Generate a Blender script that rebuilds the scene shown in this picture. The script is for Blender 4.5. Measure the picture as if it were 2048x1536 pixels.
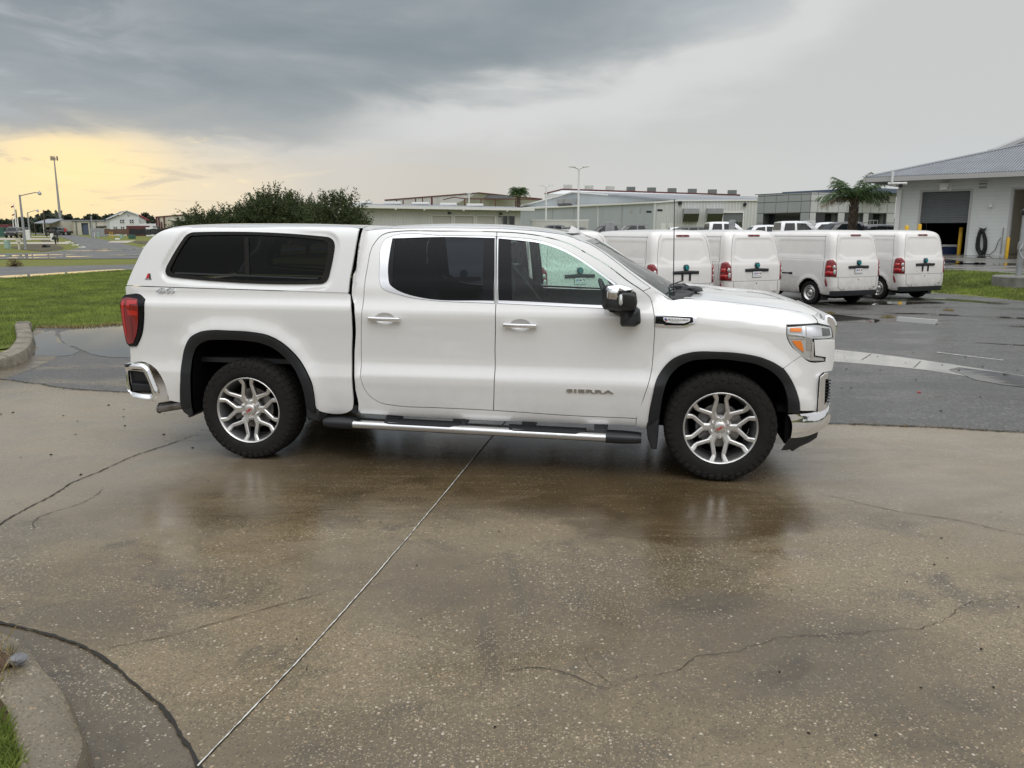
import bpy, bmesh, math, random
import numpy as np
from mathutils import Vector, Matrix
from mathutils.geometry import delaunay_2d_cdt
R = math.radians
scene = bpy.context.scene
for o in list(bpy.data.objects): bpy.data.objects.remove(o)
col = scene.collection
rnd = random.Random(7)
# ---------------------------------------------------------------- camera
cam_d = bpy.data.cameras.new('camera'); cam = bpy.data.objects.new('camera', cam_d); col.objects.link(cam)
CH = 1.845; FP = 1600.0; PITCH = math.atan(305/1600.0)
cam.location = (0, 0, CH); cam.rotation_euler = (math.pi/2-PITCH, 0, 0)
cam_d.sensor_width = 36; cam_d.lens = 36*FP/2048; cam_d.clip_start = .05; cam_d.clip_end = 6000
scene.camera = cam
# ---------------------------------------------------------------- sky
world = bpy.data.worlds.new('World'); scene.world = world; world.use_nodes = True
wt = world.node_tree; wt.nodes.clear()
def wn(t, **k):
    n = wt.nodes.new(t)
    for a, b in k.items(): setattr(n, a, b)
    return n
def wm(op, a, b=None, c=None, clamp=False):
    n = wn('ShaderNodeMath', operation=op, use_clamp=clamp)
    for i, v in enumerate((a, b, c)):
        if v is None: continue
        if isinstance(v, (int, float)): n.inputs[i].default_value = v
        else: wt.links.new(v, n.inputs[i])
    return n.outputs[0]
def wramp(fac, stops, interp='EASE'):
    n = wn('ShaderNodeValToRGB'); n.color_ramp.interpolation = interp
    cr = n.color_ramp
    while len(cr.elements) < len(stops): cr.elements.new(.5)
    for e, (p, c) in zip(cr.elements, stops): e.position = p; e.color = (*c, 1)
    wt.links.new(fac, n.inputs[0]); return n.outputs[0]
def wmix(f, a, b):
    n = wn('ShaderNodeMix', data_type='RGBA')
    if isinstance(f, (int, float)): n.inputs[0].default_value = f
    else: wt.links.new(f, n.inputs[0])
    for s, v in ((n.inputs[6], a), (n.inputs[7], b)):
        if isinstance(v, tuple): s.default_value = (*v, 1)
        else: wt.links.new(v, s)
    return n.outputs[2]
def wss(v, a, b):
    n = wn('ShaderNodeMapRange', interpolation_type='SMOOTHERSTEP')
    wt.links.new(v, n.inputs[0]); n.inputs[1].default_value = a; n.inputs[2].default_value = b
    return n.outputs[0]
tc = wn('ShaderNodeTexCoord'); sx = wn('ShaderNodeSeparateXYZ'); wt.links.new(tc.outputs['Generated'], sx.inputs[0])
X, Y, Z = sx.outputs
az = wm('MULTIPLY', wm('ARCTAN2', X, Y), 180/math.pi)           # degrees, 0 = north (ahead), + = right
el = wm('MULTIPLY', wm('ARCSINE', Z), 180/math.pi)
def wnoise(sx_, sy_, sz_, scale, detail, rough, off=(0, 0, 0), dist=0.0):
    mp = wn('ShaderNodeMapping'); wt.links.new(tc.outputs['Generated'], mp.inputs[0])
    mp.inputs['Scale'].default_value = (sx_, sy_, sz_); mp.inputs['Location'].default_value = off
    n = wn('ShaderNodeTexNoise'); wt.links.new(mp.outputs[0], n.inputs['Vector'])
    n.inputs['Scale'].default_value = scale; n.inputs['Detail'].default_value = detail
    n.inputs['Roughness'].default_value = rough; n.inputs['Distortion'].default_value = dist
    return n.outputs['Fac']
n1 = wnoise(1, 1, 4.5, 2.6, 7, .52, (3.1, 0, 1.7), .35)
n2 = wnoise(1, 1, 3.2, 7.0, 8, .55, (0, 5.2, 0), .5)
n3 = wnoise(1, 1, 6, 1.3, 3, .5, (7, 1, 2), .2)
azw = wm('ADD', az, wm('MULTIPLY', wm('SUBTRACT', n1, .5), 9))
elw = wm('ADD', el, wm('ADD', wm('MULTIPLY', wm('SUBTRACT', n1, .5), 7.0), wm('MULTIPLY', wm('SUBTRACT', n2, .5), 4.2)))
azf = wm('DIVIDE', wm('ADD', azw, 45), 90, clamp=True)          # -45..45 degrees
def azt(d): return (d+45)/90
# lower sky below the cloud deck, by azimuth
low = wramp(azf, [(azt(-45), (.90, .70, .42)), (azt(-29), (1.0, .79, .44)), (azt(-22), (.84, .72, .53)), (azt(-13), (.64, .60, .54)),
                  (azt(-4), (.59, .555, .50)), (azt(8), (.60, .60, .585)), (azt(33), (.56, .585, .59))])
lowg = wmix(wss(elw, 1.0, 9.0), low, (.565, .57, .56))
glow = wm('MULTIPLY', wm('SUBTRACT', 1.0, wss(wm('ABSOLUTE', wm('ADD', az, 27.5)), 0, 9)), wm('SUBTRACT', 1.0, wss(wm('ABSOLUTE', wm('SUBTRACT', el, 4.6)), 0, 4.5)))
lowg = wmix(wm('MULTIPLY', glow, wm('MULTIPLY', n2, 1.1)), lowg, (1.25, .93, .42))
n4 = wnoise(1, 1, 5, 11, 6, .6, (2, 8, 1), .8)
lowg = wmix(wm('MULTIPLY', wss(n4, .50, .72), wm('MULTIPLY', wss(az, -8, -24), .55)), lowg, (.56, .50, .42))
lowg = wmix(wm('MULTIPLY', wss(n4, .44, .30), wm('MULTIPLY', wss(az, -8, -24), .5)), lowg, (1.05, .84, .50))
# mid grey shelf over the warm strip (left) and dark deck; the deck edge climbs to the right
edge = wn('ShaderNodeFloatCurve'); wt.links.new(wm('DIVIDE', wm('ADD', az, 45), 90, clamp=True), edge.inputs[1])
cv = edge.mapping.curves[0]
pts = [(-45, 7.2), (-30, 7.4), (-20, 7.4), (-12, 8.0), (-4, 9.6), (3, 10.6), (9, 11.6), (15, 13.8), (22, 17.5), (30, 23), (45, 30)]
while len(cv.points) < len(pts): cv.points.new(.5, .5)
for p, (a, b) in zip(cv.points, pts): p.location = (azt(a), b/40); p.handle_type = 'AUTO'
edge.mapping.update()
dd = wm('SUBTRACT', elw, wm('MULTIPLY', edge.outputs[0], 40))
mdark = wss(dd, -1.4, 2.0)
edge2 = wss(wm('SUBTRACT', elw, wm('MAXIMUM', 4.6, wm('ADD', 5.5, wm('MULTIPLY', wm('ADD', az, 14), -.03)))), -.9, 1.6)
left = wm('SUBTRACT', 1.0, wss(azw, -20, 2))
shelf = wm('MULTIPLY', edge2, left)
deck = wramp(n1, [(.30, (.205, .243, .265)), (.47, (.25, .288, .310)), (.60, (.325, .358, .375)), (.72, (.44, .465, .475))], 'B_SPLINE')
deck = wmix(wm('MULTIPLY', wm('MULTIPLY', wss(az, -14, -33), wss(n2, .42, .62)), .75), deck, (.44, .46, .48))
deck = wmix(wm('MULTIPLY', wss(azw, 2, 26), .7), deck, (.56, .595, .62))
deck = wmix(wm('MULTIPLY', wss(el, 12.5, 20), .5), deck, (.36, .39, .425))
c1 = wmix(wm('MULTIPLY', shelf, .93), lowg, (.39, .40, .395))
c2 = wmix(mdark, c1, deck)
# overhead and behind the viewer the overcast is thinner and brighter
back = wm('MAXIMUM', wss(Y, .45, -.45), wss(el, 24, 62))
bright = wramp(wss(el, 0, 60), [(0, (.50, .50, .50)), (.40, (.80, .82, .84)), (1, (1.75, 1.80, 1.86))])
bright = wmix(.25, bright, wmix(n1, (.6, .63, .67), (1.1, 1.1, 1.1)))
gap = wm('MULTIPLY', wm('MULTIPLY', wss(dd, -5.5, -1.8), wm('SUBTRACT', 1.0, wss(dd, -1.6, .6))), wm('MULTIPLY', wss(az, -16, -4), wm('SUBTRACT', 1.0, wss(az, 18, 30))))
c2 = wmix(wm('MULTIPLY', gap, .6), c2, (.70, .70, .69))
c3 = wmix(back, c2, bright)
sky = wn('ShaderNodeTexSky', sky_type='NISHITA'); sky.sun_disc = False
SUN_EL, SUN_AZ = 48.0, 165.0
sky.sun_elevation = R(SUN_EL); sky.sun_rotation = R(SUN_AZ)
bg = wn('ShaderNodeBackground'); bg.inputs[1].default_value = 1.0
wt.links.new(c3, bg.inputs[0])
bg2 = wn('ShaderNodeBackground'); bg2.inputs[1].default_value = .004
wt.links.new(sky.outputs[0], bg2.inputs[0])
ad = wn('ShaderNodeAddShader'); wt.links.new(bg.outputs[0], ad.inputs[0]); wt.links.new(bg2.outputs[0], ad.inputs[1])
wo = wn('ShaderNodeOutputWorld'); wt.links.new(ad.outputs[0], wo.inputs[0])
# ---------------------------------------------------------------- sun (veiled by cloud)
sl = bpy.data.lights.new('sun', 'SUN'); sun = bpy.data.objects.new('sun', sl); col.objects.link(sun)
sl.energy = .6; sl.angle = R(40); sl.color = (1, .965, .92)
sa = R(SUN_AZ); se = R(SUN_EL)
sd = Vector((math.sin(sa)*math.cos(se), math.cos(sa)*math.cos(se), math.sin(se)))
sun.rotation_euler = sd.to_track_quat('Z', 'Y').to_euler()
vs = scene.view_settings; vs.view_transform = 'Standard'; vs.look = 'None'; vs.exposure = 0.03; vs.gamma = 1; vs.use_curve_mapping = False
scene.render.resolution_x = 1024; scene.render.resolution_y = 768

def ray(u, v):                      # direction through a point of the 2048 x 1536 photograph, to measure real positions
    f = Vector((0, math.cos(PITCH), -math.sin(PITCH))); up = Vector((0, math.sin(PITCH), math.cos(PITCH)))
    return f+Vector((1, 0, 0))*((u-1024)/FP)-up*((v-768)/FP)
def at(u, v, y):
    d = ray(u, v); return Vector((0, 0, CH))+d*(y/d.y)

# ---------------------------------------------------------------- materials
M = {}
def mat(name, color, rough=.5, metal=0.0, coat=0.0, cior=1.5, grime=0, spec=.5, var=0.0, vscale=3.0, bump=0.0, bscale=40.0, emit=None, dark=None, dscale=.8, damount=0.0, stretch=(1, 1, 1), coatr=.03, alpha=None, trans=0):
    m = bpy.data.materials.new(name); m.use_nodes = True; nt = m.node_tree; b = nt.nodes['Principled BSDF']
    b.inputs['Base Color'].default_value = (*color, 1); b.inputs['Roughness'].default_value = rough
    b.inputs['Metallic'].default_value = metal; b.inputs['Coat Weight'].default_value = coat; b.inputs['Coat Roughness'].default_value = coatr
    b.inputs['Specular IOR Level'].default_value = spec
    b.inputs['Coat IOR'].default_value = cior
    if trans: b.inputs['Transmission Weight'].default_value = trans
    if emit: b.inputs['Emission Color'].default_value = (*emit[0], 1); b.inputs['Emission Strength'].default_value = emit[1]
    L = nt.links.new; g = nt.nodes.new('ShaderNodeNewGeometry'); mp = nt.nodes.new('ShaderNodeMapping'); L(g.outputs['Position'], mp.inputs[0]); mp.inputs['Scale'].default_value = stretch
    def noise(s, d=4, r=.6):
        n = nt.nodes.new('ShaderNodeTexNoise'); L(mp.outputs[0], n.inputs['Vector']); n.inputs['Scale'].default_value = s; n.inputs['Detail'].default_value = d; n.inputs['Roughness'].default_value = r; return n.outputs['Fac']
    c = None
    if var:
        h = nt.nodes.new('ShaderNodeHueSaturation'); h.inputs['Color'].default_value = (*color, 1)
        mr = nt.nodes.new('ShaderNodeMapRange'); L(noise(vscale), mr.inputs[0]); mr.inputs[1].default_value = .3; mr.inputs[2].default_value = .7
        mr.inputs[3].default_value = 1-var; mr.inputs[4].default_value = 1+var; L(mr.outputs[0], h.inputs['Value']); c = h.outputs[0]
    if damount:
        mx = nt.nodes.new('ShaderNodeMix'); mx.data_type = 'RGBA'
        mr = nt.nodes.new('ShaderNodeMapRange'); L(noise(dscale, 6, .65), mr.inputs[0]); mr.inputs[1].default_value = .48; mr.inputs[2].default_value = .68; mr.inputs[4].default_value = damount
        L(mr.outputs[0], mx.inputs[0])
        if c: L(c, mx.inputs[6])
        else: mx.inputs[6].default_value = (*color, 1)
        mx.inputs[7].default_value = (*dark, 1); c = mx.outputs[2]
    if grime:                            # road film and splashes low on the bodywork
        tc_ = nt.nodes.new('ShaderNodeSeparateXYZ'); L(g.outputs['Position'], tc_.inputs[0]); m1 = nt.nodes.new('ShaderNodeMapRange'); L(tc_.outputs[2], m1.inputs[0]); m1.inputs[1].default_value = .95; m1.inputs[2].default_value = .36; m1.interpolation_type = 'SMOOTHSTEP'
        m2 = nt.nodes.new('ShaderNodeMapRange'); L(noise(9, 8, .72), m2.inputs[0]); m2.inputs[1].default_value = .35; m2.inputs[2].default_value = .7; mm = nt.nodes.new('ShaderNodeMath'); mm.operation = 'MULTIPLY'; L(m1.outputs[0], mm.inputs[0]); L(m2.outputs[0], mm.inputs[1]); m3 = nt.nodes.new('ShaderNodeMath'); m3.operation = 'MULTIPLY'; L(mm.outputs[0], m3.inputs[0]); m3.inputs[1].default_value = grime
        mx = nt.nodes.new('ShaderNodeMix'); mx.data_type = 'RGBA'; L(m3.outputs[0], mx.inputs[0])
        if c: L(c, mx.inputs[6])
        else: mx.inputs[6].default_value = (*color, 1)
        mx.inputs[7].default_value = (.30, .26, .20, 1); c = mx.outputs[2]
    if c: L(c, b.inputs['Base Color'])
    if bump:
        bp = nt.nodes.new('ShaderNodeBump'); bp.inputs['Strength'].default_value = bump; bp.inputs['Distance'].default_value = .02; L(noise(bscale, 3), bp.inputs['Height']); L(bp.outputs[0], b.inputs['Normal'])
    M[name] = m; return m
def glassmat(name, tint, refl=1.0, drops=0.0):
    m = bpy.data.materials.new(name); m.use_nodes = True; nt = m.node_tree; nt.nodes.clear(); L = nt.links.new
    out = nt.nodes.new('ShaderNodeOutputMaterial'); tr = nt.nodes.new('ShaderNodeBsdfTransparent'); tr.inputs[0].default_value = (*tint, 1)
    gl = nt.nodes.new('ShaderNodeBsdfGlossy'); gl.inputs['Roughness'].default_value = .015; fr = nt.nodes.new('ShaderNodeFresnel'); fr.inputs[0].default_value = 1.45
    mu = nt.nodes.new('ShaderNodeMath'); mu.operation = 'MULTIPLY'; mu.inputs[1].default_value = refl; mu.use_clamp = True; L(fr.outputs[0], mu.inputs[0])
    mx = nt.nodes.new('ShaderNodeMixShader'); L(mu.outputs[0], mx.inputs[0]); L(tr.outputs[0], mx.inputs[1]); L(gl.outputs[0], mx.inputs[2]); o = mx.outputs[0]
    if drops:
        g = nt.nodes.new('ShaderNodeNewGeometry'); vo = nt.nodes.new('ShaderNodeTexVoronoi'); vo.inputs['Scale'].default_value = 120; vo.inputs['Randomness'].default_value = 1; L(g.outputs['Position'], vo.inputs['Vector'])
        no = nt.nodes.new('ShaderNodeTexNoise'); no.inputs['Scale'].default_value = 6; L(g.outputs['Position'], no.inputs['Vector'])
        sc = nt.nodes.new('ShaderNodeSeparateColor'); L(vo.outputs['Color'], sc.inputs[0])
        a = nt.nodes.new('ShaderNodeMath'); a.operation = 'LESS_THAN'; L(vo.outputs['Distance'], a.inputs[0]); th = nt.nodes.new('ShaderNodeMath'); th.operation = 'MULTIPLY'; th.inputs[1].default_value = .5; L(sc.outputs[0], th.inputs[0]); L(th.outputs[0], a.inputs[1])
        bb = nt.nodes.new('ShaderNodeMath'); bb.operation = 'MULTIPLY'; L(a.outputs[0], bb.inputs[0]); bb.inputs[1].default_value = drops
        df = nt.nodes.new('ShaderNodeBsdfPrincipled'); df.inputs['Base Color'].default_value = (.10*tint[0], .11*tint[1], .11*tint[2], 1); df.inputs['Roughness'].default_value = .1
        m2 = nt.nodes.new('ShaderNodeMixShader'); L(bb.outputs[0], m2.inputs[0]); L(o, m2.inputs[1]); L(df.outputs[0], m2.inputs[2]); o = m2.outputs[0]
    L(o, out.inputs[0]); M[name] = m; return m

# ---------------------------------------------------------------- object helpers
def link(name, me, m=None, parent=None):
    o = bpy.data.objects.new(name, me); col.objects.link(o)
    if m is not None and me is not None and not me.materials: me.materials.append(M[m] if isinstance(m, str) else m)
    if parent is not None: o.parent = parent
    return o
def tag(o, label=None, cat=None, group=None, kind=None):
    if label: o['label'] = label
    if cat: o['category'] = cat
    if group: o['group'] = group
    if kind: o['kind'] = kind
    return o
def thing(name, loc, rz, label, cat, group=None):
    o = bpy.data.objects.new(name, None); col.objects.link(o); o.location = loc; o.rotation_euler = (0, 0, rz); o.empty_display_size = .2
    return tag(o, label, cat, group)
KIDS = {}
def copy_tree(o, parent=None):
    c = o.copy(); col.objects.link(c)
    if parent is not None: c.parent = parent
    for ch in list(o.children): copy_tree(ch, c)
    return c
class MB:
    def __init__(s): s.v = []; s.f = []
    def add(s, vs, fs, mx=None):
        n = len(s.v)
        for p in vs:
            p = Vector(p); s.v.append(tuple(mx @ p) if mx is not None else tuple(p))
        s.f += [tuple(i+n for i in f) for f in fs]; return s
    def box(s, a, b, mx=None):
        (x0, y0, z0), (x1, y1, z1) = a, b
        return s.add([(x0, y0, z0), (x1, y0, z0), (x1, y1, z0), (x0, y1, z0), (x0, y0, z1), (x1, y0, z1), (x1, y1, z1), (x0, y1, z1)],
                     [(0, 3, 2, 1), (4, 5, 6, 7), (0, 1, 5, 4), (1, 2, 6, 5), (2, 3, 7, 6), (3, 0, 4, 7)], mx)
    def wallbox(s, p, q, z0, z1, th):         # slab from p to q (xy), thickness th behind the line
        p = Vector(p[:2]); q = Vector(q[:2]); d = (q-p).normalized(); n = Vector((-d.y, d.x))*th
        P = [p, q, q+n, p+n]
        return s.add([(a.x, a.y, z0) for a in P]+[(a.x, a.y, z1) for a in P], [(0, 3, 2, 1), (4, 5, 6, 7), (0, 1, 5, 4), (1, 2, 6, 5), (2, 3, 7, 6), (3, 0, 4, 7)])
    def prism(s, poly, y0, y1, mx=None, bev=0.0):     # poly in (x,z), extruded along y
        n = len(poly); a = sum(poly[i][0]*poly[(i+1) % n][1]-poly[(i+1) % n][0]*poly[i][1] for i in range(n))
        if a < 0: poly = poly[::-1]
        rings = [(poly, y0), (poly, y1)]
        if bev:
            pi = offset(poly, -bev); rings = [(pi, y0), (poly, y0+bev), (poly, y1-bev), (pi, y1)]
        vs = []; fs = []
        for pl, y in rings: vs += [(x, y, z) for x, z in pl]
        for r in range(len(rings)-1):
            for i in range(n):
                j = (i+1) % n; fs.append((r*n+i, r*n+j, (r+1)*n+j, (r+1)*n+i))
        fs.append(tuple(range(n))[::1]); fs.append(tuple((len(rings)-1)*n+i for i in range(n))[::-1])
        fs[-2] = fs[-2]; return s.add(vs, [tuple(reversed(f)) if False else f for f in fs], mx)
    def tube(s, pts, r, n=8, closed=False, caps=True):
        pts = [Vector(p) for p in pts]; m = len(pts); rr = r if isinstance(r, (list, tuple)) else [r]*m
        vs = []; fs = []; prev = None
        for i, p in enumerate(pts):
            a = pts[i-1] if (i > 0 or closed) else p; b = pts[(i+1) % m] if (i < m-1 or closed) else p
            t = (b-a).normalized()
            if prev is None: u = t.orthogonal().normalized()
            else:
                u = prev-t*prev.dot(t); u = u.normalized() if u.length > 1e-6 else t.orthogonal().normalized()
            prev = u; w = t.cross(u)
            for k in range(n):
                q = 2*math.pi*k/n; vs.append(p+(u*math.cos(q)+w*math.sin(q))*rr[i])
        for i in range(m if closed else m-1):
            for k in range(n):
                j = (i+1) % m; fs.append((i*n+k, i*n+(k+1) % n, j*n+(k+1) % n, j*n+k))
        if caps and not closed: fs.append(tuple(range(n))[::-1]); fs.append(tuple((m-1)*n+k for k in range(n)))
        return s.add(vs, fs)
    def lathe(s, prof, n=48, axis='y', mx=None, a0=0, a1=2*math.pi):    # prof: (axial, radius)
        full = abs(a1-a0-2*math.pi) < 1e-6; k = n if full else n+1; vs = []; fs = []
        for i in range(k):
            q = a0+(a1-a0)*i/n; c, d = math.cos(q), math.sin(q)
            for (t, r) in prof:
                vs.append((r*c, t, r*d) if axis == 'y' else (r*c, r*d, t) if axis == 'z' else (t, r*c, r*d))
        m = len(prof)
        for i in range(n):
            j = (i+1) % k
            for p in range(m-1): fs.append((i*m+p, i*m+p+1, j*m+p+1, j*m+p))
        return s.add(vs, fs, mx)
    def grid(s, fn, nu, nv):
        vs = [fn(i/nu, j/nv) for i in range(nu+1) for j in range(nv+1)]
        fs = [(i*(nv+1)+j, (i+1)*(nv+1)+j, (i+1)*(nv+1)+j+1, i*(nv+1)+j+1) for i in range(nu) for j in range(nv)]
        return s.add(vs, fs)
    def quad(s, a, b, c, d): return s.add([a, b, c, d], [(0, 1, 2, 3)])
    def mesh(s, name, smooth=None, fix=True):
        me = bpy.data.meshes.new(name); me.from_pydata([tuple(v) for v in s.v], [], s.f)
        if fix:
            bm = bmesh.new(); bm.from_mesh(me); bmesh.ops.recalc_face_normals(bm, faces=bm.faces); bm.to_mesh(me); bm.free()
        if smooth is not None:
            me.polygons.foreach_set('use_smooth', [True]*len(me.polygons))
            if smooth < 180: me.set_sharp_from_angle(angle=R(smooth))
        me.update(); return me
    def build(s, name, m, parent=None, smooth=None, fix=True): return link(name, s.mesh(name, smooth, fix), m, parent)
def offset(poly, d):                  # offset a closed ccw polygon outward by d
    n = len(poly); A = sum(poly[i][0]*poly[(i+1) % n][1]-poly[(i+1) % n][0]*poly[i][1] for i in range(n))
    s = 1 if A > 0 else -1; out = []
    for i in range(n):
        p0 = Vector(poly[i-1]); p = Vector(poly[i]); p1 = Vector(poly[(i+1) % n])
        e0 = (p-p0); e1 = (p1-p)
        if e0.length < 1e-9 or e1.length < 1e-9: out.append(tuple(p)); continue
        e0.normalize(); e1.normalize(); n0 = Vector((e0.y, -e0.x))*s; n1 = Vector((e1.y, -e1.x))*s
        b = n0+n1
        if b.length < 1e-6: out.append(tuple(p)); continue
        b.normalize(); c = max(.45, b.dot(n0)); out.append(tuple(p+b*(d/c)))
    return out
def smooth_poly(P, step=.02, corner=38, closed=True):
    n = len(P); P = [Vector(p) for p in P]; out = []
    def isc(i):
        if not closed and (i == 0 or i == n-1): return True
        a = P[i]-P[i-1]; b = P[(i+1) % n]-P[i]
        if a.length < 1e-9 or b.length < 1e-9: return True
        return math.degrees(a.angle(b)) > corner
    C = [isc(i) for i in range(n)]
    for i in range(n if closed else n-1):
        p1 = P[i]; p2 = P[(i+1) % n]; p0 = P[i-1] if not C[i] else p1-(p2-p1); p3 = P[(i+2) % n] if not C[(i+1) % n] else p2+(p2-p1)
        L = (p2-p1).length; k = max(1, int(L/step))
        d01 = max((p1-p0).length, 1e-6); d12 = max(L, 1e-6); d23 = max((p3-p2).length, 1e-6)
        m1 = ((p1-p0)/d01*d12+(p2-p1)/d12*d01)/(d01+d12)*d12; m2 = ((p2-p1)/d12*d23+(p3-p2)/d23*d12)/(d12+d23)*d12
        if C[i]: m1 = (p2-p1)*1.0
        if C[(i+1) % n]: m2 = (p2-p1)*1.0
        for j in range(k):
            t = j/k; h = (2*t**3-3*t*t+1, t**3-2*t*t+t, -2*t**3+3*t*t, t**3-t*t)
            out.append(tuple(p1*h[0]+m1*h[1]+p2*h[2]+m2*h[3]))
    if not closed: out.append(tuple(P[-1]))
    return out
def fillet(P, r, n=5):             # straight sided polygon with rounded corners; r = one radius or one per corner
    out = []; m = len(P)
    for i in range(m):
        p0, p, p1 = Vector(P[i-1]), Vector(P[i]), Vector(P[(i+1) % m]); q = r[i] if isinstance(r, (list, tuple)) else r
        a = (p0-p); b = (p1-p); la, lb = a.length, b.length; a.normalize(); b.normalize(); th = a.angle(b); t = min(q/math.tan(th/2), la*.48, lb*.48) if th < 3.1 else 0
        if t < 1e-4: out.append(tuple(p)); continue
        A, B = p+a*t, p+b*t
        for k in range(n+1): s = k/n; out.append(tuple(A*(1-s)**2+p*2*s*(1-s)+B*s*s))
    return out
def rrect(x0, z0, x1, z1, r, n=5):
    out = []
    for cx, cz, a in ((x1-r, z0+r, -90), (x1-r, z1-r, 0), (x0+r, z1-r, 90), (x0+r, z0+r, 180)):
        for i in range(n+1): q = R(a+90*i/n); out.append((cx+r*math.cos(q), cz+r*math.sin(q)))
    return out
def np_inside(poly, pts):
    P = np.array(poly); x, y = pts[:, 0], pts[:, 1]; r = np.zeros(len(pts), bool); n = len(P); j = n-1
    for i in range(n):
        xi, yi = P[i]; xj, yj = P[j]
        if yi != yj:
            c = ((yi > y) != (yj > y)) & (x < (xj-xi)*(y-yi)/(yj-yi)+xi); r ^= c
        j = i
    return r
def np_dist(poly, pts):
    P = np.array(poly); Q = np.roll(P, -1, 0); best = np.full(len(pts), 1e9)
    for a, b in zip(P, Q):
        d = b-a; L = d@d
        if L < 1e-14: continue
        t = np.clip(((pts-a)@d)/L, 0, 1); e = pts-a-t[:, None]*d; best = np.minimum(best, (e*e).sum(1))
    return np.sqrt(best)
def tri_region(outer, holes, step):          # constrained triangulation of a polygon with holes and an inner grid of points
    P = np.array(outer); x0, y0 = P.min(0); x1, y1 = P.max(0)
    gx, gy = np.meshgrid(np.arange(x0+step*.5, x1, step), np.arange(y0+step*.5, y1, step)); G = np.stack([gx.ravel(), gy.ravel()], 1)
    if len(G):
        k = np_inside(outer, G)
        for h in holes: k &= ~np_inside(h, G)
        G = G[k]
    if len(G):
        k = np_dist(outer, G) > step*.45
        for h in holes: k &= np_dist(h, G) > step*.45
        G = G[k]
    V = []; E = []
    for loop in [outer]+list(holes):
        n0 = len(V); V += [Vector(p) for p in loop]; m = len(loop); E += [(n0+i, n0+(i+1) % m) for i in range(m)]
    V += [Vector((float(a), float(b))) for a, b in G]
    v2, e2, f2, ov, oe, of = delaunay_2d_cdt(V, E, [], 0, 1e-6)
    A = np.array([tuple(v) for v in v2]); T = np.array([f for f in f2 if len(f) == 3])
    c = A[T].mean(1); k = np_inside(outer, c)
    for h in holes: k &= ~np_inside(h, c)
    T = T[k]; a = A[T]
    area = (a[:, 1, 0]-a[:, 0, 0])*(a[:, 2, 1]-a[:, 0, 1])-(a[:, 2, 0]-a[:, 0, 0])*(a[:, 1, 1]-a[:, 0, 1])
    T[area < 0] = T[area < 0][:, ::-1]
    return A, T
def text_mesh(s, size, ext, bold=0.0, align='LEFT', shear=0.0, spacing=1.0):
    cu = bpy.data.curves.new('text', 'FONT'); cu.body = s; cu.size = size; cu.extrude = ext; cu.offset = bold; cu.align_x = align; cu.shear = shear; cu.space_character = spacing; cu.resolution_u = 3
    o = bpy.data.objects.new('tmp', cu); col.objects.link(o); dg = bpy.context.evaluated_depsgraph_get(); dg.update()
    me = bpy.data.meshes.new_from_object(o.evaluated_get(dg)); bpy.data.objects.remove(o); return me

# ---- truck body surface: half width as a function of length x (m, rear axle = 0) and height z
def tab(T, v):
    if v <= T[0][0]: return T[0][1]
    if v >= T[-1][0]: return T[-1][1]
    n = len(T)
    for i in range(n-1):
        if v <= T[i+1][0]:
            x0, y0 = T[i]; x1, y1 = T[i+1]; h = x1-x0
            m = (y1-y0)/h
            def sl(j):
                if j <= 0 or j >= n-1: return m
                a = (T[j][1]-T[j-1][1])/(T[j][0]-T[j-1][0]); b = (T[j+1][1]-T[j][1])/(T[j+1][0]-T[j][0])
                if a*b <= 0: return 0.0
                ha = T[j][0]-T[j-1][0]; hb = T[j+1][0]-T[j][0]
                return 3*(ha+hb)/((2*hb+ha)/a+(hb+2*ha)/b)
            d0 = sl(i); d1 = sl(i+1); t = (v-x0)/h
            return y0*(1+2*t)*(1-t)**2+h*d0*t*(1-t)**2+y1*t*t*(3-2*t)-h*d1*t*t*(1-t)
    return T[-1][1]
def sst(a, b, v):
    t = max(0.0, min(1.0, (v-a)/(b-a))); return t*t*(3-2*t)
PCAB = [(.30,.85),(.36,.91),(.42,.955),(.52,.978),(.62,.992),(.70,1.001),(.722,1.001),(.745,.993),(.79,.975),(.825,.965),(.87,.962),(1.0,.967),(1.12,.977),(1.20,.984),(1.226,.983),(1.25,.975),(1.29,.958),(1.34,.942),(1.40,.935),(1.5,.905),(1.6,.872),(1.7,.834),(1.78,.798),(1.83,.768),(1.862,.735),(1.88,.70),(1.90,.62)]
PFEN = [(.30,.93),(.5,.962),(.66,.982),(.72,.988),(.78,.980),(.84,.974),(1.0,.976),(1.12,.982),(1.18,.982),(1.23,.973),(1.27,.950),(1.30,.918),(1.325,.878),(1.345,.83),(1.36,.78),(1.372,.72)]
PBED = [(.30,.90),(.36,.93),(.42,.958),(.5,.972),(.62,.983),(.70,.985),(.76,.976),(.84,.968),(1.0,.972),(1.15,.983),(1.245,.987),(1.272,.982),(1.30,.968),(1.34,.953),(1.40,.948),(1.44,.94)]
PCAP = [(1.30,.962),(1.38,.955),(1.45,.944),(1.6,.916),(1.75,.886),(1.82,.866),(1.86,.842),(1.885,.80),(1.90,.75)]
HOODTOP = [(3.2,1.42),(3.5,1.397),(3.75,1.378),(4.04,1.347),(4.29,1.307),(4.42,1.27),(4.50,1.235),(4.58,1.18)]
ARCHR = [(-0.547,0.36),(-0.547,0.653),(-0.5,0.902),(-0.426,1.0),(-0.269,1.05),(0.032,1.052),(0.262,1.005),(0.403,0.903),(0.5,0.745),(0.554,0.565),(0.59,0.36)]
ARCHF = [(3.20,0.36),(3.259,0.658),(3.307,0.83),(3.394,0.93),(3.517,0.975),(3.746,0.985),(3.992,0.95),(4.134,0.88),(4.226,0.782),(4.275,0.655),(4.30,0.54)]
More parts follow.
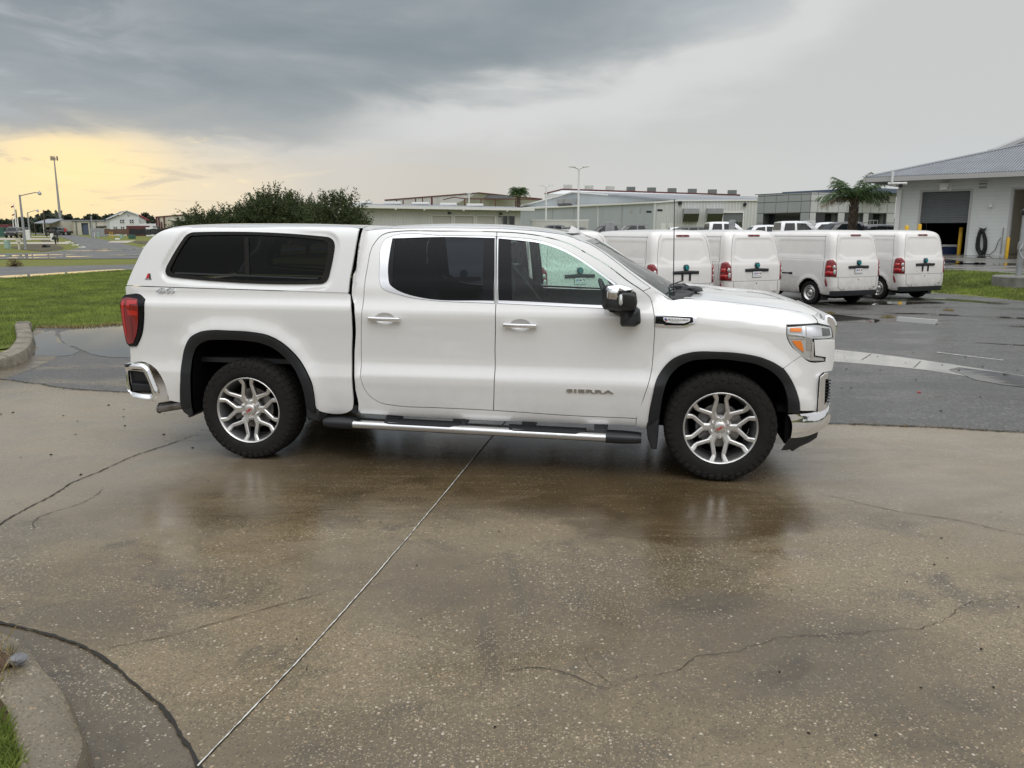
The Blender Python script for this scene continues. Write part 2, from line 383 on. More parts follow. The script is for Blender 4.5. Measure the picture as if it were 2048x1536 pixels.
def pdist(P, x, z):
    b = 9.
    for i in range(len(P)-1):
        ax, az = P[i]; bx, bz = P[i+1]; dx = bx-ax; dz = bz-az
        t = ((x-ax)*dx+(z-az)*dz)/(dx*dx+dz*dz); t = 0 if t < 0 else 1 if t > 1 else t
        d = (x-ax-t*dx)**2+(z-az-t*dz)**2
        if d < b: b = d
    return b**.5
def hoodtop(x): return tab(HOODTOP, x)
def WS(x, z):
    import math
    if x < .92: w = tab(PBED, z)
    else: w = tab(PCAB, z)
    if x > 3.0:
        zz = z+(1.395-hoodtop(x))
        f = sst(3.18, 3.50, x)
        w = w*(1-f)+tab(PFEN, zz)*f
        if x > 3.95:
            u = x-3.95; w -= .32*u*u + (0 if x < 4.35 else 2.2*(x-4.35)**2)
    if x < -.85: w -= .9*(x+.85)**2
    if -1.0 < x < 1.0: P = ARCHR
    elif 2.8 < x < 4.7: P = ARCHF
    else: P = None
    if P:
        d = pdist(P, x, z)
        if d < .25: w += .034*math.exp(-(d/.085)**2)
    return w
def WCAP(x, z):
    w = tab(PCAP, z)
    if x < -.5: w -= .10*(-.5-x)**2
    return w

# ---------------------------------------------------------------- material list
mat('paint', (.79, .785, .77), .32, coat=1.0, cior=1.8, grime=.14, var=.012, vscale=14)
mat('cap_paint', (.80, .80, .795), .32, coat=1.0, cior=1.7)
mat('chrome', (.86, .86, .87), .07, metal=1.0)
mat('chrome_soft', (.72, .72, .73), .24, metal=1.0, bump=.06, bscale=60)
mat('alloy', (.62, .61, .60), .26, metal=.9, var=.05, vscale=30)
mat('alloy_face', (.70, .69, .67), .36, metal=.95, var=.06, vscale=40)
mat('alloy_dark', (.15, .15, .152), .4, metal=.6)
mat('steel', (.30, .29, .28), .45, metal=.9, damount=.6, dark=(.12, .07, .04), dscale=12)
mat('rubber', (.012, .0112, .0105), .8, spec=.3, var=.25, vscale=20, bump=.25, bscale=90)
mat('door_beige', (.48, .465, .435), .55, var=.03)
mat('tread_rubber', (.012, .011, .010), .85, spec=.3, var=.4, vscale=35, damount=.35, dark=(.022, .018, .013), dscale=14)
mat('black_plastic', (.016, .017, .019), .42, var=.15, vscale=10)
mat('flare_plastic', (.010, .011, .013), .6, var=.15, vscale=8)
mat('gloss_black', (.004, .004, .006), .1, spec=.3)
mat('void', (.004, .004, .005), .9, spec=.1)
mat('interior', (.055, .058, .06), .75, var=.2)
mat('seat', (.085, .085, .085), .7, bump=.1, bscale=30)
mat('headliner', (.28, .28, .27), .85)
mat('red_lens', (.22, .004, .008), .12, coat=.8)
mat('red_bright', (.50, .010, .012), .15, coat=.8)
mat('red_dark', (.13, .004, .008), .12, coat=1)
mat('amber', (.85, .22, .02), .2, coat=.6)
mat('clear_lens', (.55, .56, .55), .12, metal=.35, coat=1)
mat('white_print', (.8, .8, .8), .4)
mat('red_print', (.50, .015, .02), .35)
mat('red_roof', (.22, .03, .03), .5)
mat('blue_print', (.03, .06, .30), .4)
mat('grey_print', (.30, .30, .30), .4)
mat('teal', (.02, .32, .34), .3, coat=.4)
mat('teal_dark', (.006, .05, .055), .3)
mat('badge_metal', (.50, .48, .45), .3, metal=.9)
mat('van_paint', (.79, .765, .735), .32, coat=.8, grime=.45, var=.02, vscale=3, damount=.18, dark=(.60, .56, .50), dscale=2.2)
mat('wall_cream', (.56, .53, .43), .7, var=.05, vscale=.8, damount=.25, dark=(.42, .38, .30), dscale=.4)
mat('wall_white', (.66, .68, .68), .6, var=.05, vscale=.5, damount=.2, dark=(.5, .5, .47), dscale=.3)
mat('wall_rib', (.56, .56, .54), .55, var=.05, vscale=.7, damount=.3, dark=(.42, .41, .38), dscale=.5, stretch=(1, 1, .3))
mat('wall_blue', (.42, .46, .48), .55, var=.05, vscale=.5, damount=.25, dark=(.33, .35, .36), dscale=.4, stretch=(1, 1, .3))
mat('panel_light', (.50, .51, .51), .35, var=.03, vscale=.6)
mat('panel_grey', (.33, .35, .36), .35, var=.04, vscale=.6)
mat('joint_dark', (.10, .11, .115), .6)
mat('block_wall', (.62, .65, .63), .65, var=.04, vscale=.9, damount=.25, dark=(.44, .46, .43), dscale=.7, bump=.1, bscale=8)
mat('metal_roof', (.25, .265, .285), .55, metal=0, var=.1, vscale=.8, damount=.3, dark=(.17, .18, .19), dscale=.6)
mat('roof_blue', (.10, .13, .19), .5, var=.1)
mat('trim_grey', (.42, .42, .41), .4)
mat('trim_white', (.74, .74, .72), .4, var=.03)
mat('trim_red', (.11, .022, .026), .5)
mat('shutter', (.17, .185, .19), .45, metal=.2, var=.06)
mat('dark_glass', (.02, .025, .03), .08, coat=.3)
mat('yellow', (.70, .42, .02), .45, var=.12, vscale=3, damount=.3, dark=(.45, .27, .03), dscale=3)
mat('wood_fence', (.13, .075, .05), .8, var=.3, vscale=2, stretch=(3, 3, .4))
mat('dark_fence', (.02, .022, .024), .8)
mat('maroon', (.11, .03, .03), .6, var=.2)
mat('navy', (.01, .03, .10), .4)
mat('green_metal', (.03, .10, .075), .5)
mat('pale_green', (.30, .42, .36), .6)
mat('galv', (.36, .37, .38), .45, metal=.5, var=.15, vscale=4)
mat('lamp_white', (.78, .78, .76), .4)
mat('concrete_wall', (.20, .195, .175), .8, var=.15, vscale=3, damount=.6, dark=(.055, .055, .045), dscale=1.8, bump=.3, bscale=20)
mat('kerb', (.23, .20, .15), .6, var=.3, vscale=14, damount=.95, dark=(.04, .04, .024), dscale=3.4, bump=.4, bscale=45)
mat('drive', (.42, .37, .30), .6, var=.1)
mat('dirt', (.085, .05, .028), .85, var=.35, vscale=6, bump=.5, bscale=30)
mat('dirt_far', (.075, .06, .03), .85, var=.3, vscale=.6)
mat('straw', (.34, .25, .11), .8, var=.3, vscale=30)
mat('stone', (.16, .16, .17), .5, var=.2, vscale=20)
mat('car_white', (.76, .77, .78), .28, coat=1)
mat('car_black', (.012, .013, .016), .22, coat=1)
mat('car_grey', (.07, .075, .08), .25, coat=1)
mat('car_glass', (.010, .014, .016), .08, spec=.3)
mat('bark', (.07, .055, .04), .85, var=.3, vscale=6, bump=.5, bscale=12)
mat('palm_bark', (.10, .075, .055), .9, var=.4, vscale=5, bump=.6, bscale=15)
mat('flag_red', (.28, .05, .06), .7)
mat('debris', (.012, .011, .01), .9)
mat('white_line', (.62, .61, .57), .5, var=.1, vscale=30)
mat('crack_dark', (.018, .016, .013), .8)
mat('brown_seal', (.10, .07, .04), .7)
glassmat('glass_front', (.72, .90, .83), 1.5, drops=.3)
glassmat('glass_dark', (.17, .19, .215), .7)
glassmat('glass_cap', (.17, .175, .18), .55)
glassmat('glass_wind', (.78, .92, .88), 1.0, drops=.45)
mat('valley', (.36, .35, .32), .12, spec=.8, var=.1, vscale=2, damount=.5, dark=(.17, .16, .14), dscale=1.2)
glassmat('lens_clear', (.93, .95, .95), 1.6)
def leafmat(name, c1, c2, tr=.35, patchy=0):
    m = bpy.data.materials.new(name); m.use_nodes = True; nt = m.node_tree; b = nt.nodes['Principled BSDF']; L = nt.links.new
    oi = nt.nodes.new('ShaderNodeNewGeometry'); mx = nt.nodes.new('ShaderNodeMix'); mx.data_type = 'RGBA'
    L(oi.outputs['Random Per Island'], mx.inputs[0]); mx.inputs[6].default_value = (*c1, 1); mx.inputs[7].default_value = (*c2, 1)
    if patchy:
        no = nt.nodes.new('ShaderNodeTexNoise'); L(oi.outputs['Position'], no.inputs['Vector']); no.inputs['Scale'].default_value = .9; no.inputs['Detail'].default_value = 7; no.inputs['Roughness'].default_value = .7
        mr = nt.nodes.new('ShaderNodeMapRange'); L(no.outputs['Fac'], mr.inputs[0]); mr.inputs[1].default_value = .40; mr.inputs[2].default_value = .62
        mz = nt.nodes.new('ShaderNodeMix'); mz.data_type = 'RGBA'; L(mr.outputs[0], mz.inputs[0]); L(mx.outputs[2], mz.inputs[7]); hs = nt.nodes.new('ShaderNodeHueSaturation'); L(mx.outputs[2], hs.inputs['Color']); hs.inputs['Value'].default_value = .48; hs.inputs['Saturation'].default_value = .9; L(hs.outputs[0], mz.inputs[6]); mx = mz
    L(mx.outputs[2], b.inputs['Base Color']); b.inputs['Roughness'].default_value = .5; b.inputs['Specular IOR Level'].default_value = .3
    t = nt.nodes.new('ShaderNodeBsdfTranslucent'); L(mx.outputs[2], t.inputs[0]); ms = nt.nodes.new('ShaderNodeMixShader'); ms.inputs[0].default_value = tr
    L(b.outputs[0], ms.inputs[1]); L(t.outputs[0], ms.inputs[2]); L(ms.outputs[0], nt.nodes['Material Output'].inputs[0]); M[name] = m
leafmat('leaf_bush', (.026, .042, .016), (.10, .125, .045)); leafmat('leaf_far', (.045, .060, .042), (.075, .09, .058), .2)
leafmat('leaf_palm', (.035, .075, .025), (.11, .16, .055), .35); leafmat('grass_blade', (.20, .29, .045), (.38, .45, .11), .4, 1); leafmat('dry_blade', (.20, .15, .06), (.40, .32, .16), .2)
leafmat('palm_dead', (.10, .07, .035), (.2, .15, .08), .2)

class NT:                                    # small node helper for the ground materials
    def __init__(s, name):
        s.m = bpy.data.materials.new(name); s.m.use_nodes = True; s.nt = s.m.node_tree; s.b = s.nt.nodes['Principled BSDF']; s.L = s.nt.links.new
        g = s.nt.nodes.new('ShaderNodeNewGeometry'); s.P = g.outputs['Position']; M[name] = s.m
    def mapn(s, sc, loc=(0, 0, 0), rot=0):
        n = s.nt.nodes.new('ShaderNodeMapping'); s.L(s.P, n.inputs[0]); n.inputs['Scale'].default_value = sc; n.inputs['Location'].default_value = loc; n.inputs['Rotation'].default_value = (0, 0, rot); return n.outputs[0]
    def noise(s, scale, d=4, r=.6, vec=None, dist=0):
        n = s.nt.nodes.new('ShaderNodeTexNoise'); s.L(vec or s.P, n.inputs['Vector']); n.inputs['Scale'].default_value = scale; n.inputs['Detail'].default_value = d; n.inputs['Roughness'].default_value = r; n.inputs['Distortion'].default_value = dist; return n.outputs['Fac']
    def vor(s, scale, vec=None):
        n = s.nt.nodes.new('ShaderNodeTexVoronoi'); s.L(vec or s.P, n.inputs['Vector']); n.inputs['Scale'].default_value = scale; return n
    def math(s, op, a, b=None, clamp=False):
        n = s.nt.nodes.new('ShaderNodeMath'); n.operation = op; n.use_clamp = clamp
        for i, v in enumerate((a, b)):
            if v is None: continue
            if isinstance(v, (int, float)): n.inputs[i].default_value = v
            else: s.L(v, n.inputs[i])
        return n.outputs[0]
    def ss(s, v, a, b, lo=0, hi=1):
        n = s.nt.nodes.new('ShaderNodeMapRange'); n.interpolation_type = 'SMOOTHSTEP'; s.L(v, n.inputs[0])
        for i, x in zip((1, 2, 3, 4), (a, b, lo, hi)): n.inputs[i].default_value = x
        return n.outputs[0]
    def mix(s, f, a, b):
        n = s.nt.nodes.new('ShaderNodeMix'); n.data_type = 'RGBA'
        if isinstance(f, (int, float)): n.inputs[0].default_value = f
        else: s.L(f, n.inputs[0])
        for k, v in ((n.inputs[6], a), (n.inputs[7], b)):
            if isinstance(v, tuple): k.default_value = (*v, 1)
            else: s.L(v, k)
        return n.outputs[2]
    def blob(s, x, y, rx, ry, rot=0, soft=(.6, 1.15), warp=.5):     # irregular patch on the ground
        n = s.nt.nodes.new('ShaderNodeMapping'); n.vector_type = 'TEXTURE'; s.L(s.P, n.inputs[0]); n.inputs['Location'].default_value = (x, y, 0); n.inputs['Scale'].default_value = (rx, ry, 1e3); n.inputs['Rotation'].default_value = (0, 0, rot)
        l = s.nt.nodes.new('ShaderNodeVectorMath'); l.operation = 'LENGTH'; s.L(n.outputs[0], l.inputs[0])
        d = s.math('ADD', l.outputs['Value'], s.math('MULTIPLY', s.math('SUBTRACT', s.noise(1.6, 6, .62), .5), warp*2))
        return s.ss(d, soft[0], soft[1], 1, 0)
    def out(s, c, r, h=None, hs=.3, hd=.01):
        s.L(c, s.b.inputs['Base Color'])
        if isinstance(r, (int, float)): s.b.inputs['Roughness'].default_value = r
        else: s.L(r, s.b.inputs['Roughness'])
        if h is not None:
            n = s.nt.nodes.new('ShaderNodeBump'); n.inputs['Strength'].default_value = hs; n.inputs['Distance'].default_value = hd; s.L(h, n.inputs['Height']); s.L(n.outputs[0], s.b.inputs['Normal'])
def mk_concrete(name, base=(.194, .147, .082), wet_shade_zone=True):
    n = NT(name)
    patch = n.ss(n.noise(.9, 5, .6, n.mapn((1, 1, 1), (4, 2, 0))), .40, .62)
    patch2 = n.ss(n.noise(.55, 6, .62, n.mapn((1, 1.5, 1), (9, 4, 0))), .42, .66)
    blot = n.ss(n.noise(1.7, 6, .68, n.mapn((1, 1, 1), (1, 7, 0)), .4), .50, .70)
    grain = n.noise(85, 5, .8)
    c = n.mix(n.ss(grain, .3, .7), tuple(b*.80 for b in base), tuple(b*1.22 for b in base))
    c = n.mix(n.math('MULTIPLY', patch2, .6), c, tuple(b*f for b, f in zip(base, (.55, .54, .56))))
    c = n.mix(n.math('MULTIPLY', blot, .8), c, (.052, .041, .027))
    if wet_shade_zone:
        st = n.math('MAXIMUM', n.math('MAXIMUM', n.blob(-.10, 3.3, .06, .40, .1, (.3, 1.1), .8), n.blob(.02, 4.0, .05, .5, .1, (.3, 1.1), .8)), n.math('MAXIMUM', n.blob(-.75, 5.35, .28, .09, 0, (.3, 1.0), .8), n.blob(1.0, 3.75, .4, .16, .2, (.2, 1.1), .8)))
        c = n.mix(n.math('MULTIPLY', st, .42), c, (.035, .030, .024))
    big = n.ss(n.noise(.42, 5, .6, n.mapn((1, 1.8, 1), (5.3, 1.2, 0), .35), .6), .42, .60); c = n.mix(n.math('MULTIPLY', big, .45), c, (.068, .052, .032))
    # exposed pebbles
    v1 = n.vor(112); s1 = n.nt.nodes.new('ShaderNodeSeparateColor'); n.L(v1.outputs['Color'], s1.inputs[0])
    v2 = n.vor(58); s2 = n.nt.nodes.new('ShaderNodeSeparateColor'); n.L(v2.outputs['Color'], s2.inputs[0])
    th = n.ss(patch, 0, 1, .88, .48)
    p1 = n.math('MULTIPLY', n.math('GREATER_THAN', s1.outputs[0], th), n.math('LESS_THAN', v1.outputs['Distance'], n.ss(s1.outputs[1], 0, 1, .25, .48)))
    p2 = n.math('MULTIPLY', n.math('GREATER_THAN', s2.outputs[0], n.ss(patch, 0, 1, .975, .86)), n.math('LESS_THAN', v2.outputs['Distance'], .36))
    pc = n.mix(s1.outputs[2], (.30, .225, .125), (.58, .51, .38))
    far = n.nt.nodes.new('ShaderNodeCameraData')
    c = n.mix(n.math('MULTIPLY', p1, .54), c, pc)
    c = n.mix(n.math('MULTIPLY', p2, .62), c, n.mix(s2.outputs[1], (.36, .22, .10), (.66, .60, .50)))
    dk = n.math('MULTIPLY', n.math('LESS_THAN', s1.outputs[1], .22), n.math('LESS_THAN', v1.outputs['Distance'], .5))
    c = n.mix(n.math('MULTIPLY', dk, .6), c, (.045, .037, .028))
    rough = n.ss(n.noise(1.3, 6, .65, n.mapn((1, 2.2, 1), (2, 3, 0))), .35, .65, .17, .38)
    streak = n.noise(5, 4, .6, n.mapn((.35, 2.5, 1), (0, 0, 0), .16))
    if wet_shade_zone:
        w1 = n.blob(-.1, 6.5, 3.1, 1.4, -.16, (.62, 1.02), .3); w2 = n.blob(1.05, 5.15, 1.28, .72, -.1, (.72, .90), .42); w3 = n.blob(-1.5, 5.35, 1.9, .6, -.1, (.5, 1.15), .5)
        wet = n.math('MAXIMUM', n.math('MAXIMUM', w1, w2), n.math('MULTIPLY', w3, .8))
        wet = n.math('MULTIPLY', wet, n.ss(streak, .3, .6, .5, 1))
        c = n.mix(n.math('MULTIPLY', wet, .72), c, (.058, .036, .014))  # wet film whose brown also carries the truck's painted shade and reflection
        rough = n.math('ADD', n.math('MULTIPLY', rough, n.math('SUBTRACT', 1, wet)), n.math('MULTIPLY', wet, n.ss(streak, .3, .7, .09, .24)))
        dry = n.math('MAXIMUM', n.blob(-5.0, 7.0, 3.6, 2.9, 0, (.5, 1.25), .35), n.math('MULTIPLY', n.blob(4.6, 6.1, 2.9, 1.9, -.15, (.5, 1.25), .35), .8))  # pale blobs paint the low sky's reflection into the concrete colour
        c = n.mix(n.math('MULTIPLY', dry, .6), c, (.29, .245, .185))
    h = n.math('ADD', n.math('MULTIPLY', grain, .5), n.math('ADD', n.math('MULTIPLY', p1, .6), n.math('MULTIPLY', n.noise(22, 3, .6), .5)))
    n.b.inputs['Specular IOR Level'].default_value = .75
    n.out(c, rough, h, .2, .004)
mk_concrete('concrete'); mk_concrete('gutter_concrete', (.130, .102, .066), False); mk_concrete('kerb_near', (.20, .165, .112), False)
def mk_asphalt(name, base, wet=.5, scale=1.0):
    n = NT(name); g = n.noise(48*scale, 5, .85); s1 = n.vor(52*scale); sc = n.nt.nodes.new('ShaderNodeSeparateColor'); n.L(s1.outputs['Color'], sc.inputs[0])
    c = n.mix(n.ss(g, .34, .66), tuple(b*.35 for b in base), tuple(b*1.6 for b in base))
    c = n.mix(n.math('MULTIPLY', n.math('GREATER_THAN', sc.outputs[0], .84), .7), c, (.17, .165, .155))
    c = n.mix(n.math('MULTIPLY', n.ss(n.noise(.5, 5, .6), .45, .65), .45), c, tuple(b*.55 for b in base))
    w = n.ss(n.noise(.75, 6, .62, n.mapn((.55, 1.6, 1), (3, 1, 0), .3)), .45, .63)
    r = n.math('ADD', n.ss(w, 0, 1, .46, .46-wet*.5), n.ss(g, .35, .65, .10, -.08))
    n.b.inputs['Specular IOR Level'].default_value = .8
    n.out(c, r, n.math('ADD', g, n.math('MULTIPLY', s1.outputs['Distance'], .6)), .4, .008)
mk_asphalt('asphalt', (.066, .062, .059), .55); mk_asphalt('road_asphalt', (.085, .082, .082), .25, .5); mk_asphalt('pad_wet', (.13, .12, .105), .75, .6)
def mk_grass(name, a, b_, s=1.0):
    n = NT(name); c = n.mix(n.ss(n.noise(38*s, 4, .8, n.mapn((1, .5, 1))), .35, .65), tuple(x*.45 for x in a), a); c = n.mix(n.ss(n.noise(1.1*s, 6, .65, n.mapn((.7, 1.6, 1))), .35, .7), c, b_)
    c = n.mix(n.math('MULTIPLY', n.ss(n.noise(.25*s, 6, .7), .52, .72), .5), c, (.10, .10, .035)); n.out(c, .85, n.noise(55*s, 3, .8), .8, .03); n.b.inputs['Specular IOR Level'].default_value = .15
mk_grass('lawn', (.22, .25, .05), (.13, .17, .035)); mk_grass('lawn_far', (.22, .225, .06), (.16, .175, .045), .3)
def mk_water(name, c=(.035, .033, .028)):
    n = NT(name); n.out(n.mix(n.noise(2, 4, .6), c, tuple(x*1.8 for x in c)), .025, n.noise(3.5, 2, .5, n.mapn((.6, 2, 1))), .05, .01); n.b.inputs['IOR'].default_value = 1.333
mk_water('water')

# ---------------------------------------------------------------- the ground
def terr(x, y):
    if y < 18: return 0.0
    L = .0075*max(0, min(y, 240)-55)
    d = (x-12.5)*.839+(y-23.7)*.545
    b = .5*sst(0, 4.5, d); r = .55*sst(30, 40, y)
    m = sst(-.40, -.25, x/y)
    return L*(1-m)+max(b, r)*m
def sheet(name, poly, m, dz, step=.5, sm=None, parent=None, kind='structure', jitter=0, clip=None):
    P = smooth_poly(poly, sm, 30) if sm else poly
    if jitter:
        r = random.Random(len(P)); P = [(p[0]+r.uniform(-jitter, jitter), p[1]+r.uniform(-jitter, jitter)) for p in P]
    A, T = tri_region(P, [], step)
    me = bpy.data.meshes.new(name); me.from_pydata([(x, y, terr(x, y)+dz) for x, y in A.tolist()], [], T.tolist())
    me.polygons.foreach_set('use_smooth', [True]*len(me.polygons)); me.update()
    o = link(name, me, m, parent)
    if kind: o['kind'] = kind
    return o
xs = sorted(set([round(v, 2) for v in list(np.arange(-34, 46, 1.0))+list(np.arange(-130, 130, 6.0))+[-2500, -1200, -600, -300, -200, 200, 300, 600, 1200, 2500]]))
ys = sorted(set([round(v, 2) for v in [-400, -100, -30, -5]+list(np.arange(0, 60, 1.0))+list(np.arange(60, 260, 6.0))+[300, 400, 700, 1200, 2200, 4000]]))
b = MB(); nx, ny = len(xs), len(ys)
b.v = [(x, y, terr(x, y)-.02) for x in xs for y in ys]; b.f = [(i*ny+j, (i+1)*ny+j, (i+1)*ny+j+1, i*ny+j+1) for i in range(nx-1) for j in range(ny-1)]
tag(b.build('ground', 'lawn_far', smooth=180, fix=False), kind='structure')
lawn_poly = [(-9.35, 15.58), (-8.45, 15.58), (-7.87, 16.1), (-6.5, 16.4), (-5, 17.2), (-6, 24), (-9, 36), (-13.5, 45.5), (-18.78, 39.38), (-19.52, 35.22), (-20.25, 31.85), (-30, 21), (-34, 14), (-20, 10.2), (-12, 10.4), (-8.6, 12.0), (-8.1, 12.75), (-8.2, 13.25), (-8.65, 14.1)]
sheet('lawn', lawn_poly, 'lawn', .004, 1.0, .6)
# asphalt car park, right up to the raised grass bank and the upper lot
lot = [(-6.54, 10.0), (-5.98, 9.74), (-5.35, 9.39), (-4.84, 9.21), (-4.51, 9.15), (-2, 8.78), (.5, 8.30), (2.2, 7.92), (3.1, 7.59), (3.51, 7.53), (3.96, 7.45), (4.38, 7.35), (4.77, 7.24), (7, 6.8), (12, 5.6), (22, 3),
       (22, 10), (15.6, 18.9), (13.84, 21.66), (13.36, 23.2), (12.88, 24.2), (11.6, 25.3), (8.4, 30), (8, 41), (24, 41), (25, 47), (24, 62), (8, 75), (-6, 75), (-5.5, 50), (-5, 30), (-4.9, 17.9), (-6.6, 16.9), (-7.95, 16.6), (-8.75, 16.1), (-9.3, 15.8), (-9.45, 15.1), (-8.2, 14.2), (-7.46, 13.1), (-7.0, 12.29), (-6.75, 11.55), (-6.58, 10.77)]
sheet('asphalt_lot', lot, 'asphalt', 0, .9)
conc = [(-6.54, 10.0), (-5.98, 9.74), (-5.35, 9.39), (-4.84, 9.21), (-4.51, 9.15), (-2, 8.78), (.5, 8.30), (2.2, 7.92), (3.1, 7.59), (3.51, 7.53), (3.96, 7.45), (4.38, 7.35), (4.77, 7.24), (7, 6.8), (12, 5.6), (22, 3), (20, -12), (-4, -12), (-1.2, -1), (-.98, 1.2), (-1.0, 2.2), (-1.07, 2.48), (-1.12, 2.54), (-1.24, 2.69), (-1.38, 2.85), (-1.56, 3.02), (-1.76, 3.2), (-1.98, 3.35), (-2.27, 3.48), (-2.44, 3.54), (-3.3, 3.75), (-5, 4), (-9, 4), (-16, 4.5), (-16, 9.3), (-9, 9.3), (-7.4, 9.9)]
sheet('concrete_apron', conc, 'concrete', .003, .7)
sheet('gutter', [(-2.44, 3.55), (-2.27, 3.49), (-1.98, 3.36), (-1.76, 3.21), (-1.56, 3.03), (-1.38, 2.86), (-1.24, 2.70), (-1.12, 2.55), (-1.07, 2.48), (-1.0, 2.2), (-.98, 1.2), (-1.2, -1), (-3, -3), (-6, -3), (-9, 3.2), (-5, 4.0), (-3.3, 3.76)], 'gutter_concrete', 0.0, .5)
# far concrete gutter swinging round the left kerb
sheet('gutter', [(-6.45, 9.9), (-6.55, 10.77), (-6.72, 11.55), (-6.97, 12.29), (-7.43, 13.13), (-8.15, 14.25), (-8.75, 14.9), (-9.2, 15.5), (-9.5, 15.5), (-8.95, 14.7), (-8.6, 14.1), (-7.98, 13.05), (-7.52, 12.2), (-7.15, 11.4), (-7.03, 10.7), (-7.15, 10.2), (-8, 9.9), (-12, 9.7), (-12, 9.3), (-7.6, 9.6)], 'gutter_concrete', .0015, .5)
# concrete valley gutter across the lot
sheet('gutter', [(-5, 24.4), (0, 18.3), (3.2, 14.6), (4.6, 13.2), (5.04, 12.67), (5.31, 12.45), (5.81, 11.84), (6.21, 11.19), (6.66, 10.23), (8.6, 6.2), (8.2, 6.0), (6.26, 9.61), (5.98, 10.05), (5.6, 10.69), (5.11, 11.11), (4.58, 11.46), (2.6, 13.6), (-.8, 17.5), (-5.6, 23.7)], 'valley', .002, .5, .3)
sheet('pad', [(9.6, 31.5), (12.6, 29.6), (14.2, 28.9), (15.24, 28.71), (15.85, 27.62), (16.33, 25.72), (18, 22), (24, 15), (60, 20), (60, 47), (34, 48), (20.5, 50.5), (8.5, 52), (8.2, 40)], 'pad_wet', .006, .9)
# roads to the left
sheet('road', [(-24, 20), (-21.3, 28), (-20.25, 31.85), (-19.52, 35.22), (-18.78, 39.38), (-17.5, 46), (-15, 60), (-13, 62), (-16, 52), (-21.37, 46.0), (-27.09, 42.74), (-42, 33), (-44, 22)][::-1], 'road_asphalt', .006, 1.5, 1.0)
sheet('road', [(-90, 40), (-60, 50.5), (-34.53, 54.57), (-25.69, 55.81), (-10, 57.5), (-5, 62), (-10, 72), (-30.5, 69), (-32.5, 73), (-36.41, 80.38), (-49.24, 102.55), (-72.12, 141.48), (-102.21, 190), (-140, 247), (-150, 245), (-107, 190), (-69.07, 127.02), (-44.42, 84.02), (-40.78, 73.97), (-39.55, 67.76), (-41.38, 65.48), (-60, 63), (-90, 56)], 'road_asphalt', .01, 3)
for P in ([(-68.4, 108.53), (-61.02, 111.78), (-53.79, 98.48), (-62.92, 99.8), (-110, 104), (-110, 110)], [(-91.86, 147.05), (-79.08, 141.48), (-72.01, 129.22), (-80.01, 127.02), (-120, 132), (-120, 145)],
          [(-101.58, 170.56), (-96.86, 170.56), (-90.47, 159.63), (-96.56, 159.63), (-130, 164), (-130, 172)], [(-58.61, 118.92), (-56.83, 122.84), (-49.92, 105.45), (-54.04, 108.53)], [(-56, 155), (-30, 150), (-30, 155), (-56, 161)]):
    sheet('driveway', P, 'drive', .014, 4)
for P in ([(-57.99, 97.19), (-54.58, 97.19), (-42.44, 75.48), (-41.2, 71.14), (-45.09, 75.48), (-52, 84)], [(-72.53, 124.89), (-70.0, 124.89), (-62.39, 108.53)], [(-55.75, 118.92), (-50.97, 118.92), (-38.23, 94.72), (-42.23, 97.19)]):
    sheet('ditch', P, 'dirt_far', .006, 3, 2.0)
def blobpoly(x, y, rx, ry, rot=0, n=40, j=.18, seed=0):
    r = random.Random(seed); ph = [r.uniform(0, 6.28) for _ in range(6)]; out = []
    for i in range(n):
        a = 2*math.pi*i/n; k = 1+j*(math.sin(2*a+ph[0])+.6*math.sin(3*a+ph[1])+.5*math.sin(5*a+ph[2])+.3*math.sin(9*a+ph[3])); u, v = rx*k*math.cos(a), ry*k*math.sin(a)
        out.append((x+u*math.cos(rot)-v*math.sin(rot), y+u*math.sin(rot)+v*math.cos(rot)))
    return out
def puddle(P, dz=.008, sm=.25):
    Q = smooth_poly(P, sm*.6, 170); r = random.Random(len(Q)); k = [r.uniform(-1, 1) for _ in Q]; Q = [(q[0]+(k[i]+k[i-1])*sm*.12, q[1]+(k[i-1]+k[i-2])*sm*.12) for i, q in enumerate(Q)]; return sheet('puddle', smooth_poly(Q, sm*.3, 170), 'water', dz, .5)
puddle([(-8.67, 14.57), (-8.72, 15.02), (-7.97, 13.88), (-6.85, 11.93), (-7.08, 11.93), (-7.67, 12.83)], .0032, .12)
puddle([(-8.41, 14.87), (-8.36, 15.42), (-8.1, 15.67), (-7.73, 15.92), (-6.97, 16.01), (-5.15, 11.74), (-5.75, 11.74), (-6.05, 11.84), (-6.32, 11.98), (-6.7, 12.45), (-7.11, 12.89), (-7.48, 13.25), (-7.95, 14.01)], .0045, .12)
puddle([(-21.37, 33.3), (-20.76, 36.01), (-19.23, 39.9), (-18.7, 38.9), (-19.62, 35.6), (-20.35, 32.6)], .012)
puddle([(7.24, 18.19), (7.64, 17.54), (7.79, 16.84), (7.32, 16.38), (6.98, 16.46), (6.6, 17.2), (4.5, 20), (4.2, 21.6), (5.6, 20)], .003)
puddle([(6.15, 10.9), (6.45, 10.5), (6.9, 9.7), (7.9, 8.0), (8.4, 6.6), (7.6, 6.6), (7.0, 7.8), (6.3, 9.2), (5.85, 10.1)], .005)
puddle(blobpoly(10.4, 17.6, 1.6, .25, -.5, seed=3), .003); puddle(blobpoly(11.2, 14.9, 1.5, .14, -.6, seed=4), .003); puddle(blobpoly(8.7, 12.9, .9, .09, -.5, seed=5), .003)
puddle(blobpoly(18.6, 36.5, 2.6, 2.6, 0, seed=6), .012); puddle(blobpoly(21.3, 33.5, 2.2, 1.6, 0, seed=8), .012); puddle(blobpoly(16.6, 43, 2.5, 1.6, 0, seed=9), .012); puddle(blobpoly(25.5, 40.5, 2.6, 2.6, 0, seed=19), .012)
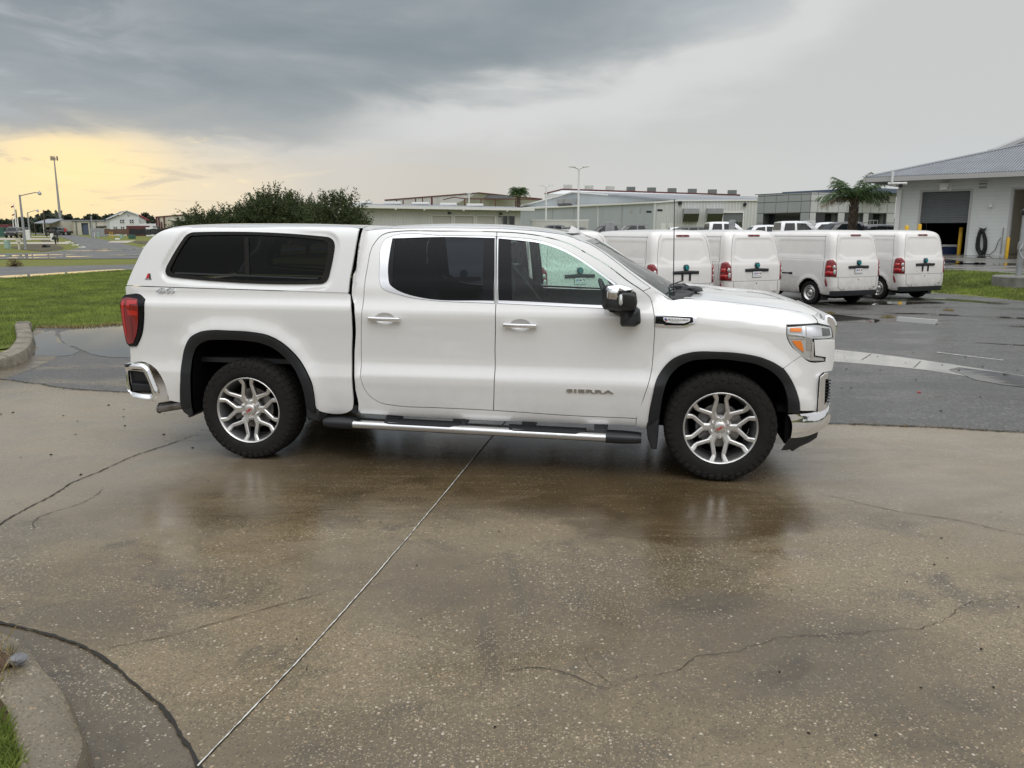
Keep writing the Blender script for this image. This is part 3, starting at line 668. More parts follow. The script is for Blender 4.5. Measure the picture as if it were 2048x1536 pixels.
puddle(blobpoly(9.6, 21.0, 1.6, .5, .2, seed=10), .003); puddle(blobpoly(12.2, 21.7, 1.1, .35, -.9, seed=11), .003)
for i, (u, v, w, h) in enumerate(((30, 513, 60, 1.6), (95, 511.5, 40, 1.0), (60, 516.5, 45, 1.0), (200, 505, 45, 1.2), (235, 502.5, 40, 1.0), (255, 512, 30, 1.0), (150, 514.5, 35, .8))):
    p = at(u, v, 60); t_ = -CH/(ray(u, v).z); P_ = ray(u, v)*t_; puddle(blobpoly(P_.x, P_.y, w/FP*P_.y, h/FP*P_.y*P_.y/CH*.5, -.04, 30, .25, i), .025, .5)
# cracks, joints and lines in the concrete
def ribbon(name, pts, w, m, dz, jit=0, seed=1, step=.03, taper=True):
    r = random.Random(seed); P = smooth_poly(pts, step, 200, closed=False); b = MB(); n = len(P); vs = []; off_ = 0
    for i, p in enumerate(P):
        a = Vector(P[max(0, i-1)]); c = Vector(P[min(n-1, i+1)]); t = (c-a).normalized(); q = Vector((-t.y, t.x)); off_ = off_*.75+r.uniform(-jit, jit)
        ww = w*(r.uniform(.35, 1.2) if jit else 1)*(min(1, 6*min(i, n-1-i)/n+.25) if taper else 1); k = Vector(p)+q*off_
        for s in (-1, 1): e = k+q*(s*ww/2); vs.append((e.x, e.y, terr(e.x, e.y)+dz))
    b.v = vs; b.f = [(2*i, 2*i+1, 2*i+3, 2*i+2) for i in range(n-1)]
    o = b.build(name, m, fix=False); o['kind'] = 'structure'; return o
CA = [(-3.27, 4.84), (-3.28, 5.19), (-3.26, 5.45), (-3.27, 5.74), (-3.21, 6.06), (-3.17, 6.42), (-3.04, 6.78), (-2.89, 7.2)]
ribbon('crack', [(-3.2, 4.2)]+CA, .014, 'crack_dark', .0075, .006, 1)
ribbon('crack', [(.4, 2.98), (.49, 3.05), (.63, 3.1), (.75, 3.16), (.81, 3.22), (1.02, 3.28), (1.23, 3.39), (1.46, 3.45), (1.7, 3.46), (2.01, 3.54), (2.25, 3.72), (2.61, 3.87)], .0032, 'crack_dark', .0065, .010, 2, .02)
ribbon('crack', [(2.2, 5.48), (2.59, 5.09), (2.85, 4.95), (3.14, 4.69), (3.5, 4.5)], .006, 'crack_dark', .0075, .004, 3)
ribbon('crack', [(-3.0, 4.75), (-3.1, 4.95), (-2.95, 5.3), (-2.98, 5.6)], .006, 'crack_dark', .0075, .006, 4)
ribbon('crack', [(-.03, 3.12), (.1, 3.15), (.4, 2.98)], .005, 'crack_dark', .0075, .006, 14)
for i, P in enumerate(([(-2.35, 5.0), (-2.0, 5.02), (-1.6, 5.05), (-1.2, 5.15), (-.85, 5.22)], [(-2.05, 3.2), (-1.55, 3.45), (-1.15, 3.75), (-.92, 3.92)], [(.32, 3.25), (.36, 3.1), (.42, 3.0)])):
    ribbon('crack', P, .006 if i < 2 else .004, 'brown_seal', .0075, .004, 20+i)
ribbon('joint_line', [(-1.10, 2.50), (-.91, 3.3), (-.55, 5.1), (-.18, 7.1), (.02, 8.15)], .0085, 'crack_dark', .0065, 0, taper=False)
ribbon('joint_line', [(-1.10, 2.50), (-.91, 3.3), (-.55, 5.1), (-.35, 6.2)], .0058, 'white_line', .009, .0010, 5, .02, taper=False)
ribbon('joint_line', [(-.35, 6.2), (-.18, 7.1), (.0, 8.0)], .005, 'white_line', .009, .001, 6, taper=False)
ribbon('joint_line', [(-7, 4.25), (-3.6, 3.85), (-2.44, 3.545), (-2.27, 3.485), (-1.98, 3.355), (-1.76, 3.205), (-1.56, 3.025), (-1.38, 2.855), (-1.24, 2.695), (-1.12, 2.545), (-1.06, 2.45), (-.99, 2.1), (-.97, 1.2)], .017, 'crack_dark', .0075, .0036, 7, taper=False)
ribbon('joint_line', [(-7.4, 10.0), (-6.54, 10.0), (-5.98, 9.74), (-5.35, 9.39), (-4.84, 9.21), (-4.51, 9.15), (-2, 8.78), (.5, 8.30), (2.2, 7.92), (3.1, 7.59), (3.51, 7.53), (3.96, 7.45), (4.38, 7.35), (4.77, 7.24), (7, 6.8), (12, 5.6)], .035, 'crack_dark', .0095, .010, 8, taper=False)
ribbon('parking_line', [(10.3, 22.3), (11.3, 22.6), (12.1, 22.4)], .12, 'white_line', .006, 0, taper=False)
ribbon('parking_line', [(8.5, 22.1), (9.9, 22.5)], .12, 'white_line', .006, 0, taper=False)
ribbon('parking_line', [(6.6, 12.3), (7.0, 11.7), (7.15, 11.5)], .05, 'white_line', .006, .004, 9, taper=False)
for i, (x, y) in enumerate([(5.52, 12.15), (5.93, 11.45)]): ribbon('joint_line', [(x, y), (x-.42, y-.62)], .012, 'crack_dark', .006, .002, 30+i)
# kerbs: swept profile
def sweep(name, path, prof, m, sm=.12):
    P = smooth_poly(path, sm, 200, closed=False); b = MB(); n = len(P); k = len(prof); vs = []
    for i, p in enumerate(P):
        a = Vector(P[max(0, i-1)]); c = Vector(P[min(n-1, i+1)]); t = (c-a).normalized(); q = Vector((-t.y, t.x))
        for d, z in prof: e = Vector(p)+q*d; vs.append((e.x, e.y, terr(e.x, e.y)+z))
    fs = [(i*k+j, (i+1)*k+j, (i+1)*k+j+1, i*k+j+1) for i in range(n-1) for j in range(k-1)]
    fs += [tuple(range(k)), tuple((n-1)*k+j for j in range(k))[::-1]]
    b.v = vs; b.f = fs; o = b.build(name, m, smooth=30); return o
kp = [(0, -.02), (.015, .09), (.03, .125), (.06, .14), (.20, .145), (.215, .13), (.22, -.02)]
o = sweep('kerb', [(-16, 9.85), (-9, 9.75), (-7.6, 10.05), (-7.05, 10.35), (-6.93, 10.77), (-7.05, 11.46), (-7.40, 12.24), (-7.88, 13.13), (-8.55, 14.2), (-9.1, 15.1), (-9.2, 15.3)], [(d*1.2, z*1.15) for d, z in kp], 'kerb', .15)
tag(o, 'weathered raised concrete kerb curving round the lawn behind the pickup', 'kerb')
o = sweep('kerb', [(-1.40, .5), (-1.38, 1.6), (-1.40, 2.3), (-1.46, 2.50), (-1.58, 2.66), (-1.73, 2.85), (-1.87, 2.98), (-2.03, 3.14), (-2.18, 3.26), (-2.31, 3.33), (-2.9, 3.55), (-5, 3.8)], [(0, -.02), (.012, .06), (.03, .10), (.06, .116), (.19, .12), (.215, .11), (.225, -.02)], 'kerb_near', .06)
tag(o, 'low rounded concrete kerb in the near left corner', 'kerb')
sheet('soil', [(-6, 3.6), (-3.0, 3.36), (-2.42, 3.15), (-2.15, 3.02), (-2.04, 2.93), (-1.90, 2.77), (-1.77, 2.6), (-1.66, 2.42), (-1.6, 2.2), (-1.58, .5), (-6, .5), (-8, 2.5)], 'dirt', .095, .12, .1)
sheet('soil', [(-3.4, 3.34), (-2.7, 3.36), (-2.38, 3.20), (-2.16, 3.10), (-2.02, 2.99), (-2.05, 2.90), (-2.25, 2.80), (-2.8, 2.8), (-3.4, 3.0)], 'dirt', .128, .1, .08, jitter=.012)

# ---------------------------------------------------------------- buildings on the right and centre
ZP = .55
def rot_frame(p, q):            # matrix: local x along p->q, local y pointing away from the viewer, origin p
    p = Vector((p[0], p[1], 0)); q = Vector((q[0], q[1], 0)); d = (q-p).normalized(); n = Vector((-d.y, d.x, 0)); m = Matrix((d, n, (0, 0, 1))).transposed().to_4x4(); m.translation = p
    return m, (q-p).length
def wall_open(b, L, z0, z1, opens, th=.25, mx=None):     # wall in local x-z with rectangular openings, thickness th
    xs_ = sorted(set([0, L]+[o[0] for o in opens]+[o[1] for o in opens])); zs_ = sorted(set([z0, z1]+[o[2] for o in opens]+[o[3] for o in opens]))
    for i in range(len(xs_)-1):
        for j in range(len(zs_)-1):
            cx, cz = (xs_[i]+xs_[i+1])/2, (zs_[j]+zs_[j+1])/2
            if any(o[0] < cx < o[1] and o[2] < cz < o[3] for o in opens): continue
            b.box((xs_[i], 0, zs_[j]), (xs_[i+1], th, zs_[j+1]), mx)
def ribs(b, L, z0, z1, pitch, opens=(), d=.035, w=.06, mx=None):
    k = int(L/pitch)
    for i in range(k+1):
        x = i*pitch; segs = [(z0, z1)]
        for o in opens:
            if o[0]-w < x < o[1]+w: segs = [(z0, o[2])]*(o[2] > z0+.05)+[(o[3], z1)]
        for a, c in segs: b.box((x-w/2, -d, a), (x+w/2, .002, c), mx)
# service building (right)
SB = thing('service_building', (22.95, 47.5, ZP), 0, 'pale grey block workshop with grey metal hip roof and half open shutter', 'building')
pA = at(1789, 463, 47.5); pB = at(2060, 463, 43.0); pA.z = pB.z = 0
mxS, LS = rot_frame(pA, pA+(pB-pA)*1.9)
def lx(u):                       # local x on the service wall for an image column
    d = ray(u, 463); o = pA; dirx = (pB-pA).normalized(); den = d.x*dirx.y-d.y*dirx.x; t = (o.x*d.y-o.y*d.x)/-den if False else None
    s = (d.x*o.y-d.y*o.x)/(d.y*dirx.x-d.x*dirx.y); return s
def lz(u, v):
    s = lx(u); p = pA+(pB-pA).normalized()*s; d = ray(u, v); return CH+d.z*(p.y/d.y)
def local(o, par): o.matrix_parent_inverse = par.matrix_world.inverted() if False else Matrix.Translation(-par.location); return o
def sb(b, name, m, par=SB, smooth=None):
    o = b.build(name, m, None, smooth); o.parent = par
    root = par
    while root.parent: root = root.parent
    if par is root: o.matrix_parent_inverse = (Matrix.Translation(root.location) @ Matrix.Rotation(root.rotation_euler.z, 4, 'Z')).inverted()
    return o
d1 = (lx(1838), lx(1933), ZP, lz(1885, 383)); d2 = (lx(2019), lx(2019)+3.7, ZP, lz(2019, 379)); zE = 4.87
b = MB(); wall_open(b, LS, ZP-.3, zE, [d1, d2], .3, mxS); b.box((0, .3, ZP-.3), (.3, 12, zE), mxS); sb(b, 'wall', 'block_wall')
b = MB()
for i in range(int((zE-ZP)/.2)):
    z = ZP+i*.2
    for a, c in ((0, d1[0]), (d1[1], d2[0]), (d2[1], LS)) if z < d1[3] else ((0, LS),): b.box((a, -.003, z), (c, .002, z+.006), mxS)
tag(sb(b, 'block_courses', 'trim_grey'), kind='stuff')
b = MB()
for d in (d1, d2): b.box((d[0]-.12, -.02, ZP), (d[0], .12, d[3]+.1), mxS); b.box((d[1], -.02, ZP), (d[1]+.12, .12, d[3]+.1), mxS); b.box((d[0], -.02, d[3]), (d[1], .12, d[3]+.1), mxS)
sb(b, 'door_frame', 'trim_grey')
zc = lz(1885, 446); k = 0; z = zc
proto = None
while z < d1[3]:
    b = MB(); b.add([(d1[0], .16, 0), (d1[1], .16, 0), (d1[1], .13, .045), (d1[0], .13, .045), (d1[1], .16, .09), (d1[0], .16, .09)], [(0, 1, 2, 3), (3, 2, 4, 5)])
    if proto is None: proto = b.mesh('shutter_slat')
    o = link('shutter_slat', proto, 'shutter'); o.matrix_world = mxS @ Matrix.Translation((0, 0, z)); o.parent = SB; o.matrix_parent_inverse = Matrix.Translation(-SB.location); z += .094
b = MB(); b.box((.3, .35, ZP-.02), (LS, 11, ZP+.012), mxS); sb(b, 'floor_slab', 'gutter_concrete')
b = MB(); b.box((d2[0]-1, 6, ZP), (LS, 6.2, 4.3), mxS); b.box((d2[0]-.9, .3, ZP), (d2[0]-.7, 6, 4.3), mxS); sb(b, 'inner_wall', 'wall_cream')
b = MB(); b.box((d2[0]+.25, 3, ZP+1.15), (d2[0]+2.6, 3.4, ZP+1.2), mxS); b.box((d2[0]+.3, 3.05, ZP), (d2[0]+2.5, 3.1, ZP+1.15), mxS); sb(b, 'counter', 'trim_white')
b = MB(); b.box((.4, 4.9, ZP), (d2[0]-1.15, 5, 4.6), mxS); b.box((d2[0]-1.1, .31, ZP), (d2[0]-1.02, 5, 4.6), mxS); b.box((.32, .31, ZP), (.36, 5, 4.6), mxS); b.box((.4, .31, 4.3), (d2[0]-1.1, 5, 4.34), mxS); sb(b, 'shade_box', 'void'); b = MB(); b.box((.3, .3, 4.5), (LS, 10, 4.6), mxS); sb(b, 'ceiling', 'trim_grey')  # black box behind the shutter paints in the dark of the interior
b = MB(); b.box((d2[0]+.35, .7, 4.0), (d2[0]+1.4, 1.6, 4.45), mxS); sb(b, 'heater', 'black_plastic')
# roof: hip with eave overhang
ov = 1.3; ri = mxS @ Vector((9.8, 7.0, 7.55)); e0 = Vector((-ov*1.05, -ov, zE-.02)); dep = 15.5
ridgeR = Vector((LS+4, 7.0, 7.55)); E = [Vector((-ov*1.05, -ov, zE)), Vector((LS+4, -ov, zE)), Vector((LS+4, dep, zE)), Vector((-ov*1.05, dep, zE))]; rl = Vector((7.6, 7.0, 7.35)); rr = Vector((LS+4, 7.0, 7.35))
b = MB(); b.add([mxS @ p for p in (E[0], E[1], rr, rl)], [(0, 1, 2, 3)]); b.add([mxS @ p for p in (E[3], E[0], rl)], [(0, 1, 2)]); b.add([mxS @ p for p in (E[2], E[3], rl, rr)], [(0, 1, 2, 3)]); roof = sb(b, 'roof', 'metal_roof')
b = MB(); n = 66; s_ = (LS+4+ov)/n
for i in range(n*2):             # standing ribs of the sheet roof run up the slope
    x = -ov*1.05+i*s_/2+.1; t = min(1.0, max(.02, (x+ov*1.05)/(7.6+ov*1.05))) if x < 7.6 else 1.0
    p0 = Vector((x, -ov-.02, zE+.0)); p1 = Vector((x, -ov+(7+ov)*t, zE+2.48*t)); up = Vector((0, -.02, .055))
    a, c = Vector((.03, 0, 0)), Vector((.055, 0, 0))
    b.add([mxS @ q for q in (p0-c, p0+c, p1+c, p1-c, p0-a+up, p0+a+up, p1+a+up, p1-a+up)], [(0, 1, 5, 4), (1, 2, 6, 5), (3, 0, 4, 7), (4, 5, 6, 7), (2, 3, 7, 6)])
o = b.build('roof_rib', 'metal_roof'); o.parent = roof; tag(o, kind='stuff'); o.matrix_parent_inverse = (roof.matrix_parent_inverse).copy() if False else Matrix.Identity(4)
b = MB(); b.tube([mxS @ (E[0]+Vector((0, 0, .05))), mxS @ (rl+Vector((0, 0, .07)))], .09, 6); b.tube([mxS @ (rl+Vector((0, 0, .07))), mxS @ (rr+Vector((0, 0, .07)))], .09, 6); o = b.build('ridge_cap', 'metal_roof'); o.parent = roof
b = MB(); b.box((-ov*1.05-.06, -ov-.14, zE-.24), (LS+4, -ov, zE-.0), mxS); b.box((-ov*1.05-.14, -ov-.14, zE-.24), (-ov*1.05, dep, zE), mxS); o = b.build('gutter', 'trim_grey'); o.parent = roof
b = MB(); b.box((-ov*1.05, -ov, zE-.2), (LS+4, .0, zE-.15), mxS); o = b.build('soffit', 'trim_grey'); o.parent = roof
# cross gable rising behind to the right
g0 = at(1992, 303, 50); g1 = at(2052, 279, 50); dx = (g1-g0)
b = MB(); q = [g0, g0+dx*4, g0+dx*4+Vector((0, 0, -5)), g0+Vector((.3, 0, -.3))]; b.add(q+[p+Vector((0, .25, 0)) for p in q], [(0, 1, 2, 3), (7, 6, 5, 4), (0, 4, 5, 1), (1, 5, 6, 2), (0, 3, 7, 4)]); sb(b, 'gable', 'wall_white')
b = MB(); q = [g0+Vector((-.3, -.5, -.1)), g0+dx*4+Vector((0, -.5, .05)), g0+dx*4+Vector((0, .4, .05)), g0+Vector((-.3, .4, -.1))]; b.add(q+[p+Vector((0, 0, .22)) for p in q], [(0, 1, 2, 3), (7, 6, 5, 4), (0, 4, 5, 1), (1, 5, 6, 2), (2, 6, 7, 3), (3, 7, 4, 0)]); sb(b, 'gable_roof', 'trim_grey')
b = MB(); c = at(2040, 294, 49.6); b.box((c.x-.5, c.y-.1, c.z-.12), (c.x+2, c.y, c.z+.12)); sb(b, 'gable_trim', 'trim_white')
b = MB(); x = lx(1793); b.box((x-.12, -.14, ZP), (x+.12, -.01, 4.2), mxS); b.box((x-.1, -1.25, 4.35), (x+.1, -.0, 4.5), mxS); sb(b, 'downpipe', 'trim_white')
b = MB(); x = lx(1792); b.tube([mxS @ Vector((x, -1.5, 4.55)), mxS @ Vector((x+.02, -1.55, 5.15))], .07, 8); b.tube([mxS @ Vector((x-.2, -1.5, 4.5)), mxS @ Vector((x+.8, -1.5, 4.48))], .07, 8); sb(b, 'conduit', 'trim_white', smooth=40)
c = mxS @ Vector((lx(1809.5), -1.5, 4.45)); b = MB(); b.lathe([(0, 0), (0, .1), (-.12, .1), (-.18, .06), (-.2, 0)], 14, 'z', Matrix.Translation(c)); tag(sb(b, 'dome_camera', 'black_plastic', SB, 60))
x0, x1 = lx(1873), lx(1890); b = MB(); b.box((x0, -.32, lz(1880, 376)), (x1, 0, lz(1880, 367)), mxS); b.box((x0-.05, -.03, lz(1880, 381)), (x1+.12, 0, lz(1880, 365)), mxS); sb(b, 'wall_light', 'trim_white'); b = MB(); b.box((x0+.04, -.28, lz(1880, 379.5)), (x1-.04, -.03, lz(1880, 376)), mxS); sb(b, 'light_lens', 'clear_lens')
x0, x1 = lx(1950), lx(1962.5); z0, z1 = lz(1956, 376), lz(1956, 363); b = MB(); b.box((x0-.04, -.03, z0-.04), (x1+.04, 0, z1+.04), mxS); f = sb(b, 'wall_vent', 'trim_grey')
for i in range(4):
    z = z0+(z1-z0)*(i+.3)/4; b = MB(); b.box((x0, -.07, z), (x1, -.03, z+.045), mxS); o = b.build('louvre', 'trim_white' if i % 2 else 'shutter'); o.parent = f
x0, x1 = lx(1973), lx(1980); b = MB(); b.box((x0, -.14, lz(1976, 414.5)), (x1, 0, lz(1976, 410)), mxS); b.box((x0+.03, -.1, lz(1976, 410)), (x1-.05, 0, lz(1976, 407.5)), mxS); sb(b, 'sensor_box', 'trim_white')
b = MB(); x = lx(2006); b.tube([mxS @ Vector((x, -.04, ZP+.1)), mxS @ Vector((x+.02, -.04, ZP+1.5))], .025, 6); sb(b, 'pipe', 'galv')
# hose coil on the wall
b = MB(); cxm = (lx(1954)+lx(1978))/2; zc_ = (lz(1966, 458)+lz(1966, 503))/2; rr_ = random.Random(3)
for k in range(17):
    a = .24+rr_.uniform(-.08, .07); h = .60+rr_.uniform(-.14, .05); ox = rr_.uniform(-.07, .07); y = -.05-.03*(k % 4); P = []
    for i in range(26):
        q = 2*math.pi*i/26; w = a*(.75-.25*math.sin(q)); P.append(mxS @ Vector((cxm+ox+w*math.cos(q)-.06*math.sin(q), y, zc_+h*math.sin(q)-(.03*k if math.sin(q) < 0 else 0)*.6)))
    b.tube(P, .018, 6, closed=True)
P = [mxS @ Vector((cxm+a, -.1, z)) for a, z in ((.15, ZP+.12), (.45, ZP+.05), (.7, ZP+.3), (.8, ZP+.75), (.9, ZP+.95))]; b.tube([Vector(p) for p in P], .018, 6)
H = thing('hose_coil', mxS @ Vector((cxm, 0, ZP)), 0, 'coiled dark hose hanging on the workshop wall', 'hose'); o = b.build('hose', 'black_plastic', smooth=60); o.parent = H; o.matrix_parent_inverse = Matrix.Translation(-H.location)
b = MB(); b.box((cxm-.14, -.16, zc_+.55), (cxm+.14, -.0, zc_+.62), mxS); b.tube([mxS @ Vector((cxm-.2, -.15, zc_+.68)), mxS @ Vector((cxm, -.12, zc_+.58)), mxS @ Vector((cxm+.2, -.15, zc_+.68))], .02, 6); o = b.build('hook', 'black_plastic'); o.parent = H; o.matrix_parent_inverse = Matrix.Translation(-H.location)
# bollards
def bollard(u, y, h, w, label, z=ZP):
    p = at(u, 463, y); t = thing('bollard', (p.x, y, z), 0, label, 'bollard', 'yellow bollards by the workshop doors')
    b = MB(); r = w/2; b.lathe([(0, r), (h-.04, r), (h, r*.75), (h+.01, 0)], 20, 'z'); b.build('post', 'yellow', t, 40); return t
bollard(1922, 46.0, 1.53, .21, 'tall yellow bollard at the right jamb of the half open shutter')
bollard(2018.5, 43.4, 1.0, .17, 'shorter yellow bollard beside the right hand doorway')
bollard(1813, 44.4, 1.62, .22, 'yellow bollard top showing left of the shuttered door'); bollard(1838.5, 45, 1.7, .20, 'yellow bollard top at the left jamb of the shuttered door')
# cooler
p = at(1903, 463, 47.2); t = thing('cool_box', (p.x, 47.2, ZP), -.25, 'navy blue cool box with white lid inside the workshop door', 'cool box')
b = MB(); b.prism([(-.42, 0), (.42, 0), (.46, .42), (-.46, .42)], -.25, .25, bev=.02); b.build('box', 'navy', t); b = MB(); b.prism([(-.48, .425), (.48, .425), (.47, .55), (-.47, .55)], -.27, .27, bev=.02); b.build('lid', 'trim_white', t); b = MB(); b.box((.3, -.275, .36), (.38, -.262, .45)); b.build('latch', 'trim_white', t)
# vent pipe on its concrete block, front right
c = at(2033, 575, 24.6); t = thing('standpipe', (14.75, 24.6, .16), 0, 'grey steel standpipe with vent cap on a round dark concrete base', 'pipe')
zt = terr(14.75, 24.6); t.location = (15.42, 24.3, .16)
b = MB(); b.lathe([(-.2, .82), (.34, .82), (.37, .79), (.37, 0)], 40, 'z'); b.build('base', 'concrete_wall', t, 30)
b = MB(); b.lathe([(.37, .085), (1.15, .085), (1.155, .11), (1.35, .11), (1.36, .085), (1.42, .085), (1.42, .075), (2.05, .072), (2.2, .07)], 20, 'z', Matrix.Translation((-.16, 0, 0))); b.build('pipe', 'galv', t, 40)
b = MB(); b.lathe([(2.2, .0), (2.16, .10), (2.22, .12), (2.3, .12), (2.36, .05), (2.36, 0)], 20, 'z', Matrix.Translation((-.16, 0, 0))); b.build('vent_cap', 'black_plastic', t, 40)
b = MB(); b.lathe([(0, .0), (0, .03), (.07, .03), (.07, 0)], 10, 'z', Matrix.Translation((-.05, 0, 2.02))); b.build('red_knob', 'red_print', t)
b = MB(); b.tube([(-.28, -.1, 1.12), (-.24, -.13, .98), (-.05, -.3, .72), (.14, -.6, .5), (.22, -.95, .32), (.2, -1.12, .0), (.18, -1.12, -.12)], .022, 8); b.tube([(-.28, -.1, 1.12), (-.2, -.1, 1.3), (-.1, -.02, 1.4)], .02, 8); b.build('flexible_hose', 'galv', t, 60)
b = MB(); b.tube([(.06, 0, 1.9), (.12, -.02, 1.75), (.11, 0, 1.4), (.05, 0, 1.2)], .02, 6); b.box((-.13, -.13, 1.24), (-.05, -.08, 1.34)); b.build('side_pipe', 'galv', t, 60)

# ---- panel-clad showroom
DS = thing('showroom', (28, 86, ZP), 0, 'grey and white panel clad showroom with recessed glazed bays', 'building')
c0 = at(1617, 463, 84); cl = at(1512, 463, 90); cr = at(1786, 463, 88.5)
def showroom_side(p, q, topz, cols, rows, opens, m, m2):
    p = Vector((p.x, p.y, 0)); q = Vector((q.x, q.y, 0)); mx, L = rot_frame(p, q)
    def zz(s, v_at): return s
    b = MB(); wall_open(b, L, ZP, topz-.06, [(o[0]*L, o[1]*L, ZP, o[2]) for o in opens], .4, mx); sb(b, 'wall', 'joint_dark', DS)
    for i in range(len(cols)-1):
        for j in range(len(rows)-1):
            a, c = cols[i]*L+.03, cols[i+1]*L-.03; z0, z1 = rows[j]+.03, rows[j+1]-.03; segs = [(a, c)]
            for o in opens:
                ns = []
                for (s0, s1) in segs:
                    if z0 < o[2]-.1 and s1 > o[0]*L and s0 < o[1]*L:
                        if s0 < o[0]*L-.05: ns.append((s0, o[0]*L))
                        if s1 > o[1]*L+.05: ns.append((o[1]*L, s1))
                    else: ns.append((s0, s1))
                segs = ns
            for s0, s1 in segs:
                if s1-s0 < .1: continue
                b = MB(); b.box((s0, -.05, z0), (s1, .0, z1), mx); sb(b, 'cladding_panel', m, DS)
    for o in opens:
        a, c, h = o[0]*L, o[1]*L, o[2]
        b = MB(); b.box((a, .9, ZP), (c, 1.0, h), mx); sb(b, 'glazing', 'dark_glass', DS); b = MB(); b.box((a-.02, .4, ZP), (a, .95, h), mx); b.box((c, .4, ZP), (c+.02, .95, h), mx); b.box((a, .4, h), (c, .95, h+.02), mx); sb(b, 'reveal', m2, DS)
    return mx, L
rows = [ZP, 1.75, 2.75, 3.78, 4.92, 5.62]
mxL, LL = showroom_side(cl, c0, 5.8, [0, .14, .37, .60, .84, 1.0], rows+[5.8], [(.13, .83, 3.72)], 'panel_grey', 'joint_dark')
mxR, LR = showroom_side(c0, cr, 5.8, [0, .08, .2, .32, .42, .54, .60, .70, .80, .90, 1.0], rows+[5.8], [(.065, .32, 3.72), (.395, .62, 3.72), (.68, .90, 3.72)], 'panel_light', 'panel_grey')
b = MB(); b.box((-1, 5, 5.8), (LL+3, 18, 6.25), mxL); b.box((-.5, .0, 5.8), (LL, 5, 5.86), mxL); b.box((0, .0, 5.8), (LR, 5, 5.86), mxR); sb(b, 'parapet', 'roof_blue', DS)
for s in (.17, .47, .80):
    b = MB(); b.box((s*LR, -.09, 4.05), (s*LR+.42, -.05, 4.35), mxR); f = sb(b, 'soffit_vent', 'trim_grey', DS)
b = MB(); x = .735*LR
for k in range(4): b.box((x+k*.55, .86, ZP), (x+k*.55+.05, .9, 3.1), mxR)
b.box((x, .86, 2.1), (x+1.7, .9, 2.16), mxR); b.box((x, .86, 3.0), (x+1.7, .9, 3.06), mxR); sb(b, 'window_frame', 'trim_white', DS)
# ---- white gabled warehouse
WH = thing('white_warehouse', (10, 115, ZP), 0, 'long white gabled warehouse with hooded roof vents and grey roller door', 'warehouse')
w0 = at(1356, 463, 110); w1 = at(1512, 463, 109); gl = at(1030, 463, 143); zeave = 5.95
mxW, LW = rot_frame(w0, w1); zr = lambda v, y: CH+(463-v)/FP*y*1.0
def ux(mx, p, u):
    o = mx.translation; dr = mx.to_3x3() @ Vector((1, 0, 0)); d = ray(u, 463); return (d.x*o.y-d.y*o.x)/(d.y*dr.x-d.x*dr.y)
dx0, dx1 = ux(mxW, w0, 1445), ux(mxW, w0, 1484); op = [(dx0, dx1, ZP, 4.28)]
b = MB(); wall_open(b, LW, ZP, zeave, op, .3, mxW); wl = sb(b, 'front_wall', 'wall_rib', WH)
b = MB(); ribs(b, LW, ZP, zeave, .42, op, .05, .1, mxW); tag(sb(b, 'wall_rib', 'wall_white', WH), kind='stuff')
b = MB(); b.box((dx0, .1, 3.05), (dx1, .2, 4.28), mxW); sb(b, 'roller_door', 'shutter', WH); b = MB(); b.box((dx0, 3, ZP), (dx1, 3.1, 4.28), mxW); sb(b, 'door_interior', 'interior', WH)
b = MB(); b.box((dx0-.15, -.08, 4.28), (dx1+.15, 0, 4.5), mxW); b.box((dx0-.15, -.08, ZP), (dx0, 0, 4.28), mxW); b.box((dx1, -.08, ZP), (dx1+.15, 0, 4.28), mxW); sb(b, 'door_trim', 'trim_white', WH)
# gable end, receding to the left
g0_ = Vector((w0.x, w0.y, 0)); g1_ = Vector((gl.x, gl.y, 0)); mxG, LG = rot_frame(g1_, g0_)
ua = ux(mxG, g1_, 1142); apz = 7.95
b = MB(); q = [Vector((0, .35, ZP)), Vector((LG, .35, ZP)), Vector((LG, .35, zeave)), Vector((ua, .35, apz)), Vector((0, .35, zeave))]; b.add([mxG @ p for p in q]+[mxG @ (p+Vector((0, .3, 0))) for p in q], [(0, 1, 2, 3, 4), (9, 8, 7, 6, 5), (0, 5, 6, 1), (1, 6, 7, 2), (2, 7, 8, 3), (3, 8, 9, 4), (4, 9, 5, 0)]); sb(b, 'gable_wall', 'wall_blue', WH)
def bar(b, p, q, w, d, up=Vector((0, 0, 1))):
    t = (q-p).normalized(); s = t.cross(up).normalized()*d/2; n = s.cross(t).normalized()*w/2
    b.add([p-s-n, p+s-n, p+s+n, p-s+n, q-s-n, q+s-n, q+s+n, q-s+n], [(0, 1, 2, 3), (4, 7, 6, 5), (0, 4, 5, 1), (1, 5, 6, 2), (2, 6, 7, 3), (3, 7, 4, 0)])
b = MB(); A_ = mxG @ Vector((0, .25, zeave)); B_ = mxG @ Vector((ua, .25, apz)); C_ = mxG @ Vector((LG+.1, .25, zeave)); bar(b, A_, B_, .18, .25); bar(b, B_, C_, .18, .25); b.box((-.2, -.22, zeave-.12), (LW+.2, 0.0, zeave+.08), mxW); sb(b, 'roof_trim', 'trim_white', WH)
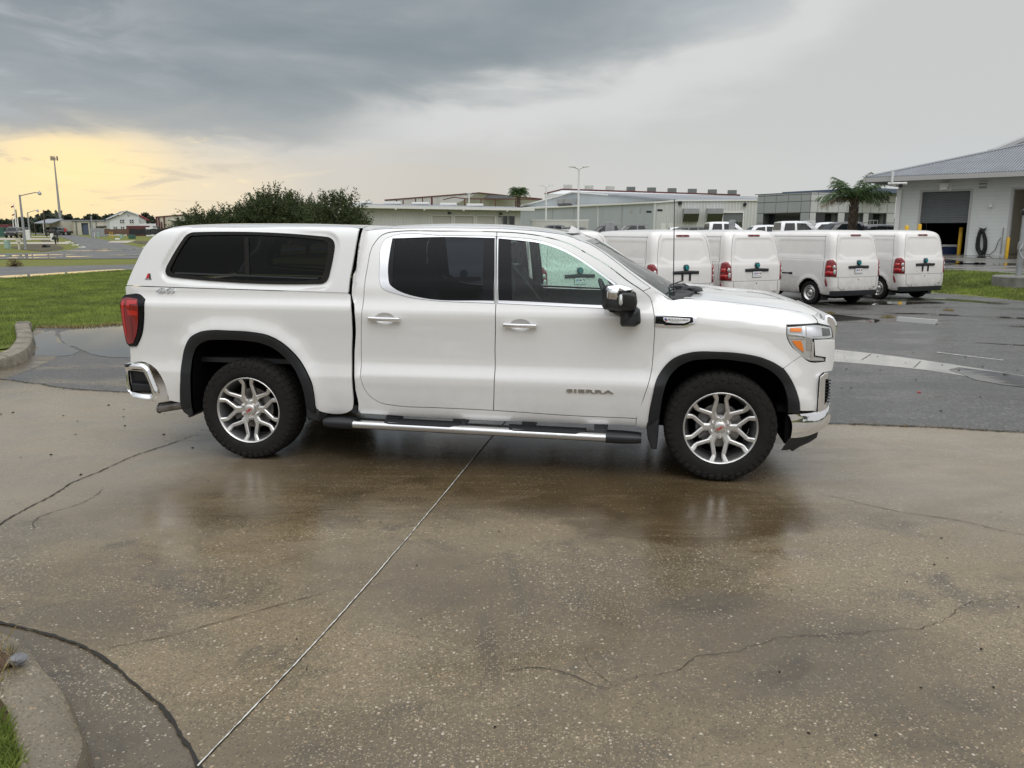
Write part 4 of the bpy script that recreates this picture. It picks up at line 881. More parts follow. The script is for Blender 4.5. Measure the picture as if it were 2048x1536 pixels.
# main roof plane over the front wall
dW = (mxW.to_3x3() @ Vector((1, 0, 0))); r1 = Vector((w1.x, w1.y, 0)); apx = mxG @ Vector((ua, .3, apz)); R2 = at(1514, 393, 134)
b = MB(); P4 = [mxW @ Vector((-.1, -.15, zeave+.1)), mxW @ Vector((LW+.15, -.15, zeave+.1)), R2, apx+Vector((0, 0, .08))]; b.add(P4+[p+Vector((0, 0, -.2)) for p in P4], [(0, 1, 2, 3), (7, 6, 5, 4), (0, 4, 5, 1), (1, 5, 6, 2), (2, 6, 7, 3), (3, 7, 4, 0)]); rf = sb(b, 'roof', 'metal_roof', WH)
b = MB(); bar(b, P4[0].lerp(P4[3], .62)+Vector((0, 0, .1)), P4[1].lerp(P4[2], .18)+Vector((0, 0, .1)), .05, .2); o = b.build('roof_seam', 'trim_white'); o.parent = rf
# lean-to in front of the gable end
q0 = at(1309, 463, 106); q1 = at(1030, 463, 138); mxT, LT = rot_frame(Vector((q1.x, q1.y, 0)), Vector((q0.x, q0.y, 0)))
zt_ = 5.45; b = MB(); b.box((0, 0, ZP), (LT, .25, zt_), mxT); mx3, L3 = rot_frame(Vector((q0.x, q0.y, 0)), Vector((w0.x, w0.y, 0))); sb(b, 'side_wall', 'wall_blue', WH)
b = MB(); q = [Vector((0, 0, ZP)), Vector((L3, 0, ZP)), Vector((L3, 0, zeave-.1)), Vector((0, 0, zt_))]; b.add([mx3 @ p for p in q]+[mx3 @ (p+Vector((0, .2, 0))) for p in q], [(0, 1, 2, 3), (7, 6, 5, 4), (0, 4, 5, 1), (1, 5, 6, 2), (2, 6, 7, 3), (3, 7, 4, 0)]); sb(b, 'end_wall', 'wall_rib', WH)
b = MB(); ribs(b, L3, ZP, zt_, .42, (), .05, .1, mx3); tag(sb(b, 'wall_rib', 'wall_white', WH), kind='stuff')
b = MB(); bar(b, mxT @ Vector((0, -.1, zt_+.1)), mxT @ Vector((LT+.1, -.1, zt_+.1)), .22, .3); bar(b, mx3 @ Vector((0, -.1, zt_+.1)), mx3 @ Vector((L3, -.1, zeave+.0)), .2, .25); sb(b, 'eave_trim', 'trim_white', WH)
b = MB(); q = [mxT @ Vector((0, 0, zt_+.2)), mxT @ Vector((LT, 0, zt_+.2)), mxG @ Vector((LG, .3, zeave)), mxG @ Vector((0, .3, zeave))]; b.add(q, [(0, 1, 2, 3)]); sb(b, 'lean_to_roof', 'trim_white', WH)
for u in (1105, 1147, 1196, 1243, 1308):
    x = ux(mxT, None, u); b = MB(); b.box((x-.06, -.12, ZP), (x+.06, 0, zt_), mxT); sb(b, 'downpipe', 'trim_white' if u in (1196, 1308) else 'trim_grey', WH)
for u in (1262, 1280):
    x = ux(mxT, None, u); b = MB(); b.box((x-.2, -.08, 4.4), (x+.1, 0, 4.85), mxT); sb(b, 'wall_vent', 'trim_grey', WH)
def hood(c, mx, sgn, w=2.0, h=1.75, par=WH):     # sheet metal intake hood, open side sloping
    b = MB(); P = [(0, 0), (-1.5, -.1), (-1.5, -.75), (-.5, -h), (0, -h)]
    a = [(0, y, z) for y, z in P]; k = [(w, y, z) for y, z in P]; n = len(P); T = mx @ Matrix.Translation(c)
    b.add(a+k, [tuple(range(n)), tuple(range(n, 2*n))[::-1], (0, n, n+1, 1), (1, n+1, n+2, 2), (0, 4, n+4, n)], T); o = sb(b, 'vent_hood', 'galv', par)
    b = MB(); b.add([(.08, -1.42, -.80), (w-.08, -1.42, -.80), (w-.08, -.56, -h+.02), (.08, -.56, -h+.02)], [(0, 1, 2, 3)], T); s2 = b.build('hood_opening', 'car_grey'); s2.parent = o
for u, v in ((1364, 418), (1411, 418)):
    x = ux(mxW, None, u); hood((x, 0, CH+(463-v)/FP*109), mxW, 1)
for u in (1124, 1137): x = ux(mxG, None, u); hood((x, .35, 6.95), mxG, 1)
for u, v in ((1358, 408), (1486, 411)):
    x = ux(mxW, None, u); b = MB(); b.lathe([(0, 0), (-.15, .22), (-.3, .25), (-.32, 0)], 12, 'y', mxW @ Matrix.Translation((x, 0, CH+(463-v)/FP*109))); sb(b, 'floodlight', 'black_plastic', WH)
for u, v in ((1319, 421), (1297, 424)):
    p = at(u, v, 104); b = MB(); b.box((p.x-.3, p.y-.5, p.z-.12), (p.x+.3, p.y, p.z+.15)); sb(b, 'floodlight', 'black_plastic', WH)
for u0, u1 in ((1321, 1330), (1337, 1348)):
    x0, x1 = ux(mx3, None, u0), ux(mx3, None, u1); b = MB(); b.box((x0, -.06, 1.2), (x1, 0, 2.9), mx3); sb(b, 'side_door', 'trim_white', WH)
# low link with loading bays (left of it): pale screen wall
# ---- red trimmed warehouse behind
RW = thing('red_trimmed_warehouse', (20, 165, ZP), 0, 'large warehouse with dark red roof trim rising behind the white one', 'warehouse')
a0, a1, a2 = at(1090, 387, 160), at(1124, 378.5, 165), at(1480, 390, 172)
b = MB(); q = [a0, a1, a2, Vector((a2.x, a2.y, ZP)), Vector((a0.x, a0.y, ZP))]; b.add(q+[p+Vector((0, .5, 0)) for p in q], [(0, 1, 2, 3, 4), (9, 8, 7, 6, 5), (0, 5, 6, 1), (1, 6, 7, 2), (2, 7, 8, 3), (4, 9, 5, 0)]); sb(b, 'wall', 'wall_white', RW)
b = MB(); bar(b, a0, a1, .2, .3); bar(b, a1, a2, .26, .3); sb(b, 'roof_trim', 'trim_red', RW)
for i in range(9):
    p = a1.lerp(a2, (i+.3)/9); b = MB(); b.box((p.x-.8+i*.2, p.y+1.5, p.z+.0), (p.x+.9+i*.2, p.y+2.5, p.z+1.0)); sb(b, 'ridge_vent', 'wall_rib' if i < 3 else 'shutter', RW)
# ---- second red trimmed building, left
R2_ = thing('red_framed_building', (-10, 150, ZP), 0, 'pale building with dark red frame behind the low ribbed warehouse', 'warehouse')
a0, a1, a2 = at(769, 400, 150), at(957, 385.5, 152), at(1084, 398, 158)
b = MB(); q = [a0, a1, a2, Vector((a2.x, a2.y, ZP)), Vector((a0.x, a0.y, ZP))]; b.add(q+[p+Vector((0, .5, 0)) for p in q], [(0, 1, 2, 3, 4), (9, 8, 7, 6, 5), (0, 5, 6, 1), (1, 6, 7, 2), (4, 9, 5, 0), (2, 7, 8, 3)]); sb(b, 'wall', 'wall_rib', R2_)
b = MB(); bar(b, a0, a1, .16, .3); bar(b, a1, a2, .18, .3); m0, m1, m2 = at(886, 399.5, 149), at(908, 394.5, 149), at(930, 397.5, 149); bar(b, m0, m1, .15, .2); bar(b, m1, m2, .15, .2); bar(b, m2, at(1081, 398.5, 155), .18, .2); sb(b, 'roof_trim', 'trim_red', R2_)
for u, v in ((793, 400), (806, 400), (831, 397), (845, 395), (864, 393), (929, 397), (962, 398), (991, 398), (1031, 398)):
    p = at(u, v, 149); b = MB(); b.box((p.x-.08 if u != 864 else p.x-.2, p.y-.1, ZP), (p.x+.08 if u != 864 else p.x+.1, p.y+.3, p.z)); sb(b, 'column', 'trim_red', R2_)
b = MB(); p = at(962, 394.5, 153); b.box((p.x-1, p.y, p.z-.3), (p.x+6, p.y+1, p.z+.35)); sb(b, 'roof_vent', 'shutter', R2_)
# ---- low ribbed warehouse with roller doors
LW_ = thing('low_warehouse', (-10, 90, ZP), 0, 'low beige ribbed metal warehouse with three roller doors and blue grey roof', 'warehouse')
l0 = at(690, 463, 84); l1 = at(1041, 463, 96); mxB, LB = rot_frame(Vector((l0.x, l0.y, 0)), Vector((l1.x, l1.y, 0))); zb = 4.42
dr = [(ux(mxB, None, a), ux(mxB, None, c)) for a, c in ((864.5, 903), (909.5, 947), (953.5, 989))]; wd = (ux(mxB, None, 996.5), ux(mxB, None, 1030.5))
ops = [(a, c, ZP, 3.55) for a, c in dr]+[(wd[0], wd[1], ZP+.8, 3.62)]
b = MB(); wall_open(b, LB, ZP, zb, ops, .2, mxB); sb(b, 'wall', 'wall_rib', LW_)
b = MB(); ribs(b, LB, ZP, zb, .32, ops, .035, .07, mxB); tag(sb(b, 'wall_rib', 'wall_rib', LW_), kind='stuff')
for a, c in dr:
    b = MB(); b.box((a, .1, ZP), (c, .16, 3.55), mxB); o = sb(b, 'roller_door', 'door_beige', LW_); b = MB(); b.box((a-.08, -.06, ZP), (a, .02, 3.6), mxB); b.box((c, -.06, ZP), (c+.08, .02, 3.6), mxB); b.box((a, -.06, 3.55), (c, .02, 3.63), mxB); sb(b, 'door_trim', 'trim_white', LW_)
b = MB(); b.box((wd[0], .12, ZP+.8), (wd[1], .2, 3.62), mxB); sb(b, 'window', 'dark_glass', LW_); b = MB()
for t_ in (.0, .2, .26, .55, .62, .96): x = wd[0]+(wd[1]-wd[0])*t_; b.box((x, .05, ZP+.8), (x+.07, .12, 3.62), mxB)
b.box((wd[0], .05, 2.3), (wd[0]+.5, .12, 3.5), mxB); sb(b, 'window_frame', 'trim_grey', LW_)
bk0 = at(722, 405.5, 104); bk1 = at(1022, 413.5, 108)
b = MB(); q = [mxB @ Vector((-1.2, -.9, zb+.05)), mxB @ Vector((LB+1.3, -.9, zb+.05)), bk1, bk0+Vector((-4, 0, 0))]; b.add(q+[p+Vector((0, 0, -.12)) for p in q], [(0, 1, 2, 3), (7, 6, 5, 4), (0, 4, 5, 1), (1, 5, 6, 2), (2, 6, 7, 3), (3, 7, 4, 0)]); rf = sb(b, 'roof', 'metal_roof', LW_)
b = MB(); b.box((-1.2, -1.02, zb-.2), (LB+1.3, -.88, zb+.1), mxB); sb(b, 'gutter', 'trim_white', LW_)
b = MB(); b.box((-1.2, -.88, zb-.12), (LB+1.2, .0, zb-.08), mxB); sb(b, 'soffit', 'trim_grey', LW_)
for u, v0, v1, w in ((733, 401, 404.5, 20), (785.5, 402, 406, 33), (842, 403, 407, 33), (897, 404.5, 409, 32), (950, 406, 410, 32)):
    p = at(u, v1+1, 103); q = at(u, v0, 103); hw = w/FP*103/2; b = MB(); b.prism([(-hw, 0), (hw, 0), (hw, q.z-p.z), (-hw, q.z-p.z)], -.6, .6, Matrix.Translation((p.x, 103, p.z-.1)), .05); sb(b, 'ridge_vent', 'trim_white', LW_)
for u in (898.5, 1000.5):
    x = ux(mxB, None, u); b = MB(); b.box((x-.15, -.3, 3.75), (x+.15, 0, 3.95), mxB); sb(b, 'floodlight', 'black_plastic', LW_)
for u in (785, 841.5, 919, 1005.5): x = ux(mxB, None, u); b = MB(); b.box((x-.1, -1.0, zb-.32), (x+.1, -.85, zb-.2), mxB); sb(b, 'eave_light', 'trim_white', LW_)
# ---- parking lot lamps with twin or quad heads
def lot_lamp(u, v, y, heads, label):
    p = at(u, v, y); H = p.z-ZP; t = thing('parking_lamp', (p.x, y, ZP), 0, label, 'lamp post', 'white parking lot lamps')
    b = MB(); b.lathe([(0, .28), (.6, .28), (.61, .11), (H-.15, .085), (H-.15, 0)], 12, 'z'); b.build('pole', 'lamp_white', t, 40)
    s = H/9.0
    for k, (dx, dy) in enumerate(heads):
        b = MB(); e = Vector((dx, dy, 0)); b.tube([(0, 0, H-.35), (dx*.12, dy*.12, H-.12), (dx*.45, dy*.45, H)], .05, 6); b.build('arm', 'lamp_white', t, 60)
        b = MB(); d = e.normalized(); nn = Vector((-d.y, d.x, 0)); L0, L1 = .4*e.length, 1.0*e.length; w = .2
        ring = [d*L0-nn*w*.5, d*(L0+.1)-nn*w, d*L1-nn*w*.8, d*(L1+.06), d*L1+nn*w*.8, d*(L0+.1)+nn*w, d*L0+nn*w*.5]
        b.add([r+Vector((0, 0, H-.03+.08*i/7)) for i, r in enumerate(ring)][:0] or [(r.x, r.y, H-.02+(r.dot(d)-L0)*.08) for r in ring]+[(r.x*.97, r.y*.97, H+.07+(r.dot(d)-L0)*.06) for r in ring], [tuple(range(7))[::-1], tuple(range(7, 14))]+[(i, (i+1) % 7, 7+(i+1) % 7, 7+i) for i in range(7)]); b.build('lamp_head', 'lamp_white', t)
    return t
lot_lamp(1158, 334.5, 78, [(-.92, -.35), (.92, -.35), (-.92, .45), (.92, .45)], 'tallest white parking lamp with four heads, right of the others')
lot_lamp(1092.5, 371.5, 108, [(-.95, 0), (.95, 0)], 'white twin headed parking lamp between the tallest and the leftmost')
lot_lamp(938, 385.5, 110, [(-.9, 0), (.9, 0)], 'white twin headed parking lamp in front of the low warehouse')
# posts, sign backs, gate boxes near the vehicles
for u, w, v0, v1, y, name, lab in ((1216.5, .28, 444, 472, 40, 'sign_panel', 'left half of a grey metal sign back behind the vans'), (1225, .2, 444, 472, 40, 'sign_panel', 'right half of a grey metal sign back behind the vans'), (1463, .24, 440, 472, 42, 'sign_panel', 'narrow grey metal sign panel in front of the roller door'), (1469, .08, 440, 472, 42, 'sign_panel', 'thin grey strip panel beside the narrow sign panel')):
    p = at(u, v0, y); q = at(u, v1, y); b = MB(); b.prism([(-w/2, 0), (w/2, 0), (w/2, p.z-.55), (-w/2, p.z-.55)], -.05, .05, bev=.01); o = b.build(name, 'galv'); o.location = (p.x, y, .55); tag(o, lab, 'sign')
p = at(1619, 441, 58); t = thing('gate_cabinet', (p.x, 58, ZP), 0, 'white upright equipment cabinets beside the white pickup roof', 'cabinet')
b = MB(); b.box((-.38, -.2, 0), (-.03, .2, p.z-ZP)); b.build('cabinet', 'trim_white', t); b = MB(); b.box((0, -.2, 0), (.36, .2, p.z-ZP+.02)); b.build('cabinet', 'trim_white', t); b = MB(); b.tube([(0, -.22, 0), (0, -.22, 1.6)], .03, 6); b.build('pipe', 'galv', t)
# trailer / screen behind vehicles left of centre
p0, p1 = at(1062, 440, 100), at(1175, 440, 100); t = thing('container', ((p0.x+p1.x)/2, 100, ZP), 0, 'long low pale container in front of the white warehouse', 'container')
hw = (p1.x-p0.x)/2; b = MB(); b.box((-hw, -1.2, 0), (hw, 1.2, p0.z-ZP-.1)); b.build('body', 'wall_rib', t); b = MB(); b.box((-hw-.05, -1.25, p0.z-ZP-.1), (hw+.05, 1.25, p0.z-ZP+.02)); b.build('top_rail', 'trim_white', t)
b = MB(); k = hw*2*.26
for i in range(12): x = hw-k+i*k/11.5; b.box((x-.06, -1.26, .1), (x+.06, -1.2, p0.z-ZP-.12))
tag(b.build('side_rib', 'wall_rib', t), kind='stuff')
# ---------------------------------------------------------------- far left of the picture
def T3(u, v, y): p = at(u, v, y); return p
def gz(x, y): return terr(x, y)
def boxat(name, u0, u1, v0, y, m, depth, label, cat, zbase=None, group=None):
    p0, p1 = at(u0, v0, y), at(u1, v0, y); x = (p0.x+p1.x)/2; zb_ = gz(x, y) if zbase is None else zbase
    hw = (p1.x-p0.x)/2; b = MB(); b.prism([(-hw, 0), (hw, 0), (hw, p0.z-zb_), (-hw, p0.z-zb_)], 0, depth, bev=min(.04, hw*.2)); o = b.build(name, m); o.location = (x, y, zb_); return tag(o, label, cat, group)
# cell tower
y = 330; p = at(120.5, 437, y); q = at(105.3, 312, y); xt = at(113, 375, y).x; zg = 1.4
t = thing('cell_tower', (p.x, y, zg), 0, 'tall slender cell tower with antenna crown against the yellow sky', 'tower'); H = at(105, 309, y).z-zg
b = MB(); b.lathe([(0, .62), (H*.5, .38), (H-.6, .2), (H-.6, 0)], 16, 'z'); b.build('mast', 'galv', t, 60)
b = MB(); b.lathe([(H-1.6, .4), (H-1.6, .55), (H-1.2, .55), (H-1.2, .3)], 12, 'z')
for k in range(3): a = 2*math.pi*k/3+.2; c, s = math.cos(a), math.sin(a); b.tube([(0, 0, H-1.8), (1.0*c, 1.0*s, H-1.8)], .06, 5); b.tube([(1.0*c-.85*s, 1.0*s+.85*c, H-1.8), (1.0*c+.85*s, 1.0*s-.85*c, H-1.8)], .05, 5)
b.build('platform', 'galv', t)
am = None
for k in range(3):
    a = 2*math.pi*k/3+.2; c, s = math.cos(a), math.sin(a)
    for j in (-1.3, -.45, .45, 1.3):
        b = MB(); b.box((-.07, -.05, -.85), (.07, .05, .85)); am = am or b.mesh('antenna'); o = link('antenna', am, 'alloy_dark', t); o.location = (1.15*c-j*.5*s, 1.15*s+j*.5*c, H-1.5); o.rotation_euler.z = a
def street_light(u, v, ub, vb, y, ua_, va_, label):
    p = at(u, v, y); zb_ = gz(p.x, y); pb = at(ub, vb, y); H = p.z-zb_; t = thing('street_light', (pb.x*.5+p.x*.5, y, zb_), 0, label, 'street light', 'street lights along the side road')
    a = at(ua_, va_, y); dx = a.x-p.x; dz = a.z-p.z; r = .11 if y < 100 else .14
    b = MB(); b.lathe([(0, r*1.3), (H, r*.7), (H, 0)], 10, 'z'); b.build('pole', 'galv', t, 60)
    b = MB(); b.tube([(0, 0, H-.1), (dx*.35, 0, H-.1+dz*.45+.05), (dx*.75, 0, H+dz*.95), (dx*.97, 0, H+dz)], r*.4, 6); b.build('arm', 'galv', t, 60)
    k = .62 if y < 100 else .85; b = MB(); b.lathe([(.28*k, 0), (.26*k, .06*k), (.1*k, .1*k), (-.05*k, .24*k), (-.3*k, .26*k), (-.38*k, .12*k), (-.4*k, 0)], 12, 'z', Matrix.Translation((dx, 0, H+dz))); b.build('lamp_head', 'galv', t, 50)
street_light(39.5, 389.5, 51, 499, 77, 79.5, 385, 'taller nearer street light with a drooping lamp at far left')
street_light(55.7, 424.5, 59.6, 475, 153, 76, 420.5, 'shorter farther street light with a drooping lamp at far left')
def flagpole(u, v, y, fv, fl, label, cols):
    p = at(u, v, y); zb_ = gz(p.x, y); t = thing('flagpole', (p.x, y, zb_), 0, label, 'flagpole'); H = p.z-zb_
    b = MB(); b.lathe([(0, .14), (H, .07), (H, 0)], 8, 'z'); b.build('pole', 'trim_white', t, 60)
    b = MB(); w = fl/FP*y; h = w*.62; z1 = CH+(463-fv)/FP*y-zb_
    b.grid(lambda a, c: (-w*a*.95, .25*math.sin(a*6), z1-h*c-w*.85*a*(1-.25*c)), 10, 4); b.grid(lambda a, c: (-w*a*.95, .25*math.sin(a*6)+.02, z1-h*c-w*.85*a*(1-.25*c)), 10, 4); b.build('flag', cols, t, 180)
flagpole(27.3, 407, 170, 411, 6, 'tallest flagpole with a limp red flag', 'flag_red'); flagpole(28.8, 424, 175, 427, 5.5, 'second flagpole with a smaller red flag', 'flag_red'); flagpole(24.8, 434, 165, 437, 3, 'short flagpole with a dark flag beside the dark pickup', 'roof_blue')
for i, (u, v, y, lab) in enumerate(((31.5, 419, 190, 'thick brown utility pole beside the flags'), (86.5, 420, 175, 'brown utility pole left of the beige canopy'), (182, 432, 150, 'thin grey post in front of the beige warehouse'), (34.5, 436, 165, 'pale slim post right of the flagpoles'))):
    p = at(u, v, y); zb_ = gz(p.x, y); t = thing('utility_pole', (p.x, y, zb_), 0, lab, 'utility pole'); b = MB(); b.lathe([(0, .16), (p.z-zb_, .11), (p.z-zb_, 0)], 8, 'z'); b.build('pole', ('bark', 'bark', 'galv', 'trim_white')[i], t, 60)
    if i == 0: b = MB(); b.box((-.1, -.1, p.z-zb_-2.4), (1.0, .1, p.z-zb_-2.25)); b.build('crossarm', 'bark', t)
# beige warehouse with canopy
BW = thing('beige_warehouse', (-95, 200, 1.0), 0, 'long low beige warehouse with lean-to canopy and dark door', 'warehouse')
b0, b1 = at(129, 441, 196), at(214, 441, 196); zg = gz(b0.x, 196)-.4; mxQ, LQ = rot_frame(Vector((b0.x, b0.y, 0)), Vector((b1.x, b1.y, 0))); z1 = b0.z
da, db = ux(mxQ, None, 163.5), ux(mxQ, None, 177.5)
b = MB(); wall_open(b, LQ, zg, z1, [(da, db, zg, at(170, 446, 196).z)], .3, mxQ); sb(b, 'wall', 'wall_cream', BW); b = MB(); b.box((da, .5, zg), (db, .6, z1-.4), mxQ); sb(b, 'door', 'roof_blue', BW)
b = MB(); b.box((-.5, -.3, z1-.12), (LQ+.5, 8, z1+.12), mxQ); sb(b, 'roof', 'metal_roof', BW)
for u in (154, 182, 194): x = ux(mxQ, None, u); b = MB(); b.box((x-.1, -.15, zg), (x+.1, 0, z1-.1), mxQ); sb(b, 'downpipe', 'shutter', BW)
b = MB(); x0, x1 = ux(mxQ, None, 193), LQ; b.box((x0, -2, z1-1.35), (x1, 0, z1-1.2), mxQ); sb(b, 'awning', 'trim_grey', BW); b = MB(); b.box((x0+.8, -.03, zg), (x1-1, 0, z1-1.5), mxQ); sb(b, 'shutter_door', 'shutter', BW)
c0_, c1_ = at(96.5, 441, 193), at(131, 441, 193); b = MB(); b.box((c0_.x-.2, 192, zg), (c1_.x, 199, z1-.2)); sb(b, 'canopy_wall', 'wall_cream', BW)
b = MB(); q = [Vector((c0_.x, 187, at(98, 445.5, 187).z)), Vector((c1_.x, 187, at(98, 445.5, 187).z)), Vector((c1_.x-1, 194, z1+.35)), Vector((c0_.x-.6, 194, z1+.35))]; b.add(q+[p-Vector((0, 0, .2)) for p in q], [(0, 1, 2, 3), (7, 6, 5, 4), (0, 4, 5, 1), (1, 5, 6, 2), (2, 6, 7, 3), (3, 7, 4, 0)]); sb(b, 'canopy_roof', 'metal_roof', BW)
for x in (c0_.x+.1, c1_.x-.2): b = MB(); b.box((x-.08, 187, zg), (x+.1, 187.2, q[0].z-.1)); sb(b, 'canopy_post', 'bark', BW)
# white two storey gabled house
WHs = thing('white_gabled_house', (-85, 188, 1), 0, 'white two storey building with blue grey gable roof and square windows', 'house')
y = 186; L_, Rr, Ap = at(218.5, 439, y), at(276, 430, y), at(255.5, 422.3, y); zg = gz(-90, y)-.5
b = MB(); q = [Vector((L_.x, y, zg)), Vector((Rr.x, y, zg)), Rr, Ap, L_]; b.add(q+[p+Vector((0, .3, 0)) for p in q], [(0, 1, 2, 3, 4), (9, 8, 7, 6, 5), (0, 5, 6, 1), (1, 6, 7, 2), (2, 7, 8, 3), (3, 8, 9, 4), (4, 9, 5, 0)]); sb(b, 'wall', 'wall_white', WHs)
sl = at(209.5, 438.5, y+12); b = MB(); q = [L_, Vector((L_.x, y, zg)), Vector((sl.x, y+12, zg)), Vector((sl.x, y+12, L_.z))]; b.add(q, [(0, 1, 2, 3)]); sb(b, 'side_wall', 'wall_white', WHs)
b = MB(); q = [L_+Vector((-.4, -.5, .1)), Ap+Vector((0, -.5, .15)), Vector((Ap.x-7.6, y+12, Ap.z+.15)), Vector((sl.x-.4, y+12, L_.z+.1))]; b.add(q, [(0, 1, 2, 3)]); q = [Ap+Vector((0, -.5, .15)), Rr+Vector((.4, -.5, .1)), Vector((Rr.x-8, y+12, Rr.z+.1)), Vector((Ap.x-7.6, y+12, Ap.z+.15))]; b.add(q, [(0, 1, 2, 3)]); sb(b, 'roof', 'roof_blue', WHs)
b = MB(); bar(b, L_+Vector((-.4, -.45, .05)), Ap+Vector((0, -.45, .1)), .18, .15); bar(b, Ap+Vector((0, -.45, .1)), Rr+Vector((.4, -.45, .05)), .18, .15); sb(b, 'barge_board', 'trim_white', WHs)
for u0, u1, v0, v1 in ((240.5, 248, 439.5, 446), (260, 267, 439.5, 446), (227.5, 234, 453.5, 459), (242, 248.5, 453.5, 459)):
    p0, p1 = at(u0, v1, y), at(u1, v0, y); b = MB(); b.box((p0.x, y-.06, p0.z), (p1.x, y-.01, p1.z)); o = sb(b, 'window', 'dark_glass', WHs)
    b = MB(); cx = (p0.x+p1.x)/2; b.box((cx-.05, y-.1, p0.z), (cx+.05, y-.06, p1.z)); b.box((p0.x, y-.1, (p0.z+p1.z)/2-.04), (p1.x, y-.061, (p0.z+p1.z)/2+.04)); b.box((p0.x-.08, y-.1, p0.z-.1), (p1.x+.08, y-.061, p0.z)); k = b.build('frame', 'trim_white'); k.parent = o
b = MB(); c = at(256.5, 430.3, y); b.lathe([(0, 0), (0, .28), (-.08, .28), (-.08, 0)], 16, 'y', Matrix.Translation((c.x, y, c.z))); sb(b, 'gable_vent', 'trim_grey', WHs)
# red roofed extension
RX = thing('red_roofed_house', (-78, 190, 1), 0, 'grey white building with red lean-to roof right of the white house', 'house'); y = 190
p = [at(276.5, 429.5, y), at(296, 440, y)]; b = MB(); q = [Vector((p[0].x, y, zg)), Vector((p[1].x-.6, y, zg)), Vector((p[1].x-.6, y, p[1].z)), p[0]]; b.add(q+[k+Vector((0, .3, 0)) for k in q], [(0, 1, 2, 3), (7, 6, 5, 4), (0, 4, 5, 1), (1, 5, 6, 2), (2, 6, 7, 3), (3, 7, 4, 0)]); sb(b, 'wall', 'wall_white', RX)
b = MB(); bar(b, p[0], p[1]+Vector((.2, 0, -.1)), .28, .5); sb(b, 'roof', 'red_roof', RX)
# beige building with red trim right of it
BX = thing('beige_red_building', (-70, 175, 1), 0, 'beige building with red roof edge and red corner posts behind the trees', 'building'); y = 172
a0, a1 = at(311.5, 434, y), at(372, 429, y); b = MB(); q = [Vector((a0.x, y, zg)), Vector((a1.x, y, zg)), a1, a0]; b.add(q+[k+Vector((0, .3, 0)) for k in q], [(0, 1, 2, 3), (7, 6, 5, 4), (0, 4, 5, 1), (1, 5, 6, 2), (2, 6, 7, 3), (3, 7, 4, 0)]); sb(b, 'wall', 'wall_cream', BX)
b = MB(); bar(b, a0, a1, .18, .4)
for u in (312, 317, 321.5, 327.5): k = at(u, 434, y-.2); b.box((k.x-.12, y-.25, zg), (k.x+.12, y, k.z)) if u != 321.5 else b.box((k.x-.1, y-.25, zg+1), (k.x+.1, y, k.z-1))
sb(b, 'red_trim', 'trim_red', BX); k0, k1 = at(331, 441, y-3), at(360, 441, y-3); b = MB(); b.box((k0.x, y-3, k0.z-.1), (k1.x, y, k0.z+.08)); sb(b, 'awning', 'trim_grey', BX); b = MB(); b.box((k0.x+.5, y-.05, zg), (k1.x, y-.01, k0.z-.1)); sb(b, 'shutter_door', 'shutter', BX)
# containers, caravan, fences
boxat('container', 252, 289, 451.5, 176, 'maroon', 2.5, 'dark maroon shipping container behind the fences', 'container'); boxat('caravan', 278, 320, 447.5, 180, 'trim_white', 2.5, 'long white flat roofed trailer behind the dark fence', 'trailer'); boxat('tank', 305, 313, 452, 170, 'shutter', 1.5, 'grey box unit on the white trailer side', 'tank')
boxat('parked_truck', 291, 306, 455, 168, 'car_white', 2, 'white vehicle roof showing above the dark fence', 'car')
def board_fence(u0, v0t, v0b, y0, u1, y1, m, label, pitch):
    p, q = at(u0, v0t, y0), at(u1, v0t, y1); n = max(2, int((q-p).length/pitch)); t = thing('board_fence', ((p.x+q.x)/2, (y0+y1)/2, gz(p.x, y0)), 0, label, 'fence'); z1_ = p.z; z0_ = at(u0, v0b, y0).z
    d = (q-p)/n; bm_ = MB(); bm_.box((0, 0, 0), (d.length*.93, .03, z1_-z0_)); me = bm_.mesh('board'); an = math.atan2(d.y, d.x)
    for i in range(n):
        o = link('board', me, m, t); k = p+d*i; o.location = (k.x-t.location.x, k.y-t.location.y, z0_-t.location.z+.06*math.sin(i*7.3)); o.rotation_euler.z = an
    bm_ = MB(); bm_.wallbox((p.x-t.location.x, p.y-t.location.y+.06), (q.x-t.location.x, q.y-t.location.y+.06), z0_+.3-t.location.z, z0_+.42-t.location.z, .05); bm_.build('rail', m, t)
board_fence(208, 458, 469, 158, 257.5, 158, 'wood_fence', 'brown wooden board fence in front of the white house', .30)
board_fence(257.5, 457.8, 469.5, 157.8, 330, 157.8, 'dark_fence', 'dark board fence running right of the brown one', .32)
# chain link panels and hedge between
boxat('chain_fence', 180, 213, 456.5, 162, 'galv', .06, 'grey mesh fence beside the beige warehouse door', 'fence')
# small street furniture on the far left
def mailbox(u, vb, y, v, label, col_, w=.5):
    p = at(u, v, y); zb_ = gz(p.x, y); t = thing('mailbox', (p.x, y, zb_), 0, label, 'mailbox'); h = p.z-zb_; b = MB(); b.box((-.06, -.06, 0), (.06, .06, h)); b.build('post', 'black_plastic', t); s = w*y/100
    b = MB(); b.prism([(-s, h-.1)]+[(-s+2*s*i/8, h+.1+s*.9*math.sin(math.pi*i/8)) for i in range(9)]+[(s, h-.1)], -.3, .3); b.build('box', col_, t)
mailbox(110.5, 488, 99.8, 478, 'black mailbox on a black post beside the side road', 'black_plastic', .26); mailbox(114, 482, 108, 468, 'black mailbox leaning on a high bracket behind the near one', 'black_plastic', .22); mailbox(93, 470, 160, 463, 'small dark mailbox in the distance by the drive', 'black_plastic', .14)
t = boxat('yard_sign', 99.5, 106, 467, 118, 'trim_white', .05, 'small white notice board beside the mailboxes', 'sign')
boxat('yard_sign', 49, 58.5, 459.5, 125, 'trim_white', .05, 'white square sign board right of the near street light', 'sign')
